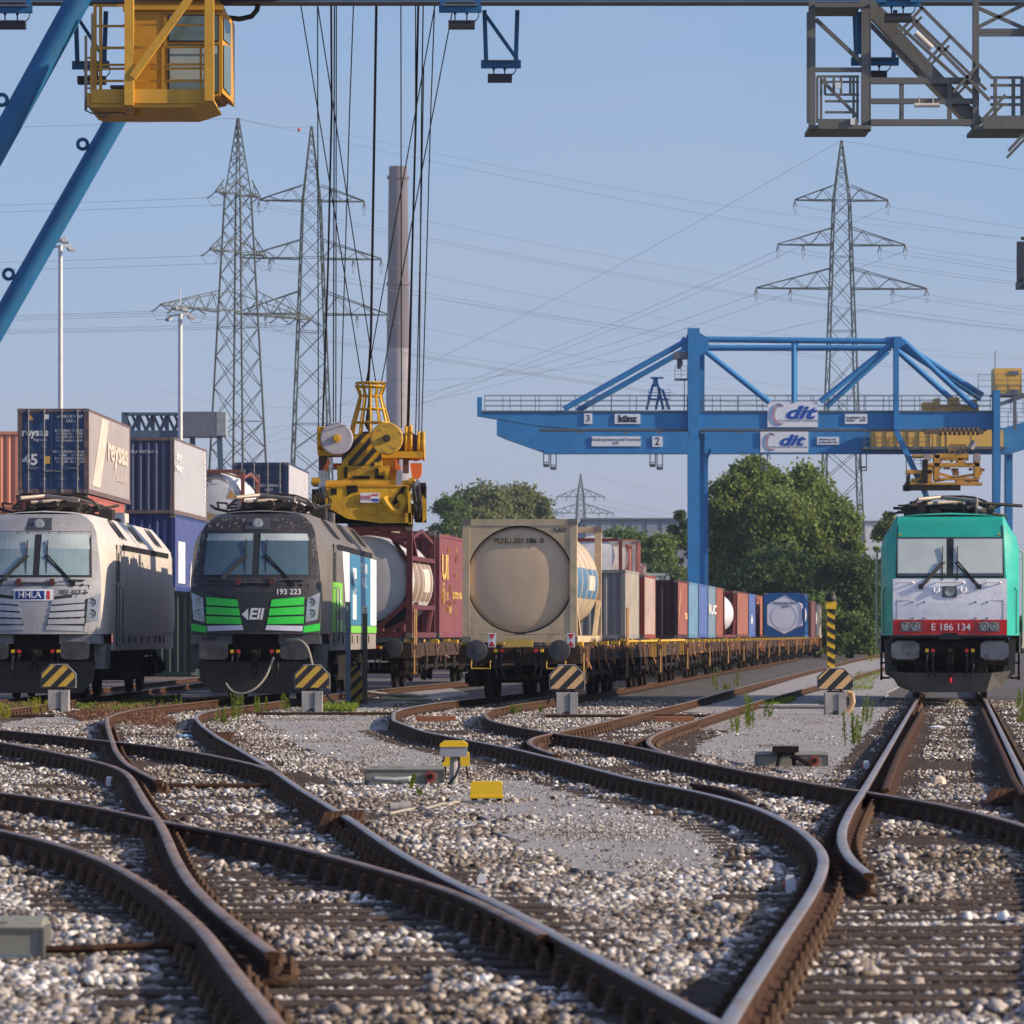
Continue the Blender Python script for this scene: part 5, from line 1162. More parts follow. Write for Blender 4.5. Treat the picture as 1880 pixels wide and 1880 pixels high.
# far gantry truss
DT = 520.; s = F/DT
t = thing('gantry_crane', 'faraway dark truss bridge crane behind the left container stacks', 'crane', ((312-940)/s, DT, 0))
b = MB(); X = lambda px: (px-312)/s; Z = lambda py: CH+(HZ-py)/s
b.box(X(228),X(345),0,2,Z(803),Z(790)); b.box(X(228),X(345),0,2,Z(762),Z(757))
for k in range(9):
    x0 = 228+k*13; b.bar((X(x0),1,Z(790)),(X(x0+13),1,Z(760)) if k % 2 else (X(x0),1,Z(760)),.35); b.bar((X(x0+13),1,Z(790)),(X(x0),1,Z(760)),.3)
for k in (228, 345): b.box(X(k)-.3,X(k)+.3,0,2,Z(800),Z(757))
b.build('truss_girder', M('far_steel_blue', (.05,.09,.14), .7), t)
b = MB(); b.box(X(337),X(398),-.5,3,Z(802),Z(756)); b.build('machine_house', M('far_house_grey', (.12,.13,.16), .7), t)
b = MB(); b.box(X(397),X(415),-.5,3,Z(800),Z(757)); b.build('machine_house', M('far_house_pale', (.26,.29,.30), .7), t)
b = MB()
for px_ in (240, 352, 402): b.bar((X(px_),1,Z(800)),(X(px_)+.8,1,0),.6)
b.build('leg', M('far_steel_blue', (.05,.09,.14)), t)
t = thing('container_crane_cabin', 'small faraway grey block just right of the left pylon foot', 'cabin', ((500-940)/s, DT+30, 0))
b = MB(); b.box(-1,1,0,2,0,Z(838)); b.cbox((0,1,Z(838)),(2.4,2.4,.2)); b.build('tower_wall', M('far_house_grey', (.12,.13,.16)), t)
# hall
t = thing('warehouse', 'long pale grey warehouse roof showing behind the beige tank and the trees', 'warehouse', (0,620,0)); s = F/620
b = MB(); b.box((1070-940)/s,(1330-940)/s,0,60,0,CH+(HZ-954)/s); b.build('wall', M('hall_grey', (.27,.30,.34), .8, 0, .05), t)
b = MB(); b.box((1068-940)/s,(1332-940)/s,-.3,60.3,CH+(HZ-954)/s,CH+(HZ-951)/s); b.build('roof_edge', M('hall_edge', (.16,.18,.2), .8), t)
for k in range(9):
    b = MB(); b.box((1075+28*k-940)/s,(1076+28*k-940)/s,-.12,0,0,CH+(HZ-956)/s); b.build('cladding_joint', M('hall_joint', (.22,.25,.29), .8), t)
t = thing('white_building', 'white building glimpsed between the big tree and the teal locomotive', 'building', ((1650-940)/(F/700),700,0)); s = F/700
b = MB(); b.box(-5,6,0,20,0,CH+(HZ-958)/s); b.build('wall', M('white_wall', (.62,.62,.60), .8), t)
b = MB(); b.box(-5.2,6.2,-.2,20,CH+(HZ-960)/s,CH+(HZ-956)/s); b.build('roof_edge', M('hall_edge', (.16,.18,.2)), t)
# trees
def leafmat(name, c0, c1):
    m = bpy.data.materials.new(name); m.use_nodes = True; n = m.node_tree; b = n.nodes['Principled BSDF']; L = n.links
    b.inputs['Roughness'].default_value = .7; b.inputs['Specular IOR Level'].default_value = .2
    ge = n.nodes.new('ShaderNodeNewGeometry'); r = n.nodes.new('ShaderNodeValToRGB'); L.new(ge.outputs['Random Per Island'], r.inputs[0])
    r.color_ramp.elements[0].color = (*c0,1); r.color_ramp.elements[1].color = (*c1,1)
    L.new(r.outputs[0], b.inputs['Base Color'])
    tr = n.nodes.new('ShaderNodeBsdfTranslucent'); L.new(r.outputs[0], tr.inputs[0]); mx = n.nodes.new('ShaderNodeMixShader'); mx.inputs[0].default_value = .42
    L.new(b.outputs[0], mx.inputs[1]); L.new(tr.outputs[0], mx.inputs[2]); L.new(mx.outputs[0], n.nodes['Material Output'].inputs[0]); return m
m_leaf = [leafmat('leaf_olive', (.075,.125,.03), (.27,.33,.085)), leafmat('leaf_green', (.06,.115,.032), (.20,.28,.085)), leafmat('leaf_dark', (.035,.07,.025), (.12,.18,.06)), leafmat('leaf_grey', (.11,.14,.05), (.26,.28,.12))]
m_bark = M('bark', (.06,.045,.035), .9)
def tree(px, ytop, D, wpx, label, mat, nlobe=40, nleaf=9000, ls=.32, group='trees behind the yard', base=0.0, seed=0, trunkpx=None, squash=1.0):
    s = F/D; H = CH+(HZ-ytop)/s; W = wpx/s/2; r_ = np.random.default_rng(seed+100)
    t = thing('tree', label, 'tree', ((px-940)/s, D, 0), 0, group)
    z0 = base*H
    # lobes on a rounded envelope
    lob = []; nlobe = int(nlobe*2); nleaf = int(nleaf*2.3); ls *= .82
    for k in range(nlobe):
        u = r_.uniform(0,1); z = z0+(H-z0)*(.08+.84*u); prof_ = math.sqrt(max(.05, 1-((u-.42)/.62)**2))
        a = r_.uniform(0,6.283); rr = W*prof_*(r_.uniform(.1,1)**.5)*.88; lr = W*r_.uniform(.12,.30)
        lob.append((rr*math.cos(a), rr*math.sin(a)*.9, min(z, H-lr*.8), lr))
    lob.append((0,0,H-W*.25,W*.25))
    lob = np.array(lob); wgt = lob[:,3]**2; idx = r_.choice(len(lob), nleaf, p=wgt/wgt.sum())
    d = r_.normal(size=(nleaf,3)); d /= np.linalg.norm(d,axis=1)[:,None]; rad = np.where(r_.random(nleaf) < .3, r_.uniform(.9,1.75,nleaf), r_.uniform(.4,1.1,nleaf)**.6)
    c = lob[idx,:3]+d*(lob[idx,3]*rad)[:,None]*np.array([1,1,.8])
    c = c[c[:,2] > .3]; n_ = len(c); sz = ls*r_.uniform(.5,1.3,n_)
    u = r_.normal(size=(n_,3)); u /= np.linalg.norm(u,axis=1)[:,None]; v = np.cross(u, r_.normal(size=(n_,3))); v /= np.linalg.norm(v,axis=1)[:,None]
    q = np.stack([c-u*sz[:,None]*.9, c+v*sz[:,None]*.45, c+u*sz[:,None]*.9, c-v*sz[:,None]*.45],1).reshape(-1,3)
    me = bpy.data.meshes.new('crown'); me.vertices.add(len(q)); me.vertices.foreach_set('co', q.astype(np.float32).ravel())
    me.loops.add(n_*4); me.loops.foreach_set('vertex_index', np.arange(n_*4, dtype=np.int32)); me.polygons.add(n_); me.polygons.foreach_set('loop_start', np.arange(0,n_*4,4,dtype=np.int32)); me.update()
    me.materials.append(mat); o = bpy.data.objects.new('crown', me); COL.objects.link(o); o.parent = t
    b = MB(); b.cyl((0,0,0),(0,0,H*.45),W*.09+.08,W*.05+.05,9)
    for k in range(0, nlobe, 4): b.cyl((0,0,H*r_.uniform(.2,.45)), tuple(lob[k,:3]), W*.04, W*.012, 6)
    b.build('trunk', m_bark, t)
tree(1385, 832, 355, 170, 'big leafy tree, its crown reaching up to the far crane girder', m_leaf[0], 70, 26000, .27, seed=1)
tree(1480, 846, 362, 190, 'wide leafy tree beside the biggest one, sunlit on its right side', m_leaf[0], 70, 26000, .27, seed=2)
tree(1545, 930, 350, 110, 'lower tree on the right flank of the big trees', m_leaf[0], 40, 12000, .25, seed=3)
tree(1330, 880, 366, 90, 'slim tree just right of the blue crane leg', m_leaf[1], 36, 10000, .26, seed=4)
tree(1345, 868, 352, 150, 'broad tree filling the space between crane leg and biggest tree', m_leaf[0], 50, 14000, .27, seed=31)
tree(1440, 900, 350, 200, 'sunlit tree between the two biggest crowns', m_leaf[0], 50, 16000, .27, seed=32)
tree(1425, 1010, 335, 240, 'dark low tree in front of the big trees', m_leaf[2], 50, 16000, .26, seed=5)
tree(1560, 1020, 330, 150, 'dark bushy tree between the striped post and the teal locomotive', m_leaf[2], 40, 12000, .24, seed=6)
tree(1632, 938, 380, 80, 'small tree rising left of the teal locomotive roof', m_leaf[0], 30, 8000, .24, seed=7)
tree(1650, 985, 370, 110, 'darker tree right behind the teal locomotive', m_leaf[2], 30, 9000, .24, seed=8)
tree(1500, 1090, 318, 120, 'low bush near the striped post', m_leaf[1], 24, 6000, .2, seed=9)
tree(1560, 1125, 312, 110, 'lowest green bush at the far end of the wagon row', m_leaf[1], 20, 5000, .18, seed=10)
tree(1600, 1100, 340, 90, 'bush beside the far signal', m_leaf[2], 20, 5000, .2, seed=19)
tree(1150, 966, 430, 150, 'rounded tree left of the blue crane leg', m_leaf[1], 40, 12000, .3, seed=11)
tree(1212, 978, 425, 140, 'olive tree partly behind the blue crane leg', m_leaf[0], 36, 10000, .3, seed=12)
tree(1248, 938, 440, 60, 'thin taller tree touching the blue crane leg', m_leaf[2], 20, 5000, .3, seed=13)
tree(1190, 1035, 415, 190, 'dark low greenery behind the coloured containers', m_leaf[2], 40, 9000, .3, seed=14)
tree(885, 884, 520, 195, 'poplar clump with a domed top behind the beige tank', m_leaf[3], 44, 13000, .38, seed=15)
tree(955, 886, 530, 165, 'poplar clump right of the domed one', m_leaf[3], 40, 12000, .38, seed=16)
tree(825, 908, 515, 130, 'lower poplar at the left of the clump', m_leaf[1], 30, 8000, .36, seed=17)
tree(998, 914, 525, 80, 'smallest poplar at the right end of the clump', m_leaf[3], 24, 6000, .36, seed=18)
tree(1700, 1040, 385, 200, 'dark greenery hidden mostly by the teal locomotive', m_leaf[2], 30, 7000, .3, seed=20)
# low far hedge line that closes the horizon
def mass(name, x0, x1, D, h, n_, mat, label, seed):
    r_ = np.random.default_rng(seed); x = r_.uniform(x0,x1,n_); y = D+r_.uniform(0,12,n_); z = h*r_.uniform(0,1,n_)*(.7+.5*vnoise(x, y*0, .12, seed))
    c = np.stack([x,y,z],1); sz = .5*r_.uniform(.6,1.4,n_); u = r_.normal(size=(n_,3)); u /= np.linalg.norm(u,axis=1)[:,None]; v = np.cross(u, r_.normal(size=(n_,3))); v /= np.linalg.norm(v,axis=1)[:,None]
    q = np.stack([c-u*sz[:,None], c+v*sz[:,None]*.6, c+u*sz[:,None], c-v*sz[:,None]*.6],1).reshape(-1,3)
    me = bpy.data.meshes.new(name); me.vertices.add(len(q)); me.vertices.foreach_set('co', q.astype(np.float32).ravel())
    me.loops.add(n_*4); me.loops.foreach_set('vertex_index', np.arange(n_*4, dtype=np.int32)); me.polygons.add(n_); me.polygons.foreach_set('loop_start', np.arange(0,n_*4,4,dtype=np.int32)); me.update()
    me.materials.append(mat); o = bpy.data.objects.new(name, me); COL.objects.link(o); tag(o, label, 'greenery', kind='stuff')
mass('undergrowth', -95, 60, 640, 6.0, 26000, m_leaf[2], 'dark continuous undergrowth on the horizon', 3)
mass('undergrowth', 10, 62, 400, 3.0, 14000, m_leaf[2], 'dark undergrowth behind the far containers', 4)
# ================= FAR BLUE CRANES =================
m_cb = M('crane_blue', (.02,.20,.46), .5, 0, .12, .8, streak=.3, dcol=(.03,.12,.24), dirt=.12, ds=1.2); m_cbr = M('crane_rail_grey', (.10,.12,.13), .6); m_cy = M('crane_yellow', (.72,.42,.08), .5, 0, .08, 2)
m_cyd = M('crane_orange', (.55,.26,.02), .5, 0, .2, 2, dirt=.4, dcol=(.1,.05,.02)); m_sign = M('sign_white', (.72,.74,.78), .5, 0, .03); m_signb = M('sign_blue', (.005,.07,.36), .4, 0, .03)
def crane_frame(D): 
    s = F/D; return (lambda px: (px-940)/s), (lambda py: CH+(HZ-py)/s), s
def dit_sign(t, x0, x1, z0, z1, y):
    b = MB(); b.box(x0,x1,y-.08,y,z0,z1); p_ = b.build('sign_board', m_sign, t); w_ = x1-x0; h_ = z1-z0
    b = MB(); b.text('dit', (x0+w_*.62, y-.09, z0+h_*.56), h_*.72, 'front', bold=.035, shear=.35, sx=1.5, ext=.01); b.build('wordmark', m_signb, p_)
    b = MB(); b.text('THE COMFORT TERMINAL', (x0+w_*.60, y-.09, z0+h_*.26), h_*.10, 'front', sx=1.55, ext=.01); b.build('lettering', M('sign_grey', (.35,.35,.38), .5), p_)
    for k, c_ in enumerate(((.02,.25,.6),(.6,.10,.05),(.25,.25,.27))):
        b = MB(); r_ = h_*(.43-.035*k); cx = x0+w_*.22+.06*k*h_; cz = z0+h_*.5; pts = []
        for a in range(70, 300, 10): pts.append((cx+r_*.75*math.cos(R(a)), y-.1, cz+r_*math.sin(R(a))))
        b.tube(pts, h_*.012, 4); b.build('ring_arc', M('arc%d' % k, c_, .5), p_)
def railing(b, x0, x1, y, z, h=1.1, step=1.5, r=.03):
    n_ = max(1, int(abs(x1-x0)/step))
    for k in range(n_+1): x = x0+(x1-x0)*k/n_; b.bar((x,y,z),(x,y,z+h),r*1.6)
    for f_ in (.35,.68,1.0): b.bar((x0,y,z+h*f_),(x1,y,z+h*f_),r*1.4)
DA = 300.; X, Z, s = crane_frame(DA)
t = thing('gantry_crane', 'near one of the two far blue cranes, signed 3 and kunz on its upper girder', 'crane', (0, DA, 0), 0, 'far blue gantry cranes')
b = MB(); zt, zb = Z(758), Z(794)
b.xz([(X(877),Z(757)),(X(1826),Z(757)),(X(1826),Z(788)),(X(1055),Z(788)),(X(985),Z(782)),(X(912),Z(770)),(X(877),Z(764))], -.6, .6); b.box(X(876),X(885),-.7,.7,Z(764),Z(730)); b.build('upper_girder', m_cb, t)
b = MB(); b.box(X(878),X(1824),-.68,.68,Z(757.5),Z(754.5)); b.box(X(990),X(1810),-.68,.68,Z(791.5),Z(788)); b.build('girder_flange', m_cbr, t)
b = MB(); railing(b, X(890), X(1820), -.6, Z(755), 1.0, 1.15, .025); railing(b, X(890), X(1820), .6, Z(755), 1.0, 1.6, .025); b.build('walkway_railing', m_cbr, t)
for x0, x1, w2 in ((1262,1284,1.0),):
    b = MB(); b.box(X(1262),X(1283.5),-1.0,0,Z(788),Z(604)); b.xz([(X(1262),Z(788)),(X(1283.5),Z(788)),(X(1281),Z(800)),(X(1283.5),Z(812)),(X(1283.5),0),(X(1262),0),(X(1262),Z(812)),(X(1265),Z(800))], -1.0, 0); b.build('leg', m_cb, t)
b = MB(); b.box(X(1285.2),X(1296),2.0,3.4,0,Z(622)); b.build('leg', m_cb, t)
b = MB(); b.box(X(1296.5),X(1305),4.0,5.4,0,Z(838)); b.xz([(X(1296.5),Z(838)),(X(1305),Z(838)),(X(1312),Z(822)),(X(1308),Z(818))], 4.0, 5.4); b.build('leg', m_cb, t)
b = MB(); b.box(X(1821),X(1833),-1.2,0,0,Z(718)); b.build('leg', m_cb, t); b = MB(); b.prism([(X(1833.5),Z(830)),(X(1844),Z(830)),(X(1838),0),(X(1833.5),0)], (0,2,0), (1,0,0),(0,0,1),(0,1,0), 1.4); b.build('leg', m_cb, t)
b = MB(); b.box(X(1639),X(1648),-1.0,-.2,Z(790),Z(620)); b.build('post', m_cb, t)
b = MB(); b.bar((X(1643),-.6,Z(790)),(X(1698),-.6,Z(908)),.34); b.bar((X(1698),-.6,Z(908)),(X(1770),-.6,0),.34); b.build('diagonal_strut', m_cb, t)
tr = .17
for y0, y1, dy in ((628,628,-.6),(636,636,1.6)):
    b = MB(); b.cyl((X(1288),dy,Z(y0-4 if dy < 0 else y0)),(X(1640),dy,Z(y1)),.20,n=10); b.build('top_tube', m_cb, t)
for pts, dy in (([(1258,622),(1250,632),(1035,752)],-.6),([(1258,640),(1245,648),(1060,752)],1.6),([(1290,642),(1412,740)],-.6),([(1655,625),(1790,750)],-.6),([(1650,640),(1775,752)],1.6),([(1655,622),(1812,722)],2.6),([(1660,630),(1810,728)],3.2),([(1636,632),(1505,738)],-.6),([(1634,642),(1520,745)],1.6)):
    b = MB(); b.tube([(X(a),dy,Z(c)) for a, c in pts], .19, 10); b.build('stay_tube', m_cb, t)
for px_, dy in ((1456,-.6),(1463,1.6)):
    b = MB(); b.cyl((X(px_),dy,Z(632)),(X(px_),dy,Z(740)),.15,n=10); b.xz([(X(px_-6),Z(628)),(X(px_+6),Z(628)),(X(px_),Z(645))], dy-.1, dy+.1); b.build('hanger_tube', m_cb, t)
b = MB(); b.xz([(X(1250),Z(640)),(X(1262),Z(612)),(X(1262),Z(650))], -.8, -.4); b.xz([(X(1283),Z(612)),(X(1300),Z(622)),(X(1300),Z(645)),(X(1283),Z(655))], -.8, -.4); b.xz([(X(1625),Z(620)),(X(1652),Z(619)),(X(1663),Z(632)),(X(1640),Z(645))], -.8, -.3); b.build('gusset_plate', m_cb, t)
b = MB(); b.box(X(1236),X(1262),-.9,.2,Z(660),Z(648)); railing(b, X(1238), X(1261), -.9, Z(698), .85, .4, .02); b.box(X(1238),X(1261),-.9,.1,Z(699),Z(696)); b.bar((X(1246),-.5,Z(678)),(X(1246),-.5,Z(660)),.25); b.bar((X(1251),-.5,Z(672)),(X(1251),-.5,Z(660)),.12); b.bar((X(1256),-.5,Z(760)),(X(1256),-.5,Z(698)),.05); b.build('service_platform', m_cbr, t)
b = MB()
for pts in ([(1187,752),(1199,705)],[(1204,752),(1212,712)],[(1218,752),(1207,705)],[(1229,752),(1216,715)]): b.bar((X(pts[0][0]),0,Z(pts[0][1])),(X(pts[1][0]),0,Z(pts[1][1])),.16)
b.box(X(1199),X(1208),-.2,.2,Z(710),Z(693)); b.box(X(1194),X(1218),-.3,.3,Z(695),Z(692.5)); b.box(X(1192),X(1228),-.4,.4,Z(734),Z(732)); railing(b, X(1190), X(1230), -.4, Z(733), .6, .5, .02); b.build('jib_frame', m_cb, t)
def board(t, x0, x1, y0, y1, txt, sz, yy=-.62, bold=.0, align='CENTER', sx=1.0, mat=None, line=1.0, shear=0):
    b = MB(); b.box(X(x0),X(x1),yy-.06,yy,Z(y1),Z(y0)); p_ = b.build('sign_board', m_sign, t)
    b = MB(); b.text(txt, ((X(x0)+X(x1))/2, yy-.07, (Z(y0)+Z(y1))/2), sz, 'front', bold=bold, sx=sx, ext=.008, line=line); b.build('lettering', mat or m_blackp, p_)
board(t, 1072, 1087, 760, 779, '3', .62, bold=.0); board(t, 1128, 1175, 761, 779, 'künz', .58, bold=.055, sx=1.05)
board(t, 1550, 1591, 761, 779, 'Tragfähigkeit  41t\nBaujahr      2008', .18)
dit_sign(t, X(1408), X(1500), Z(785), Z(739), -.62)
b = MB()
for px_ in (1065,1148,1210,1290,1357): b.cbox((X(px_),-.3,Z(795)),(.34,.3,.10)); b.bar((X(px_),-.3,Z(793)),(X(px_),-.3,Z(789)),.05)
b.build('girder_lamp', M('lamp_pale', (.5,.5,.5), .5), t)
# second crane behind, lower girder with 2
DB = 330.; X, Z, s = crane_frame(DB)
t2 = thing('gantry_crane', 'rear far blue crane, signed 2 on the girder showing lowest', 'crane', (0, DB, 0), 0, 'far blue gantry cranes')
b = MB(); b.xz([(X(912),Z(772)),(X(1845),Z(786)),(X(1845),Z(834)),(X(998),Z(831)),(X(930),Z(807)),(X(912),Z(799))], -.6, .6); b.build('girder', m_cb, t2)
b = MB(); b.box(X(998),X(1845),-.68,.68,Z(833.5),Z(825)); b.build('girder_flange', m_cb, t2)
b = MB(); b.xz([(X(1845),Z(785)),(X(1880),Z(775)),(X(1960),Z(775)),(X(1960),Z(800)),(X(1860),Z(832)),(X(1845),Z(832))], -.6, .6); b.build('cantilever_end', m_cb, t2)
for a in (1003,1198):
    for k, dx in enumerate((0,13)):
        b = MB(); x0, x1 = X(a-5+dx), X(a+5+dx); yt, yb = Z(826), Z(857+5*k)
        b.bar((x0,-.4,yt),(x0,-.4,yb),.07); b.bar((x1,-.4,yt),(x1,-.4,yb),.07); b.bar((x0,-.4,yb),(x1,-.4,yb),.08); b.bar((x0,-.4,yb+.3),(x1,-.4,yb+.3),.06); b.cbox(((x0+x1)/2,-.4,yb+.12),(abs(x1-x0)*.8,.2,.16)); b.build('lamp_cradle', m_cbr, t2)
for a, yb_ in ((1402,865),(1584,864)):
    b = MB(); x0, x1 = X(a-6), X(a+6)
    b.bar((x0,-.4,Z(832)),(x0,-.4,Z(yb_)),.07); b.bar((x1,-.4,Z(832)),(x1,-.4,Z(yb_)),.07); b.bar((x0,-.4,Z(yb_)),(x1,-.4,Z(yb_)),.08); b.cbox(((x0+x1)/2,-.4,Z(yb_-6)),(abs(x1-x0)*1.1,.2,.12)); b.build('lamp_cradle', m_cbr, t2)
board(t2, 1086, 1176, 802, 820, 'Duisburg Intermodal Terminal\nDIT', .29, sx=.98, line=.9, mat=M('sign_grey_text', (.18,.17,.17), .5)); board(t2, 1197, 1216, 802, 821, '2', .78)
dit_sign(t2, X(1395), X(1483), Z(831), Z(793), -.62)
board(t2, 1499, 1539, 803, 817, 'MH Portal  101\nmit Spreader 41t', .19)
# legs of rear crane: behind the front crane's legs
b = MB(); b.box(X(1850),X(1862),1,2.4,0,Z(832)); b.build('leg', m_cb, t2); b = MB(); b.box(X(1288),X(1298),1,2.4,0,Z(832)); b.build('leg', m_cb, t2)
# yellow trolley and machinery at right
b = MB(); b.box(X(1596),X(1836),-2.2,-.8,Z(822),Z(792)); b.build('trolley_house', m_cy, t2)
b = MB()
for k in range(7): b.box(X(1602+k*20),X(1602.5+k*20),-2.26,-2.2,Z(822),Z(794))
b.box(X(1580),X(1840),-2.3,-.7,Z(827),Z(822)); railing(b, X(1582), X(1700), -2.4, Z(822), 1.0, .9, .02); b.build('trolley_walkway', m_cbr, t2)
X, Z, s = crane_frame(DA)
b = MB()
for x0,x1,y0,y1 in ((1697,1715,737,755),(1716,1800,741,755),(1745,1764,728,742),(1718,1728,730,742),(1786,1797,732,750)): b.box(X(x0),X(x1),1.0,2.4,Z(y1),Z(y0))
b.build('winch_house', m_cy, t)
b = MB()
for k in range(9): b.cyl((X(1722+k*8.5),-.9,Z(793)),(X(1727+k*8.5),-.9,Z(793)),.26,n=10)
b.box(X(1695),X(1722),-1.2,-.6,Z(798),Z(790)); b.box(X(1790),X(1803),-1.1,-.7,Z(798),Z(790)); b.build('trolley_wheels', M('wheel_brown', (.12,.08,.05), .7), t)
b = MB(); b.box(X(1826),X(1876),0,2.2,Z(722),Z(676)); hh = b.build('machine_house', m_cy, t)
b = MB(); b.box(X(1853),X(1870),-.05,0,Z(688),Z(681)); b.box(X(1853),X(1870),-.05,0,Z(722),Z(715)); b.build('house_window', M('dull_window', (.12,.14,.18), .4), hh)
b = MB(); b.box(X(1824),X(1880+40),-.3,2.4,Z(726),Z(722)); railing(b, X(1826), X(1920), -.3, Z(722), 1.2, .7, .022); railing(b, X(1795), X(1822), -.3, Z(722), 1.2, .5, .022); b.bar((X(1828),-.2,Z(745)),(X(1880),-.2,Z(727)),.25)
railing(b, X(1832), X(1900), -.3, Z(762), 1.1, .6, .022); railing(b, X(1834), X(1900), -.1, Z(785), 1.0, .5, .022); b.bar((X(1862),-.3,Z(790)),(X(1862),-.3,Z(728)),.2); b.bar((X(1826),-.3,Z(645)),(X(1826),-.3,Z(676)),.05)
b.build('stair_tower', m_cbr, t)
# hanging yellow spreader of the far crane
t3 = thing('container_spreader', 'yellow grappler spreader hanging under the far blue crane, above the teal locomotive', 'spreader', (0, DA, 0))
b = MB()
for pts in ((1673,1720,836,841),(1715,1775,834,843),(1700,1795,851,858),(1662,1710,864,871),(1660,1800,887,892),(1720,1790,878,882),(1712,1722,836,882),(1786,1796,834,880),(1755,1765,843,851),(1700,1708,856,888),(1726,1775,842,846)): b.box(X(pts[0]),X(pts[1]),-1.2,-.2,Z(pts[3]),Z(pts[2]))
for x_ in (1741,1752,1762,1771): b.bar((X(x_),-.7,Z(836)),(X(x_),-.7,Z(818)),.08)
b.bar((X(1741),-.7,Z(818)),(X(1771),-.7,Z(818)),.1); b.bar((X(1741),-.7,Z(827)),(X(1771),-.7,Z(827)),.08)
for a_, c_ in (((1712,884),(1800,870)),((1718,870),(1790,888)),((1665,890),(1700,872))): b.bar((X(a_[0]),-.9,Z(a_[1])),(X(c_[0]),-.9,Z(c_[1])),.18)
rq = random.Random(3)
for k in range(34): xx = rq.uniform(1668,1792); yy = rq.uniform(838,886); b.box(X(xx),X(xx+rq.uniform(3,16)),-rq.uniform(.5,1.2),-.2,Z(yy+rq.uniform(2,7)),Z(yy))
b.build('spreader_frame', m_cyd, t3)
b = MB(); b.box(X(1657),X(1760),-1.3,-.2,Z(901),Z(891)); b.xz([(X(1656),Z(903)),(X(1664),Z(870)),(X(1668),Z(870)),(X(1668),Z(903))], -1.3, -1.0); b.box(X(1690),X(1700),-1.3,-1,Z(888),Z(845)); b.build('grapple_beam', m_dark, t3)
b = MB()
for x_ in (1700,1790): b.cyl((X(x_),-1.3,Z(842)),(X(x_),-1.1,Z(842)),.26,n=14)
b.cyl((X(1778),-1.2,Z(825)),(X(1786),-1.2,Z(812)),.2,n=8); b.build('rope_sheave', M('sheave_grey', (.3,.27,.25), .6), t3)
b = MB()
for x_, y0, y1 in ((1662,836,880),(1710,800,838),(1733,800,830),(1735,800,845),(1780,800,832)): b.bar((X(x_),-.8,Z(y0)),(X(x_),-.8,Z(y1)),.05)
railing(b, X(1675), X(1700), -1.2, Z(860), .7, .3, .02); b.build('rope', m_blackp, t3)
# ================= NEAR GANTRY CRANE =================
m_nb = M('near_crane_blue', (.010,.13,.30), .45, .05, .14, .7, streak=.3, dcol=(.03,.07,.12), dirt=.2, ds=1.5); m_galv = M('galvanised_steel', (.17,.165,.15), .6, .4, .15, 3, dirt=.3, dcol=(.08,.07,.06))
m_flange = M('flange_grey', (.14,.15,.17), .7); m_caby = M('cab_yellow', (.54,.255,.010), .42, 0, .08, 1.5, dirt=.25, dcol=(.25,.13,.02)); m_rope = M('steel_rope', (.012,.012,.015), .5, .3)
DN = 106.; X, Z, s = crane_frame(DN)
tn = thing('gantry_crane', 'near blue gantry crane along the top edge with yellow cab and grey stairs', 'crane', (0, DN, 0))
b = MB(); b.box(-26,36,-.25,.3,Z(5),Z(5)+1.9); b.build('girder', m_nb, tn)
b = MB(); b.box(-26,36,-.32,.32,Z(7.5),Z(5)-.004); b.build('girder_flange', m_flange, tn)
b = MB(); b.box(-26,36,7.2,8.8,Z(6)+1.3,Z(6)+3.2); b.build('girder', m_nb, tn)
for (a0, a1), dy in ((((150,-12),(-38,330)),-1.2),(((212,220),(12,571)),7.5)):
    p0 = P(a0[0], a0[1], DN+dy)-Vector((0,DN,0)); p1 = P(a1[0], a1[1], DN+dy)-Vector((0,DN,0)); d_ = (p1-p0)
    top = p0-d_*((Z(6)+1.0-p0.z)/(-d_.z)) if p0.z < Z(6) else p0; bot = p0+d_*((p0.z)/(-d_.z))
    b = MB(); b.cyl(top, bot, .27 if dy < 0 else .25, n=28); b.build('leg_tube', m_nb, tn, smooth=40)
    dd = d_.normalized(); nrm = Vector((-abs(dd.z),0,abs(dd.x))).normalized()
    for f_ in ((.62,) if dy < 0 else (.17,.85)):
        c_ = p0+d_*f_+nrm*.30 if dy < 0 else p0+d_*f_+nrm*.28
        b = MB(); pts = [c_+nrm*(.12+.12*math.sin(a))+dd*.12*math.cos(a) for a in np.linspace(0,2*math.pi,17)]; b.tube(pts, .045, 8); b.bar(c_-nrm*.05, c_+nrm*.03, .22, .08); b.build('lifting_eye', m_nb, tn)
for dy in (0, 8):
    b = MB(); b.cyl((26,dy,Z(6)),(34,dy,0),.35,n=20); b.build('leg_tube', m_nb, tn, smooth=40)
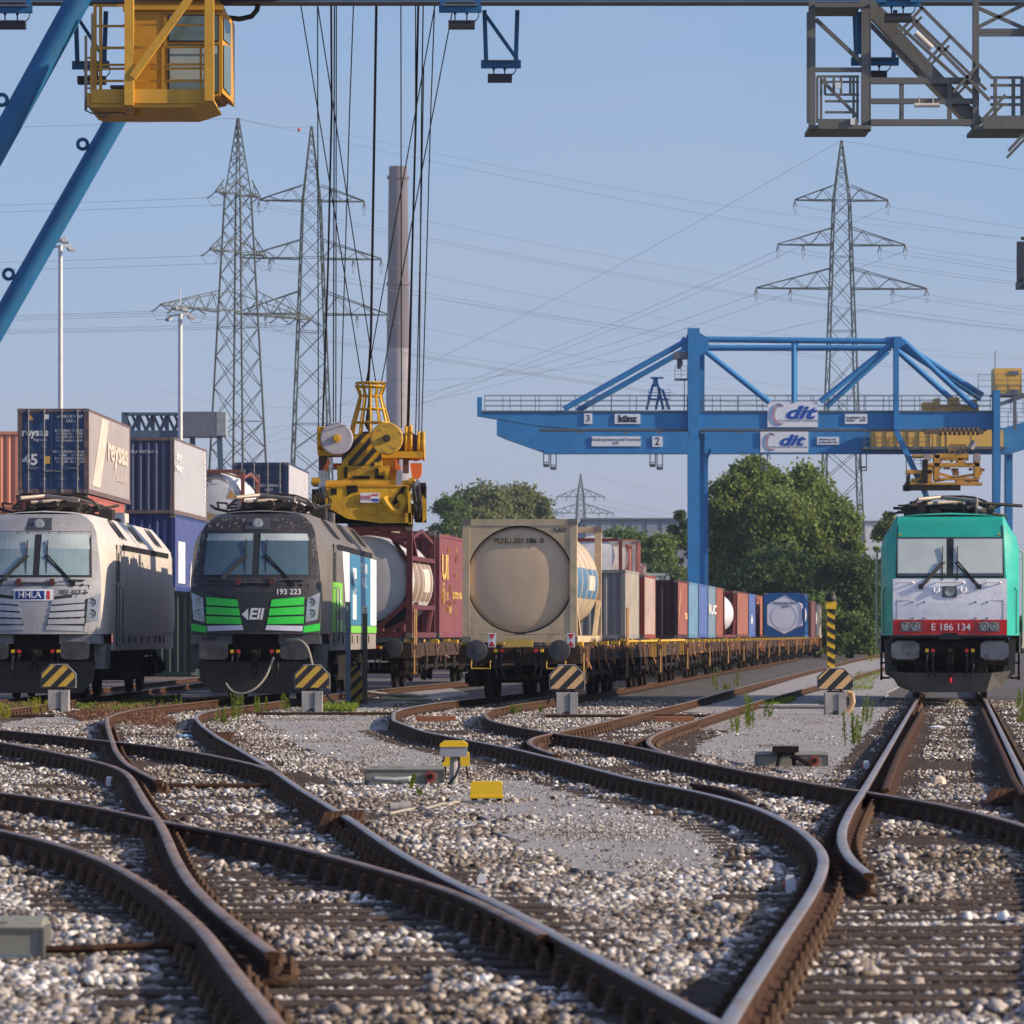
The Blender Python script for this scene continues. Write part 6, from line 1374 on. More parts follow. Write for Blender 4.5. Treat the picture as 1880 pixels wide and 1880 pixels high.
# floodlight frames under the girder
def lampframe(x0, x1, yb, ylamp, dy=-.6, brace=False, xl=None, open_=False):
    q = MB(); q.bar((X(x0),dy,Z(8)),(X(x0)+.04,dy,Z(yb)),.10); q.bar((X(x1),dy,Z(8)),(X(x1)-.04,dy,Z(yb)),.10); q.bar((X(x0)-.08,dy,Z(yb)),(X(x1)+.08,dy,Z(yb)),.16,.18)
    if brace: q.bar((X(x0),dy,Z(14)),(X(x1),dy,Z(yb-8)),.08)
    f_ = q.build('lamp_frame', m_nb, tn)
    q = MB(); q.cbox(((X(x0)+X(x1))/2,dy,Z(yb-5)),(abs(X(x1)-X(x0)),.3,.03)); q.build('lamp_shelf', m_flange, f_)
    q = MB(); a, c = xl or (x0+10,x1-5)
    q.box(X(a),X(c),dy-.18,dy+.18,Z(ylamp+6),Z(ylamp-6)); q.box(X(a),X(c),dy-.2,dy+.1,Z(ylamp-5),Z(ylamp-7.5))
    for k in (.25,.7): xx = X(a)+(X(c)-X(a))*k; q.bar((xx,dy,Z(ylamp-5)),(xx,dy,Z(yb)),.03); q.cbox((xx,dy,Z(yb+7)),(.06,.06,.10))
    q.tube([(X(c)-.03,dy,Z(ylamp-4)),(X(c)+.08,dy,Z(ylamp-14)),(X(c)+.10,dy,Z(yb+5)),(X(c),dy,Z(yb))], .014, 5)
    q.build('floodlight', M('floodlight_dark', (.03,.03,.033), .5, .2), tn)
lampframe(-4,58,23,53,xl=(2,52)); lampframe(130,186,108,137,dy=1.2,xl=(134,186),brace=True); lampframe(813,878,22,53,xl=(824,872)); lampframe(889,950,108,135,dy=1.0,brace=True,xl=(895,940)); lampframe(1608,1670,24,53,dy=-1.8,xl=(1613,1660)); lampframe(1575,1650,103,129,dy=1.0,xl=(1589,1634))
# yellow cab
b = MB(); b.xz([(X(240),Z(202)),(X(365),Z(202)),(X(388),Z(190)),(X(410),Z(186)),(X(414),Z(180)),(X(414),Z(32)),(X(240),Z(32))], -1.2, 1.0); cb = b.build('cab_body', m_caby, tn)
b = MB(); b.add([(X(414),-1.2,Z(32)),(X(414),-1.2,Z(182)),(X(427),-.5,Z(190)),(X(427),-.5,Z(38)),(X(427),.8,Z(190)),(X(427),.8,Z(38)),(X(414),1.0,Z(182)),(X(414),1.0,Z(32))],[(0,1,2,3),(3,2,4,5),(5,4,6,7),(0,3,5,7),(1,6,4,2)]); b.build('cab_nose', m_caby, tn)
b = MB(); b.box(X(234),X(416),-1.3,1.1,Z(32),Z(22)); b.box(X(255),X(408),-1.0,.8,Z(22),Z(12)); b.build('cab_roof', m_caby, tn)
m_cg = M('cab_window_glass', (.10,.15,.14), .15, 0, .1, spec=.9)
for x0, x1, y0, y1 in ((318,406,42,87),(318,406,96,180)):
    b = MB(); b.box(X(x0-2),X(x1+2),-1.225,-1.2,Z(y1+2),Z(y0-2)); fr_ = b.build('window_frame', m_black, tn)
    b = MB(); b.box(X(x0),X(x1),-1.24,-1.22,Z(y1),Z(y0)); b.build('window', m_cg, tn)
b = MB(); b.box(X(319),X(405),-1.25,-1.235,Z(112),Z(97)); b.box(X(319),X(380),-1.25,-1.235,Z(160),Z(116)); b.build('cab_blind', M('cab_interior', (.30,.36,.33), .6), tn)
b = MB(); b.add([(X(415.5),-1.13,Z(44)),(X(415.5),-1.13,Z(84)),(X(425.5),-.58,Z(90)),(X(425.5),-.58,Z(50))],[(0,1,2,3)]); b.add([(X(415.5),-1.13,Z(94)),(X(415.5),-1.13,Z(172)),(X(425.5),-.58,Z(182)),(X(425.5),-.58,Z(92))],[(0,1,2,3)])
for v_ in range(len(b.v)): x_,y_,z_ = b.v[v_]; b.v[v_] = (x_+.02,y_-.03,z_)
b.build('side_window', m_cg, tn)
b = MB(); b.box(X(250),X(255),-1.215,-1.2,Z(200),Z(32)); b.box(X(308),X(313),-1.23,-1.2,Z(198),Z(30)); b.box(X(250),X(312),-1.215,-1.2,Z(32),Z(29)); b.build('cab_seam', M('cab_yellow_dark', (.38,.20,.01), .5), tn)
# platform and railings around the cab
b = MB(); b.xz([(X(181),Z(216)),(X(362),Z(216)),(X(402),Z(203)),(X(402),Z(199)),(X(358),Z(209)),(X(181),Z(209))], -2.1, .9); b.box(X(183),X(392),-2.14,-2.05,Z(209),Z(184)); b.box(X(175),X(182),-2.1,.9,Z(213),Z(190)); b.build('cab_platform', M('platform_yellow', (.62,.33,.03), .5, 0, .1, 2, dirt=.3, dcol=(.3,.15,.03)), tn)
b = MB()
for x_ in (189,199): b.bar((X(x_),-2.0,Z(30)),(X(x_),-2.0,Z(190)),.07)
for y_ in (32,69,108): b.bar((X(189),-2.0,Z(y_)),(X(245),-2.0,Z(y_)),.05)
b.bar((X(190),-2.0,Z(109)),(X(392),-2.1,Z(107)),.05); b.bar((X(240),-2.1,Z(68)),(X(392),-2.1,Z(68)),.04)
for y_ in (139,146,168): b.bar((X(185),-2.0,Z(y_)),(X(392),-2.1,Z(y_)),.05)
for x_ in (183,245,312,380): b.bar((X(x_),-2.1,Z(108)),(X(x_),-2.1,Z(188)),.05)
b.build('cab_railing', m_caby, tn)
b = MB(); b.bar((X(252),-2.2,Z(8)),(X(252),-2.2,Z(214)),.20); b.bar((X(396),-2.2,Z(8)),(X(396),-2.2,Z(206)),.20); b.bar((X(380),-2.25,Z(-6)),(X(258),-2.25,Z(164)),.16); b.build('hanger_post', M('platform_yellow', (.62,.33,.03)), tn)
b = MB(); b.cyl((X(262),-1.5,Z(216)),(X(262),-1.5,Z(227)),.04,.12,n=10); b.build('horn', m_caby, tn)
b = MB(); b.add([(X(358),-2.0,Z(212)),(X(366),-2.0,Z(215)),(X(392),-1.6,Z(206)),(X(386),-1.6,Z(202))],[(0,1,2,3)]); b.build('floor_window', m_cg, tn)
b = MB()
for x_ in (168,180): b.bar((X(x_),-1.4,Z(80 if x_ == 168 else 40)),(X(x_),-1.4,Z(214)),.06)
for k in range(9): b.bar((X(168),-1.4,Z(120+k*11)),(X(180),-1.4,Z(120+k*11)),.04)
b.tube([(X(182),-1.3,Z(214)),(X(192),-1.3,Z(224)),(X(200),-1.3,Z(228)),(X(206),-1.3,Z(222))], .02, 5); b.tube([(X(166),-1.4,Z(215)),(X(178),-1.3,Z(220)),(X(230),-1.3,Z(219)),(X(240),-1.3,Z(222))], .018, 5)
b.build('ladder', m_galv, tn)
b = MB(); b.tube([(X(415),0,Z(32)),(X(440),0,Z(35)),(X(462),0,Z(30)),(X(472),0,Z(18)),(X(474),0,Z(5))], .06, 8); b.build('cable_conduit', m_black, tn)
b = MB(); b.box(X(200),X(240),.2,1.5,Z(205),Z(176)); b.box(X(205),X(228),-.4,1,Z(165),Z(160)); b.build('rear_equipment', M('dull_blue_grey', (.06,.08,.11), .5), tn)
b = MB(); b.box(X(250),X(572),-1.4,-1.0,Z(6),Z(-30)); b.box(X(250),X(572),-1.0,1.2,Z(-22),Z(-30)); b.build('trolley', M('trolley_yellow', (.60,.32,.03), .5, 0, .1), tn)
# hoist ropes
tops = []
ROPES = [((552,8),(665,703),1),((583,8),(690,703),1),((583,8),(584.5,782),1),((608,8),(609,200),(602,500),(592.5,782),1.7),((614,8),(612,780),1.1),((617.5,8),(616.5,780),1),((649,8),(642,200),(624.5,778),1),
         ((691,8),(688,200),(681,620),(676,703),2.2),((736,8),(737,785),1),((763,8),(763,200),(751,782),1),((768,8),(764,200),(748,782),1.8),((777,8),(774,200),(769,792),1.1),((778,120),(773,400),(763,796),1),((798,8),(791,200),(774,796),1),((799,8),(672,703),1),((833,8),(700,703),1)]
for rp in ROPES:
    w_ = rp[-1]; b = MB(); n_ = len(rp)-1
    pts = [(X(p_[0]), .4 if k < n_-1 else 14.5, Z(p_[1])) for k, p_ in enumerate(rp[:-1])]
    # ropes lean back to the spreader: keep their drawn line by interpolating depth
    y0_, y1_ = rp[0][1], rp[-2][1]; pts = []
    for p_ in rp[:-1]:
        f_ = (p_[1]-y0_)/(y1_-y0_); dep = .4+f_*11.0; k_ = (DN+dep)/DN
        pts.append((X(p_[0])*k_, dep, CH+(HZ-p_[1])*(DN+dep)/F))
    b.tube(pts, .014*w_, 6); b.build('hoist_rope', m_rope, tn)
# stair structure on the right
def gb(b, x0, y0, x1, y1, w=.1, dy=-1.2, h=None): b.bar((X(x0),dy,Z(y0)),(X(x1),dy,Z(y1)),w,h or w)
for q4 in ((1478.5,1490.5,252,15),(1574,1588,250,30),(1776,1787,253,14),(1871,1884,253,14),(1475,1478,236,36),(1588.8,1591,252,20)):
    g1 = MB(); g1.box(X(q4[0]),X(q4[1]),-1.3,-1.12,Z(q4[2]),Z(q4[3])); g1.build('hanger_column', m_galv, tn)
for q4 in ((1478,1590,-1.5,.2,250,243),(1494,1566,-1.55,-1.5,250,232),(1776,1880,-1.5,.2,252,245),(1793,1868,-1.55,-1.5,250,226),(1488,1570,-1.55,.0,30,22),(1590,1778,-1.5,-1.3,243,232)):
    g1 = MB(); g1.box(X(q4[0]),X(q4[1]),q4[2],q4[3],Z(q4[4]),Z(q4[5])); g1.build('landing_platform', m_galv, tn)
g1 = MB()
gb(g1,1491,48,1574,126,.09); gb(g1,1491,140,1574,140,.10); gb(g1,1590,160,1790,160,.14); gb(g1,1590,197,1780,197,.12)
for x_ in (1647,1734): gb(g1,x_,160,x_,236,.10)
gb(g1,1787,28,1872,66,.08); gb(g1,1872,20,1787,62,.08); gb(g1,1779,69,1874,69,.09); gb(g1,1787,76,1872,76,.08); g1.build('bracing', m_galv, tn)
g1 = MB(); gb(g1,1576,10,1790,240,.26,-1.0,.30); gb(g1,1590,40,1776,232,.10,-.2); g1.build('stair_stringer', m_galv, tn)
g1 = MB(); 
for off in (0,):
    gb(g1,1668,14,1808,154,.07,-1.35); gb(g1,1652,40,1806,197,.07,-1.35); gb(g1,1672,34,1808,168,.06,-.3); gb(g1,1600,6,1790,178,.07,-.3)
    for k in range(5): xx = 1640+k*50; yy = 76+k*53; gb(g1,xx,yy,xx+44,yy-48,.07,-1.35); gb(g1,xx+6,yy+4,xx+50,yy-42,.06,-.3)
g1.build('stair_handrail', m_galv, tn)
g1 = MB()
for y_ in (154,168,190,203): gb(g1,1808,y_,1868,y_,.06)
for x_ in (1817,1850,1866): gb(g1,x_,154,x_,226,.08)
g1.build('landing_railing', m_galv, tn)
g1 = MB()
for y_ in (152,162,185,197,217): gb(g1,1493 if y_ < 160 else 1508,y_,1570 if y_ < 200 else 1560,y_,.05)
for x_ in (1494,1501,1508,1524,1537,1554,1560,1567): gb(g1,x_,153,x_,(236 if x_ in (1494,1501,1560,1567) else 185),.055)
gb(g1,1502,158,1566,224,.07); g1.build('safety_gate', m_galv, tn)
g1 = MB(); g1.box(X(1526),X(1536),-1.3,-1.25,Z(174),Z(164)); g1.box(X(1552),X(1560),-1.6,-1.55,Z(243),Z(231)); g1.build('small_notice', m_white, tn)
g1 = MB(); g1.cyl((X(1668),-1.5,Z(207)),(X(1714),-1.5,Z(207)),.05,n=10); g1.bar((X(1678),-1.4,Z(205)),(X(1678),-1.4,Z(188)),.03); g1.bar((X(1703),-1.4,Z(205)),(X(1703),-1.4,Z(188)),.03); g1.build('tube_lamp', M('lamp_cream', (.55,.50,.42), .5), tn)
g1 = MB(); g1.cyl((X(1670),-1.5,Z(76)),(X(1700),-1.5,Z(104)),.07,n=10); g1.build('tube_lamp', M('lamp_cream', (.55,.50,.42)), tn)
for q4 in ((1572,32,1572,108,.14,-.9),(1606,0,1606,26,.2,-1.9),(1665,0,1665,26,.2,-1.9)):
    g1 = MB(); gb(g1,*q4); g1.build('blue_hanger', m_nb, tn)
# cage at the right edge
g1 = MB(); g1.box(X(1866),X(1900),-1.3,.2,Z(531),Z(518)); g1.bar((X(1863),-1.2,Z(525)),(X(1863),-1.2,Z(452)),.16); gb(g1,1864,446,1900,446,.07); gb(g1,1864,481,1900,481,.06); gb(g1,1866,487,1900,487,.05); gb(g1,1857,478,1857,496,.03); gb(g1,1866,531,1895,546,.12); gb(g1,1880,541,1900,548,.1); gb(g1,1895,446,1895,20,.12)
g1.build('maintenance_cage', M('cage_dark', (.035,.045,.06), .6), tn)
# ================= SPREADER =================
DS = 117.5; X, Z, s = crane_frame(DS)
ts = thing('container_spreader', 'yellow container spreader with two round rope pulleys hanging behind the black locomotive', 'spreader', (0, DS, 0))
m_sy = M('spreader_yellow', (.64,.345,.006), .5, 0, .12, 2, dirt=.7, dcol=(.16,.09,.02), ds=2.2); m_syd = M('spreader_orange', (.62,.22,.01), .55, 0, .1, 2, dirt=.3)
b = MB(); cx = (X(653)+X(708))/2; 
def ring(zp, r): return [(cx+r/s*math.cos(a), r/s*math.sin(a), Z(zp)) for a in np.linspace(0,2*math.pi,25)]
for zp, r in ((703,27.5),(710,27.5),(727,20),(751,27),(776,34),(800,38)): b.tube(ring(zp,r), .022, 5)
for k in range(12):
    a = 2*math.pi*k/12; pr = [(706,27),(727,19.5),(776,33),(802,38)]; b.tube([(cx+r/s*math.cos(a), r/s*math.sin(a), Z(zp)) for zp, r in pr], .035, 5)
b.build('cable_basket', m_sy, ts)
b = MB(); b.tube([(cx,0,Z(700)),(cx-.02,0,Z(740)),(cx-.1,.1,Z(780)),(cx+.05,.2,Z(800))], .05, 8); b.build('power_cable', m_black, ts)
def disc(px_, py_, r, dy, mat, hub, name='rope_pulley', th=.22):
    b = MB(); b.lathe([(r/s*.94,-.015),(r/s,0),(r/s,.04),(r/s*.9,.07),(r/s*.9,th-.07),(r/s,th-.04),(r/s,th),(r/s*.94,th+.015)], (X(px_),dy,Z(py_)), (0,1,0), 40); o_ = b.build(name, mat, ts, smooth=11)
    b = MB(); b.cyl((X(px_),dy-.14,Z(py_)),(X(px_),dy,Z(py_)),.07,n=16); b.cyl((X(px_),dy-.05,Z(py_)),(X(px_),dy-.015,Z(py_)),.10,n=8); b.build('hub', hub, o_)
disc(621,808,29.5,-1.0,M('pulley_pale', (.46,.43,.46), .55, 0, .06, 1, dirt=.4, dcol=(.35,.32,.30), ds=6),m_sy); disc(712,808,29.5,-1.0,M('pulley_yellow', (.62,.36,.03), .5, 0, .1, 2, dirt=.8, dcol=(.10,.06,.03), ds=7),M('hub_dark', (.05,.035,.02), .6))
disc(668,813,26,1.6,M('pulley_rust', (.12,.03,.02), .6),m_dark); disc(748,815,26,1.6,M('pulley_rust', (.12,.03,.02)),m_dark)
# edge-on pulleys
for px_, y0, y1 in ((588,780,832),(749,779,838),(772,790,846)):
    b = MB(); r_ = (y1-y0)/2/s; b.lathe([(r_*.95,-.02),(r_,0),(r_,.03),(r_*.9,.05),(r_*.9,.10),(r_,.12),(r_,.15),(r_*.95,.17)], (X(px_)-.06,.2,Z((y0+y1)/2)), (1,0,0), 28)
    b.build('rope_pulley', m_sy, ts, smooth=35)
# head block with hazard stripes
hb = [(X(650),Z(800)),(X(684),Z(798)),(X(700),Z(818)),(X(704),Z(855)),(X(628),Z(855)),(X(630),Z(838)),(X(652),Z(815))]
b = MB(); b.xz(hb, -.6, .6); h_ = b.build('head_block', m_sy, ts)
def clip_poly(poly, f):
    out = []
    for i in range(len(poly)):
        a, c = poly[i], poly[(i+1)%len(poly)]; fa, fc = f(a), f(c)
        if fa >= 0: out.append(a)
        if fa*fc < 0: t_ = fa/(fa-fc); out.append((a[0]+(c[0]-a[0])*t_, a[1]+(c[1]-a[1])*t_))
    return out
def stripes(poly, y, w, per, ang, parent, mat, th=.012, ph=0):
    """diagonal bands lying on a flat board"""
    ca, sa = math.cos(ang), math.sin(ang); us = [p[0]*ca+p[1]*sa for p in poly]; u = math.floor(min(us)/per)*per+ph-per; b = MB()
    while u < max(us):
        q = clip_poly(clip_poly(poly, lambda p: p[0]*ca+p[1]*sa-u), lambda p: u+w-(p[0]*ca+p[1]*sa))
        if len(q) > 2:
            area = 0
            for i in range(len(q)): area += q[i][0]*q[(i+1)%len(q)][1]-q[(i+1)%len(q)][0]*q[i][1]
            if abs(area) > 1e-4: b.xz(q, y-th, y)
        u += per
    return b.build('hazard_stripes', mat, parent)
stripes(hb, -.6, 8/s, 17/s, R(138)-math.pi, h_, m_blackp)
b = MB(); b.box(X(585),X(640),-.5,.6,Z(838),Z(828)); b.box(X(700),X(775),-.5,.6,Z(842),Z(830)); b.xz([(X(750),Z(842)),(X(776),Z(812)),(X(776),Z(832)),(X(764),Z(846))], .2, .5); b.build('pulley_beam', m_sy, ts)
b = MB(); b.box(X(586),X(600),-.3,.4,Z(884),Z(838)); b.box(X(740),X(750),-.3,.4,Z(868),Z(838)); b.build('pulley_bracket', M('bracket_brown', (.10,.06,.045), .7), ts)
b = MB(); b.xz([(X(594),Z(866)),(X(607),Z(840)),(X(607),Z(852)),(X(600),Z(878)),(X(588),Z(884))], -.7, -.5); b.box(X(612),X(630),-.2,.2,Z(862),Z(851)); b.xz([(X(753),Z(851)),(X(775),Z(851)),(X(774),Z(872)),(X(768),Z(880)),(X(757),Z(878))], -.3, .2); b.xz([(X(726),Z(842)),(X(737),Z(860)),(X(734),Z(878)),(X(727),Z(860))], -.6, -.4); b.build('twistlock_guide', m_orange, ts)
# upper frame
b = MB(); b.box(X(621),X(716),-.8,.6,Z(884),Z(857)); b.box(X(629),X(641),-.82,.3,Z(858),Z(851)); b.box(X(689),X(703),-.82,.3,Z(858),Z(851)); b.box(X(709),X(716),-.86,.6,Z(884),Z(866)); b.box(X(703),X(732),-.4,.6,Z(884),Z(840)); b.build('upper_frame', m_sy, ts)
b = MB(); b.box(X(650),X(681),-.83,-.78,Z(881),Z(876)); b.box(X(690),X(706),-.83,-.78,Z(881),Z(875)); b.box(X(634),X(640),-.9,-.8,Z(880),Z(860)); b.box(X(690),X(697),-.9,-.8,Z(876),Z(862)); b.build('frame_opening', m_dark, ts)
b = MB(); b.box(X(574),X(762),-.9,.8,Z(892),Z(884)); b.box(X(575),X(590),-.95,.8,Z(888),Z(879)); b.box(X(752),X(762),-.95,.8,Z(892),Z(880)); b.build('cross_beam', m_sy, ts)
# main body
body = [(X(600),Z(893)),(X(754),Z(893)),(X(750),Z(912)),(X(757),Z(930)),(X(757),Z(962)),(X(700),Z(962)),(X(640),Z(954)),(X(612),Z(938)),(X(600),Z(938))]
b = MB(); b.xz(body, -1.0, .8); mb_ = b.build('main_beam', m_sy, ts)
b = MB(); b.box(X(610),X(621),-1.02,-1.0,Z(910),Z(899)); b.xz([(X(638),Z(894)),(X(658),Z(894)),(X(660),Z(905)),(X(648),Z(907)),(X(640),Z(913))], -1.02, -1.0); b.xz([(X(740),Z(895)),(X(748),Z(895)),(X(738),Z(922)),(X(724),Z(930)),(X(722),Z(924))], -1.02, -1.0); b.build('dark_opening', m_dark, mb_)
b = MB(); b.xz([(X(666),Z(928)),(X(694),Z(928)),(X(694),Z(930)),(X(666),Z(930))], -1.02, -1.0); b.box(X(668),X(668.6),-1.02,-1.0,Z(946),Z(928)); b.box(X(694),X(694.6),-1.02,-1.0,Z(946),Z(928)); b.box(X(668),X(694.6),-1.02,-1.0,Z(947),Z(946)); b.box(X(600),X(756),-1.02,-1.0,Z(896),Z(894.5)); b.build('panel_seam', m_syd, mb_)
b = MB(); pts = [(X(706),-1.05,Z(916)),(X(713),-1.05,Z(928)),(X(722),-1.05,Z(938)),(X(735),-1.05,Z(942)),(X(742),-1.05,Z(934)),(X(744),-1.05,Z(918))]; b.tube(pts, .10, 8); b.cyl((X(739),-1.1,Z(917)),(X(739),-1.0,Z(917)),.11,n=14); b.build('lifting_arm', m_sy, ts)
b = MB(); b.box(X(664),X(699),-1.06,-1.02,Z(925),Z(907)); p_ = b.build('nameplate', m_white, ts)
b = MB(); b.text('IVR', (X(675),-1.07,Z(916)), .15, 'front', bold=.01, sx=1.2); b.box(X(684.5),X(696.5),-1.066,-1.06,Z(912.5),Z(909.5)); b.build('red_marking', m_red, p_); b = MB(); b.box(X(684.5),X(696.5),-1.066,-1.06,Z(922),Z(918)); b.build('blue_marking', m_signb, p_)
b = MB(); b.box(X(640),X(757),-1.0,.8,Z(966),Z(962.5)); b.box(X(648),X(756),-.9,.9,Z(962),Z(955)); b.cyl((X(604),-1.2,Z(948)),(X(604),-.4,Z(948)),.16,n=16); b.box(X(590),X(650),-.2,.8,Z(960),Z(928)); b.build('lower_gear', m_dark, ts)
for px_, py_ in ((585,914),(740,916)):
    b = MB(); b.cyl((X(px_),-1.0,Z(py_)),(X(px_),-.5,Z(py_)),.10,n=16); b.bar((X(px_),-.9,Z(py_)),(X(px_)+.05,-.9,Z(py_+12)),.22); b.build('guide_roller', m_sy, ts)
b = MB(); b.box(X(575),X(600),-.8,.8,Z(925),Z(900)); b.box(X(762),X(782),-.6,.9,Z(958),Z(890)); b.cyl((X(768),-.8,Z(896)),(X(783),-.8,Z(896)),.11,n=12); b.cyl((X(757),-1.0,Z(935)),(X(757),-.7,Z(935)),.12,n=12); b.build('end_gear', m_dark, ts)
b = MB(); b.bar((X(757),-.9,Z(920)),(X(769),-.9,Z(884)),.16,.1); b.bar((X(760),-.9,Z(940)),(X(776),-.9,Z(928)),.18,.1); b.bar((X(593),-.9,Z(924)),(X(595),-.9,Z(866)),.2,.06); b.bar((X(733),-.9,Z(905)),(X(735),-.9,Z(866)),.14,.06); b.build('hydraulic_cylinder', M('cylinder_grey', (.30,.31,.34), .35, .4), ts)
b = MB(); b.xz([(X(750),Z(902)),(X(756),Z(906)),(X(757),Z(964)),(X(752),Z(964))], -1.2, -1.05); b.xz([(X(776),Z(910)),(X(783),Z(918)),(X(784),Z(952)),(X(777),Z(962))], -.75, -.6); b.box(X(746),X(757),-1.2,-1.0,Z(962),Z(944)); b.build('end_flipper', m_sy, ts)
b = MB()
for k in range(10):
    x_ = 575+random.random()*30; b.tube([(X(x_),-1.0,Z(895+random.random()*20)),(X(x_+8),-1.1,Z(915+random.random()*15)),(X(x_+4),-1.0,Z(935+random.random()*10))], .02, 5)
    x_ = 752+random.random()*22; b.tube([(X(x_),-1.0,Z(890+random.random()*20)),(X(x_+5),-1.1,Z(920+random.random()*15)),(X(x_+1),-1.0,Z(945+random.random()*10))], .02, 5)
b.build('hydraulic_hose', m_black, ts)
# long telescopic beam going back over the container (never resting on it)
b = MB(); b.box(X(640),X(700),.8,6.0,Z(940),Z(905)); b.box(X(585),X(600),.9,7.0,Z(930),Z(905)) ; b.build('telescopic_beam', m_sy, ts)
# ================= YARD SMALL THINGS =================
m_hz = M('hazard_yellow', (.62,.38,.05), .5, 0, .08, 4, dirt=.2, dcol=(.2,.12,.04)); m_hz_lit = M('hazard_yellow_lit', (.66,.42,.18), .5, 0, .08, 4, dirt=.2, dcol=(.3,.2,.1))  # second yellow is the lit copy, warm grazing sun put into its colour
def stop_sign(px0, px1, yt, yb, ybase, D, mat, label, edge=None):
    s = F/D; X = lambda p: (p-(px0+px1)/2)/s; Z = lambda p: CH+(HZ-p)/s
    t = thing('striped_marker', label, 'hazard marker', (((px0+px1)/2-940)/s, D, 0), 0, 'octagonal striped markers on concrete blocks')
    w_ = (px1-px0)/2/s; c_ = w_*.62; h0, h1 = Z(yb), Z(yt); hc = (h1-h0)*.42
    poly = [(-w_,h0),(w_,h0),(w_,h1-hc),(c_*.75,h1),(-c_*.75,h1),(-w_,h1-hc)]
    b = MB(); b.xz(poly, -.04, 0); p_ = b.build('sign_board', m_blackp, t)
    b = MB(); b.xz([(x*1.03,z+(.01 if z > (h0+h1)/2 else -.01)) for x,z in poly], .0, .03); b.build('board_edge', M('edge_white', (.55,.54,.52), .5), t)
    inner = [(x*.95, (h0+h1)/2+(z-(h0+h1)/2)*.93) for x,z in poly]
    stripes(inner, -.04, .115, .225, R(-45)+math.pi/2+math.pi/2, p_, mat, .008, .04)
    b = MB(); zb_ = Z(yb)-.05
    b.yz([(-.10,.0),(.22,.0),(.18,zb_),(-.06,zb_)], -.21, .21); b.yz([(-.13,.0),(-.10,.0),(-.06,zb_-.02),(-.09,zb_-.02)], -.20, -.06); b.yz([(-.13,.0),(-.10,.0),(-.06,zb_-.02),(-.09,zb_-.02)], .06, .20); b.build('concrete_base', m_conc, t)
    b = MB(); b.bar((-.1,.0,zb_-.01),(-.1,0,Z(yb)+.05),.05); b.bar((.1,.0,zb_-.01),(.1,0,Z(yb)+.05),.05); b.box(-.16,.16,-.05,.08,zb_,zb_+.03); b.build('bracket', m_dark, t)
    b = MB(); b.cyl((.0,-.145,.05),(.0,-.10,.05),.045,n=12); b.build('cable_hole', m_black, t)
    return t
stop_sign(76,139,1220,1262,1308,F*CH/(1308-HZ),m_hz,'octagonal black and yellow marker in front of the silver locomotive')
stop_sign(541,605,1221,1264,1308,F*CH/(1308-HZ),m_hz,'octagonal black and yellow marker in front of the black locomotive')
stop_sign(1009,1073,1221,1266,1314,F*CH/(1314-HZ),m_hz_lit,'octagonal black and yellow marker, painted sunlit, in front of the beige tank wagon')
tq = stop_sign(1501,1566,1227,1266,1313,F*CH/(1313-HZ),m_hz_lit,'octagonal marker with a tall striped post standing on it')
D_ = F*CH/(1313-HZ); s_ = F/D_; zl = lambda p: CH+(HZ-p)/s_
b = MB(); pp = [(-.07,zl(1235)),(.09,zl(1235)),(.09,zl(1108)),(-.07,zl(1108))]; x_off = (1526-1533.5)/s_
b = MB(); b.box(x_off-.075,x_off+.075,.03,.15,zl(1262),zl(1106)); po = b.build('striped_post', m_yel, tq)
poly = [(x_off-.075,zl(1225)),(x_off+.075,zl(1225)),(x_off+.075,zl(1108)),(x_off-.075,zl(1108))]
stripes(poly, .03, .085, .17, R(62), po, m_blackp, .006, .02)
b = MB(); b.box(x_off-.10,x_off+.10,.0,.16,zl(1118),zl(1104)); b.build('lamp_collar', m_yel, tq)
b = MB(); b.lathe([(.11,0),(.12,.04),(.10,.12),(.04,.17),(.001,.18)], (x_off,.08,zl(1104)), (0,0,1), 16); b.build('lamp_dome', m_black, tq, smooth=60)
b = MB(); b.tube([(.24,.1,.45),(.34,.1,.42),(.36,.05,.25),(.30,.05,.12),(.24,.05,.05)], .045, 8); b.tube([(.24,.12,.38),(.31,.1,.35),(.31,.05,.2),(.22,.05,.1)], .03, 8); b.build('coiled_hose', M('hose_tan', (.50,.33,.17), .6), tq)
# posts and striped plate in front of the locomotive
def gth(name, px, ybase, label, cat, group=None): D = F*CH/(ybase-HZ); return thing(name, label, cat, ((px-940)*D/F, D, 0), 0, group), F/D
t, s_ = gth('steel_post', 639, 1296, 'blue grey square steel post right of the octagonal marker by the black locomotive', 'post')
b = MB(); b.box(-.055,.055,-.05,.05,0,CH+(HZ-1105)/s_); b.build('post_tube', M('post_bluegrey', (.17,.20,.25), .5, .3, .1), t); b = MB(); b.box(-.03,-.0,-.053,-.05,CH+(HZ-1122)/s_,CH+(HZ-1112)/s_); b.build('label', m_white, t)
t, s_ = gth('steel_post', 670, 1294, 'brownish steel post carrying a white number 2 tag', 'post')
b = MB(); b.box(-.055,.055,-.05,.05,0,CH+(HZ-1126)/s_); b.build('post_tube', M('post_brown', (.14,.11,.09), .6, .3, .2), t)
b = MB(); b.box(-.055,.055,-.055,.0,CH+(HZ-1126)/s_,CH+(HZ-1113)/s_); p_ = b.build('number_tag', m_white, t); b = MB(); b.text('2', (0,-.06,CH+(HZ-1120)/s_), .13, 'front'); b.build('numeral', m_blackp, p_)
t, s_ = gth('hazard_board', 655, 1293, 'low black and yellow striped panel between the two steel posts', 'hazard marker')
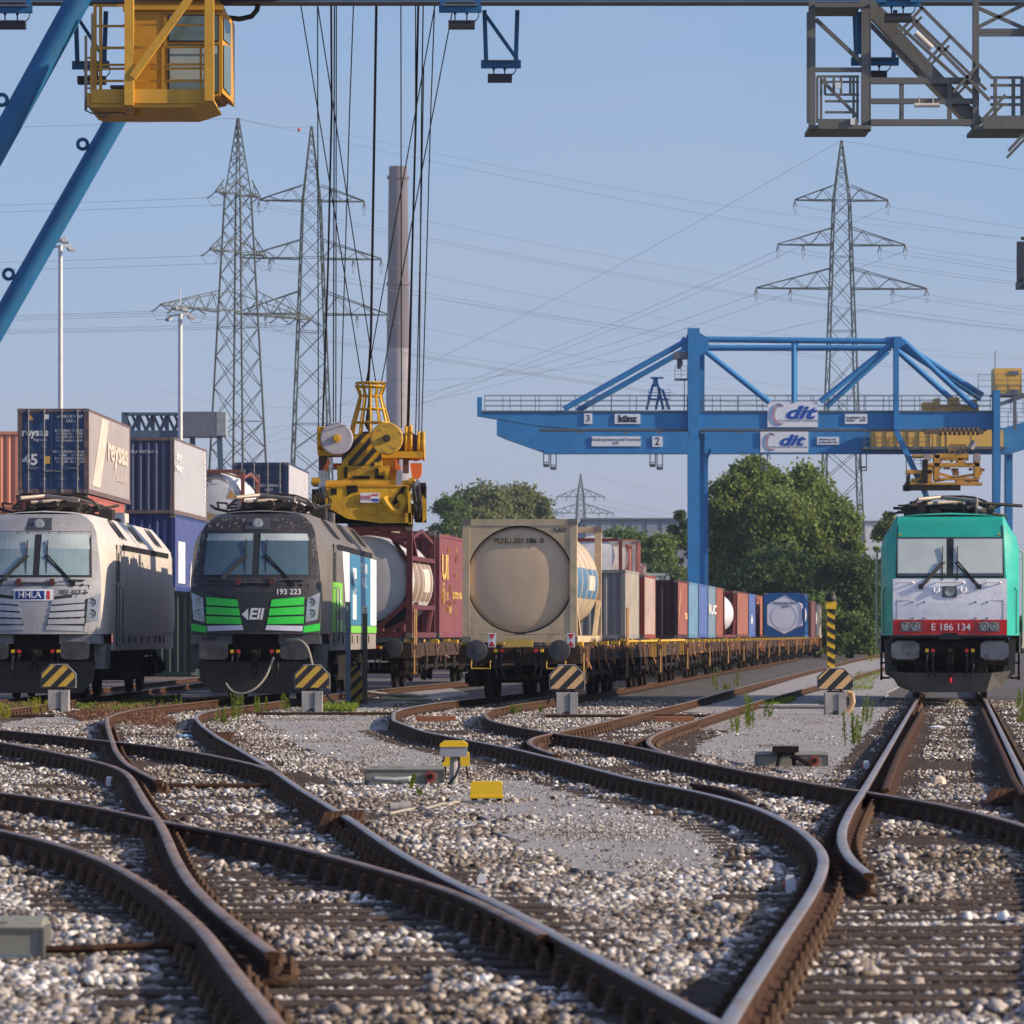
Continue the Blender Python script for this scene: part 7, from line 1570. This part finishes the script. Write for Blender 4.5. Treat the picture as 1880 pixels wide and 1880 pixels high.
h_ = CH+(HZ-1222)/s_; b = MB(); po_ = [(-.20,0),(.16,0),(.16,h_*.55),(.03,h_),(-.12,h_*.95),(-.20,h_*.6)]; b.xz(po_, .12, .15); p_ = b.build('panel', m_blackp, t); stripes(po_, .12, .11, .2, R(-45)+math.pi, p_, m_hz, .008)
t, s_ = gth('white_hose', 730, 1288, 'coiled cream hose lying on the ground right of the steel posts', 'hose')
m_hose = M('hose_cream', (.36,.32,.25), .6, 0, .15); b = MB(); pts = []
for k in range(60):
    a = k*.32; r_ = .55+.12*math.sin(k*.4); pts.append((r_*math.cos(a)*(1+.15*math.sin(k*.15)), .5*r_*math.sin(a)*2.2, .05+.045*(k/20)+.05*math.sin(a*1.3)))
b.tube(pts, .035, 8); b.tube([(-.9,.3,.05),(-.5,-.6,.06),(.2,-.9,.06),(.8,-.5,.05)], .035, 8); b.build('hose_coil', m_hose, t)
t, s_ = gth('air_hose', 672, 1292, 'thin pale hose hanging from the post down to the hose coil', 'hose')
b = MB(); zz2 = lambda p: CH+(HZ-p)/s_; b.tube([(-.08,-.09,zz2(1215)),(-.07,-.10,zz2(1250)),(0,-.1,zz2(1280)),(.05,-.1,.05),(.4,.1,.04)], .022, 6); b.tube([(-.30,-.09,zz2(1218)),(-.25,-.09,zz2(1214)),(-.22,-.09,zz2(1225)),(-.22,-.09,zz2(1262))], .02, 6); b.build('hose_line', m_hose, t)
t, s_ = gth('air_hose', 560, 1296, 'cream hose looping from the black locomotive buffer beam round the marker to the ground', 'hose')
zz3 = lambda p: CH+(HZ-p)/s_; xx3 = lambda p: (p-560)/s_
b = MB(); rs_ = lambda q: [tuple(p) for p in resample(q, .04, 14)]
b.tube(rs_([(xx3(540),-3.1,zz3(1175)),(xx3(560),-3.3,zz3(1171)),(xx3(578),-3.4,zz3(1185)),(xx3(586),-3.4,zz3(1220))]), .024, 6); b.tube(rs_([(xx3(592),.6,zz3(1264)),(xx3(602),.3,zz3(1282)),(xx3(618),0,zz3(1294)),(xx3(634),0,.04)]), .026, 6); b.tube(rs_([(xx3(516),-3.2,zz3(1205)),(xx3(504),-3.3,zz3(1240)),(xx3(485),-3.4,zz3(1262)),(xx3(462),-3.4,zz3(1272)),(xx3(442),-3.3,zz3(1268)),(xx3(431),-3.1,zz3(1252))]), .022, 6); b.build('hose_line', m_hose, t)
# grey point-motor boxes
def cover(px0, px1, yt, yb, label, txt, D=None, red=None, depth=.3):
    D = D or F*CH/(yb-HZ); s = F/D; t = thing('switch_motor_box', label, 'equipment box', (((px0+px1)/2-940)/s, D, 0), 0)
    w_ = (px1-px0)/2/s; h_ = CH+(HZ-yt)/s
    mg = M('cover_grey', (.24,.235,.19), .6, .1, .12, 4, dirt=.5, dcol=(.08,.06,.045), ds=5)
    b = MB(); b.yz([(0,0),(depth,0),(depth,h_*.9),(depth*.85,h_),(.10,h_),(.0,h_*.76)], -w_, w_); b.build('housing', mg, t)
    b = MB(); b.bar((-w_-.01,.0,h_*.76),(w_+.01,.0,h_*.76),.018); b.box(-w_-.015,-w_,-.01,depth,0,h_*.8); b.box(w_,w_+.015,-.01,depth,0,h_*.8); b.build('lid_edge', M('cover_edge', (.10,.095,.08), .6), t)
    b = MB(); q = MB(); q.text(txt, (0,0,0), h_*.24, 'flat', ext=.002, sx=1.25, align='LEFT')
    for v in q.v: # lay the text on the sloping lid
        f_ = .05+v[1]*.5; b.v.append((v[0]-w_*.88, f_-.004+.0, h_*.76+f_*(h_*.24/.10)+.006))
    b.f = q.f; b.m = q.m; b.build('lettering', M('stencil_dark', (.03,.025,.02), .7), t)
    if red:
        b = MB(); xr = (red-(px0+px1)/2)/s; pts = [(xr+.058*math.cos(a), h_*.40+.065*math.sin(a)) for a in np.linspace(0,2*math.pi,9)[:-1]]; b.xz(pts, -.04, 0); p_ = b.build('red_lock', M('lock_red', (.30,.05,.035), .6), t)
        b = MB(); b.cyl((xr,-.055,h_*.42),(xr,-.04,h_*.42),.03,n=10); b.build('lock_core', m_dark, p_)
    return t, s, w_, h_
t, s_, w_, h_ = cover(672,813,1406,1440,'long grey switch motor box with a red lock, numbered 509 2/700','509        2/700', red=790)
b = MB(); b.tube([(-.32,-.02,.06),(-.30,-.09,.06),(-.1,-.10,.05),(.04,-.09,.06),(.06,-.02,.06)], .03, 6); b.build('handle', M('handle_pale', (.40,.42,.38), .5), t)
t, s_, w_, h_ = cover(1390,1518,1380,1408,'grey switch motor box with an orange lock near the straight track','', red=1495)
b = MB(); b.cbox((-.08,-.05,h_+.03),(.30,.25,.07)); b.bar((-.14,-.12,h_),(-.18,-.16,.02),.035); b.bar((-.0,-.12,h_),(.02,-.16,.02),.035); b.tube([(-.02,-.14,h_-.05),(.08,-.18,.1),(.2,-.2,.03)], .03, 6); b.build('drive_lever', m_dark, t)
t, s_, w_, h_ = cover(-40,75,1688,1758,'pale grey switch motor box at the left edge, stencilled 9508','9508', depth=.35, D=F*CH/(1765-HZ))
b = MB(); b.box(-w_*.9,w_*.7,-.02,.1,-.0,.035); b.build('foot_plate', M('bluish_plate', (.16,.20,.22), .6), t)
b = MB(); b.tube([(w_,.1,.05),(w_+.25,.08,.055),(w_+.3,.1,.06),(w_+.85,.12,.075)], .022, 6); b.build('throw_rod', m_rust, t)
# yellow boxes
m_yb = M('box_yellow', (.80,.50,.008), .42, 0, .06, 5, dirt=.2, dcol=(.45,.27,.02), ds=6)
def rounded_box(b, x0,x1,y0,y1,z0,z1,r=.03):
    b.xz([(x0,z0),(x1,z0),(x1,z1-r),(x1-r*.8,z1),(x0+r*.8,z1),(x0,z1-r)], y0, y1)
    return b
t, s_ = gth('yellow_junction_box', 893, 1473, 'low yellow box on short feet, nearest of the yellow boxes', 'junction box')
z1_ = CH+(HZ-1435)/s_; b = MB(); rounded_box(b,-.15,.15,0,.24,.035,z1_,.02); b.box(-.162,.162,-.01,.25,.04,.06); b.build('cover', m_yb, t)
b = MB(); 
for x_ in (-.11,0,.12): b.box(x_-.025,x_+.025,.02,.06,0,.04); b.box(x_-.025,x_+.025,.18,.22,0,.04)
b.build('foot', m_dark, t)
t, s_ = gth('yellow_junction_box', 833, 1443, 'grey box with yellow lid on a pale post by the long motor box', 'junction box')
zq = lambda p: CH+(HZ-p)/s_; b = MB(); b.cyl((0,.05,0),(0,.05,zq(1386)),.045,.04,n=12); b.build('post', m_conc, t)
b = MB(); b.box(-.138,.138,-.06,.16,zq(1389),zq(1371)); b.build('box_body', M('box_grey', (.30,.30,.33), .5, 0, .05), t)
b = MB(); b.prism([(-.145,0),(.145,0),(.145,.03),(.10,.062),(-.10,.062),(-.145,.03)], (0,-.07,zq(1371)+.0), (1,0,0),(0,0,1),(0,1,0), .24); b.build('lid', m_yb, t)
b = MB(); b.tube([(.05,-.02,zq(1388)),(.06,-.05,zq(1405)),(.02,-.06,zq(1425)),(-.06,-.04,.02)], .014, 6); b.tube([(-.10,-.05,zq(1388)),(-.10,-.07,zq(1395)),(-.12,-.06,zq(1398))], .012, 6); b.build('cable', m_black, t)
t, s_ = gth('yellow_junction_box', 837, 1431, 'yellow box on two rusty legs behind the grey box with yellow lid', 'junction box')
zq = lambda p: CH+(HZ-p)/s_; b = MB(); rounded_box(b,-.145,.145,0,.2,zq(1407),zq(1381),.015); b.build('cover', m_yb, t)
b = MB(); b.bar((-.12,.1,0),(-.12,.1,zq(1406)),.022); b.bar((.13,.1,0),(.11,.1,zq(1406)),.022); b.build('leg', m_rust, t)
# reflector stones: red and white painted pegs beside the rails
for (px_, yb_, w2, lb) in ((201,1446,.10,'leftmost red and white peg beside the left switch rails'),(884,1633,.085,'red and white peg in the ballast right of the long rail'),(1450,1640,.09,'red and white peg left of the curved bright rail'),(1590,1414,.10,'red and white peg at the left of the straight track')):
    t, s_ = gth('marker_peg', px_, yb_, lb, 'marker peg', 'red and white pegs in the ballast')
    h_ = .11 if px_ != 884 else .09; w2 *= .72
    b = MB(); b.xz([(-w2*.45,-.02),(w2*.55,-.02),(w2*.55,h_*.7),(w2*.35,h_),(-w2*.3,h_),(-w2*.45,h_*.75)], -.05, .02); b.build('peg_face', m_white, t)
    b = MB(); b.xz([(-w2*.62,-.02),(-w2*.45,-.02),(-w2*.45,h_*.78),(-w2*.62,h_*.6)], -.045, .02); b.xz([(w2*.55,-.02),(w2*.68,-.02),(w2*.68,h_*.55),(w2*.55,h_*.72)], -.045, .02); b.build('red_edge', m_red, t)
# frog blocks and rail braces
def braced(px_, yb_, label, w2=.28, h_=.14):
    t, s_ = gth('switch_brace', px_, yb_, label, 'rail brace')
    b = MB()
    for k in range(7): b.bar((-w2+.0+k*w2/4,k*.05,-.01),(-w2*.55+k*w2/4,k*.05+.3,h_),.07,.05)
    b.box(-w2*.9,w2*.9,.05,.5,-.02,.05); b.build('brace_ribs', m_rust, t)
braced(622,1538,'ribbed rusty brace block leaning on the long left rail', .15, .17); braced(398,1366,'ribbed rusty brace block by the far left switch', .2, .14); braced(1862,1482,'dark brace block at the right edge beside the straight track', .25, .14)
# rusty plates between rails, throw rods
for px_, yb_, lb in ((800,1325,'rusty orange plate between the rails near the tank wagon'),(1237,1326,'rusty orange plate between the empty track rails')):
    t, s_ = gth('rusty_plate', px_, yb_, lb, 'steel plate'); b = MB(); b.box(-.36,.36,-.15,.4,.0,.10); b.build('plate', M('plate_orange_rust', (.30,.11,.05), .8, 0, .2, 4), t)
def rod(x0, x1, y, label):
    D = F*(CH-.06)/(y-HZ); b = MB(); b.cyl(((x0-940)*D/F,D,.06),((x1-940)*D/F,D,.06),.028,n=8); tag(b.build('throw_rod', m_rust), label, 'switch rod')
rod(470,720,1310,'long thin rusty rod crossing in front of the black locomotive'); rod(1000,1330,1314,'thin rusty rod under the empty track rails'); rod(20,100,1314,'short rusty rod at the left edge'); rod(300,520,1443,'rusty switch rod between the left crossing rails')
# pipes lying by the yellow box
t, s_ = gth('loose_pipe', 715, 1492, 'white plastic pipe end lying on the ballast', 'pipe'); b = MB(); b.lathe([(.028,0),(.036,0),(.036,.19),(.028,.19)], (0,0,.05), (1,.25,.05), 16, caps=False); b.build('pipe_shell', m_conc, t, smooth=40)
t, s_ = gth('cable', 760, 1500, 'cream and black cable running from the nearest yellow box over the ballast', 'cable')
b = MB(); gl = lambda px,py,z=.03: GP(px,py,z)-t.location; b.tube([gl(715,1494),gl(740,1488),gl(765,1484),gl(790,1488),gl(800,1496)], .014, 6); b.tube([gl(780,1485),gl(810,1476),gl(845,1472),gl(880,1472,.04),gl(900,1471,.05)], .012, 6); b.build('cable_run', m_hose, t)
t, s_ = gth('litter', 1720, 1341, 'small white rag lying between the rails of the straight track', 'litter'); b = MB(); b.lathe([(.001,0),(.10,.02),(.11,.05),(.05,.08),(.001,.085)], (0,0,.02), (0,0,1), 9); b.build('rag', m_white, t); t.scale = (1.3,.6,.8)
t, s_ = gth('litter', 1722, 1448, 'pale stone chunk by the right rail of the straight track', 'litter'); b = MB(); b.lathe([(.001,0),(.09,.02),(.08,.08),(.04,.11),(.001,.115)], (0,0,.02), (0,0,1), 7); b.build('chunk', M('chunk_cream', (.6,.48,.36), .7), t)
t, s_ = gth('litter', 340, 1356, 'small light blue rag in the ballast of the left tracks', 'litter'); b = MB(); b.lathe([(.001,0),(.12,.01),(.10,.035),(.001,.045)], (0,0,.02), (0,0,1), 8); b.build('rag', M('rag_blue', (.25,.5,.65), .7), t)
# tubes bundle by the marker at right
t, s_ = gth('pipe_bundle', 1490, 1302, 'pale pipes lying on the asphalt left of the striped post', 'pipes'); b = MB(); b.cyl((-1.1,.2,.05),(.3,-.1,.05),.04,n=8); b.cyl((-.8,.6,.05),(.2,.8,.05),.05,n=8); b.build('pipe', m_conc, t)
# small far signal
t, s_ = gth('signal_post', 1592, 1182, 'small far orange framed signal beside the end of the wagon row', 'signal'); b = MB(); b.cyl((0,0,0),(0,0,1.1),.06,n=8); b.build('post', m_dark, t); b = MB(); b.box(-.35,.35,-.1,.1,1.0,2.3); hh = b.build('signal_head', m_orange, t); b = MB(); b.box(-.2,.2,-.14,-.1,1.2,2.1); b.build('signal_face', m_dark, hh)
t, s_ = gth('white_board', 1600, 1184, 'tiny white board by the far signal', 'sign'); b = MB(); b.box(-.5,.9,-.05,.05,.7,1.4); b.build('board', m_white, t); b = MB(); b.box(.1,.2,0,.1,0,.7); b.build('post', m_dark, t)
# weeds
m_weed = leafmat('weed_green', (.10,.16,.02), (.28,.34,.05)); m_weedy = leafmat('weed_yellow', (.30,.30,.03), (.50,.45,.06))
def weed(px_, yb_, h_, label, n_=3, spread=.12, mat=None):
    t, s_ = gth('weed', px_, yb_, label, 'weed', 'weeds growing between the tracks'); b = MB(); st = MB(); h_ = h_/s_
    for k in range(n_):
        x0 = random.uniform(-spread,spread); y0 = random.uniform(-spread*2,spread*2); hh = h_*random.uniform(.6,1.0); lx = random.uniform(-.05,.05)
        st.cyl((x0,y0,-.01),(x0+lx,y0,hh),.008,.004,n=5)
        for j in range(int((20+hh*60)*(1.6 if s_ > 170 else 1.3))):
            f_ = random.uniform(.08,1); a = random.uniform(0,6.28); l = random.uniform(.05,.10)*(1.15-f_*.6)*(.45 if s_ > 170 else 1); z = hh*f_; c = Vector((x0+lx*f_, y0, z)); d = Vector((math.cos(a),math.sin(a),random.uniform(.3,1.2))).normalized(); w = d.cross(Vector((0,0,1))).normalized()*.013
            b.add([c, c+d*l*.5+w, c+d*l, c+d*l*.5-w], [(0,1,2,3)])
    b.build('leaves', mat or m_weed, t); st.build('stem', m_weed, t)
for i, (a_, c_, h_, n_, sp, lb) in enumerate([(1380,1338,66,5,.10,'tallest weed clump left of the grey box with the orange lock'),(1410,1318,36,3,.1,'small weed right of the tallest clump'),(1563,1370,72,6,.10,'tall weed left of the straight track'),(1590,1330,56,4,.08,'weed with a yellow tip near the octagonal marker with the post'),(1345,1346,40,3,.12,'thin weed on the edge of the asphalt'),
        (410,1330,42,4,.15,'first weed left in the row before the black locomotive'),(442,1322,50,6,.18,'dense weed before the black locomotive'),(480,1310,34,5,.2,'low weed before the black locomotive'),(520,1306,34,4,.15,'weed left of the octagonal marker by the black locomotive'),(310,1306,24,6,.3,'low weeds by the left curved rail'),
        (60,1312,26,8,.25,'yellow green tuft left of the first octagonal marker'),(75,1300,22,8,.2,'bright tuft close to the first octagonal marker'),(8,1322,36,8,.2,'yellow tuft at the left edge'),(945,1312,24,5,.15,'weed in front of the tank wagon'),(988,1310,18,3,.15,'small weed right of the one before the tank wagon'),(762,1450,30,3,.05,'weed growing at the long grey motor box'),(780,1462,18,2,.05,'tiny weed in front of the long grey motor box'),
        (1228,1240,24,4,.2,'weed beside the empty wagons'),(1311,1262,40,3,.15,'slim weed between train and empty track'),(1348,1262,34,3,.12,'thicker weed between train and empty track'),(1320,1268,14,6,.3,'low tuft under the slim weed'),(1600,1215,18,8,.5,'bright far tuft beside the teal locomotive'),(1545,1222,18,5,.3,'far weed behind the striped post'),(1880,1330,50,5,.12,'weed at the right edge near the teal locomotive'),(1876,1300,40,5,.12,'second weed at the right edge')]):
    weed(a_, c_, h_, lb, n_, sp, m_weedy if i in (10,11,12,21) else m_weed)
# ground cover, reddish and green
def cover_patch(polys, n_, mat, label, ls=.07, hmax=.08):
    r_ = np.random.default_rng(55+len(polys)); C_ = []
    for pl in polys:
        P_ = np.array(pl); lo, hi = P_.min(0), P_.max(0); k = n_//len(polys)*3; x = r_.uniform(lo[0],hi[0],k); y = r_.uniform(lo[1],hi[1],k)
        m_ = inpoly(x,y,pl) & (vnoise(x,y,1.6,9) > .42); x, y = x[m_], y[m_]; C_.append(np.stack([x,y,r_.uniform(0,hmax,len(x))],1))
    c = np.concatenate(C_); n2 = len(c); sz = ls*r_.uniform(.5,1.3,n2); u = r_.normal(size=(n2,3)); u[:,2] = np.abs(u[:,2])+.6; u /= np.linalg.norm(u,axis=1)[:,None]; v = np.cross(u, r_.normal(size=(n2,3))); v /= np.linalg.norm(v,axis=1)[:,None]
    q = np.stack([c, c+u*sz[:,None]*.5+v*sz[:,None]*.2, c+u*sz[:,None], c+u*sz[:,None]*.5-v*sz[:,None]*.2],1).reshape(-1,3)
    me = bpy.data.meshes.new('ground_cover'); me.vertices.add(len(q)); me.vertices.foreach_set('co', q.astype(np.float32).ravel()); me.loops.add(n2*4); me.loops.foreach_set('vertex_index', np.arange(n2*4, dtype=np.int32)); me.polygons.add(n2); me.polygons.foreach_set('loop_start', np.arange(0,n2*4,4,dtype=np.int32)); me.update()
    me.materials.append(mat); o = bpy.data.objects.new('ground_cover', me); COL.objects.link(o); tag(o, label, 'ground cover', kind='stuff')
cover_patch([gpoly([(190,1318),(240,1296),(420,1284),(420,1296),(300,1312),(330,1340),(240,1336)]), gpoly([(120,1318),(200,1296),(230,1294),(190,1320),(150,1326)]), gpoly([(0,1300),(70,1292),(60,1308),(0,1316)])], 22000, leafmat('cover_red', (.13,.055,.035), (.28,.16,.09)), 'reddish low ground cover between the left rails')
cover_patch([gpoly([(140,1300),(330,1282),(330,1292),(160,1318)]), gpoly([(560,1300),(660,1298),(650,1308),(560,1308)]), gpoly([(0,1296),(80,1290),(70,1302),(0,1312)]), [(5.2,100),(6.4,112),(6.8,112),(5.7,100)], [(9.2,128),(14,190),(15,190),(9.8,128)]], 20000, m_weed, 'thin green ground cover along the tracks')
# ================= HAZE =================
if HAZE:
    b = MB(); b.box(-2200, 2200, -70, 5900, -1.2, 195); hz_ = MB(); hz_.v = b.v; hz_.f = b.f; hz_.m = b.m
    mh = bpy.data.materials.new('haze'); mh.use_nodes = True; n = mh.node_tree; n.nodes.clear(); pv = n.nodes.new('ShaderNodeVolumePrincipled'); ou = n.nodes.new('ShaderNodeOutputMaterial')
    pv.inputs['Color'].default_value = (.72,.80,.95,1); pv.inputs['Density'].default_value = HAZE; pv.inputs['Anisotropy'].default_value = .2
    n.links.new(pv.outputs[0], ou.inputs['Volume']); tag(hz_.build('haze', mh, recalc=True), kind='stuff')
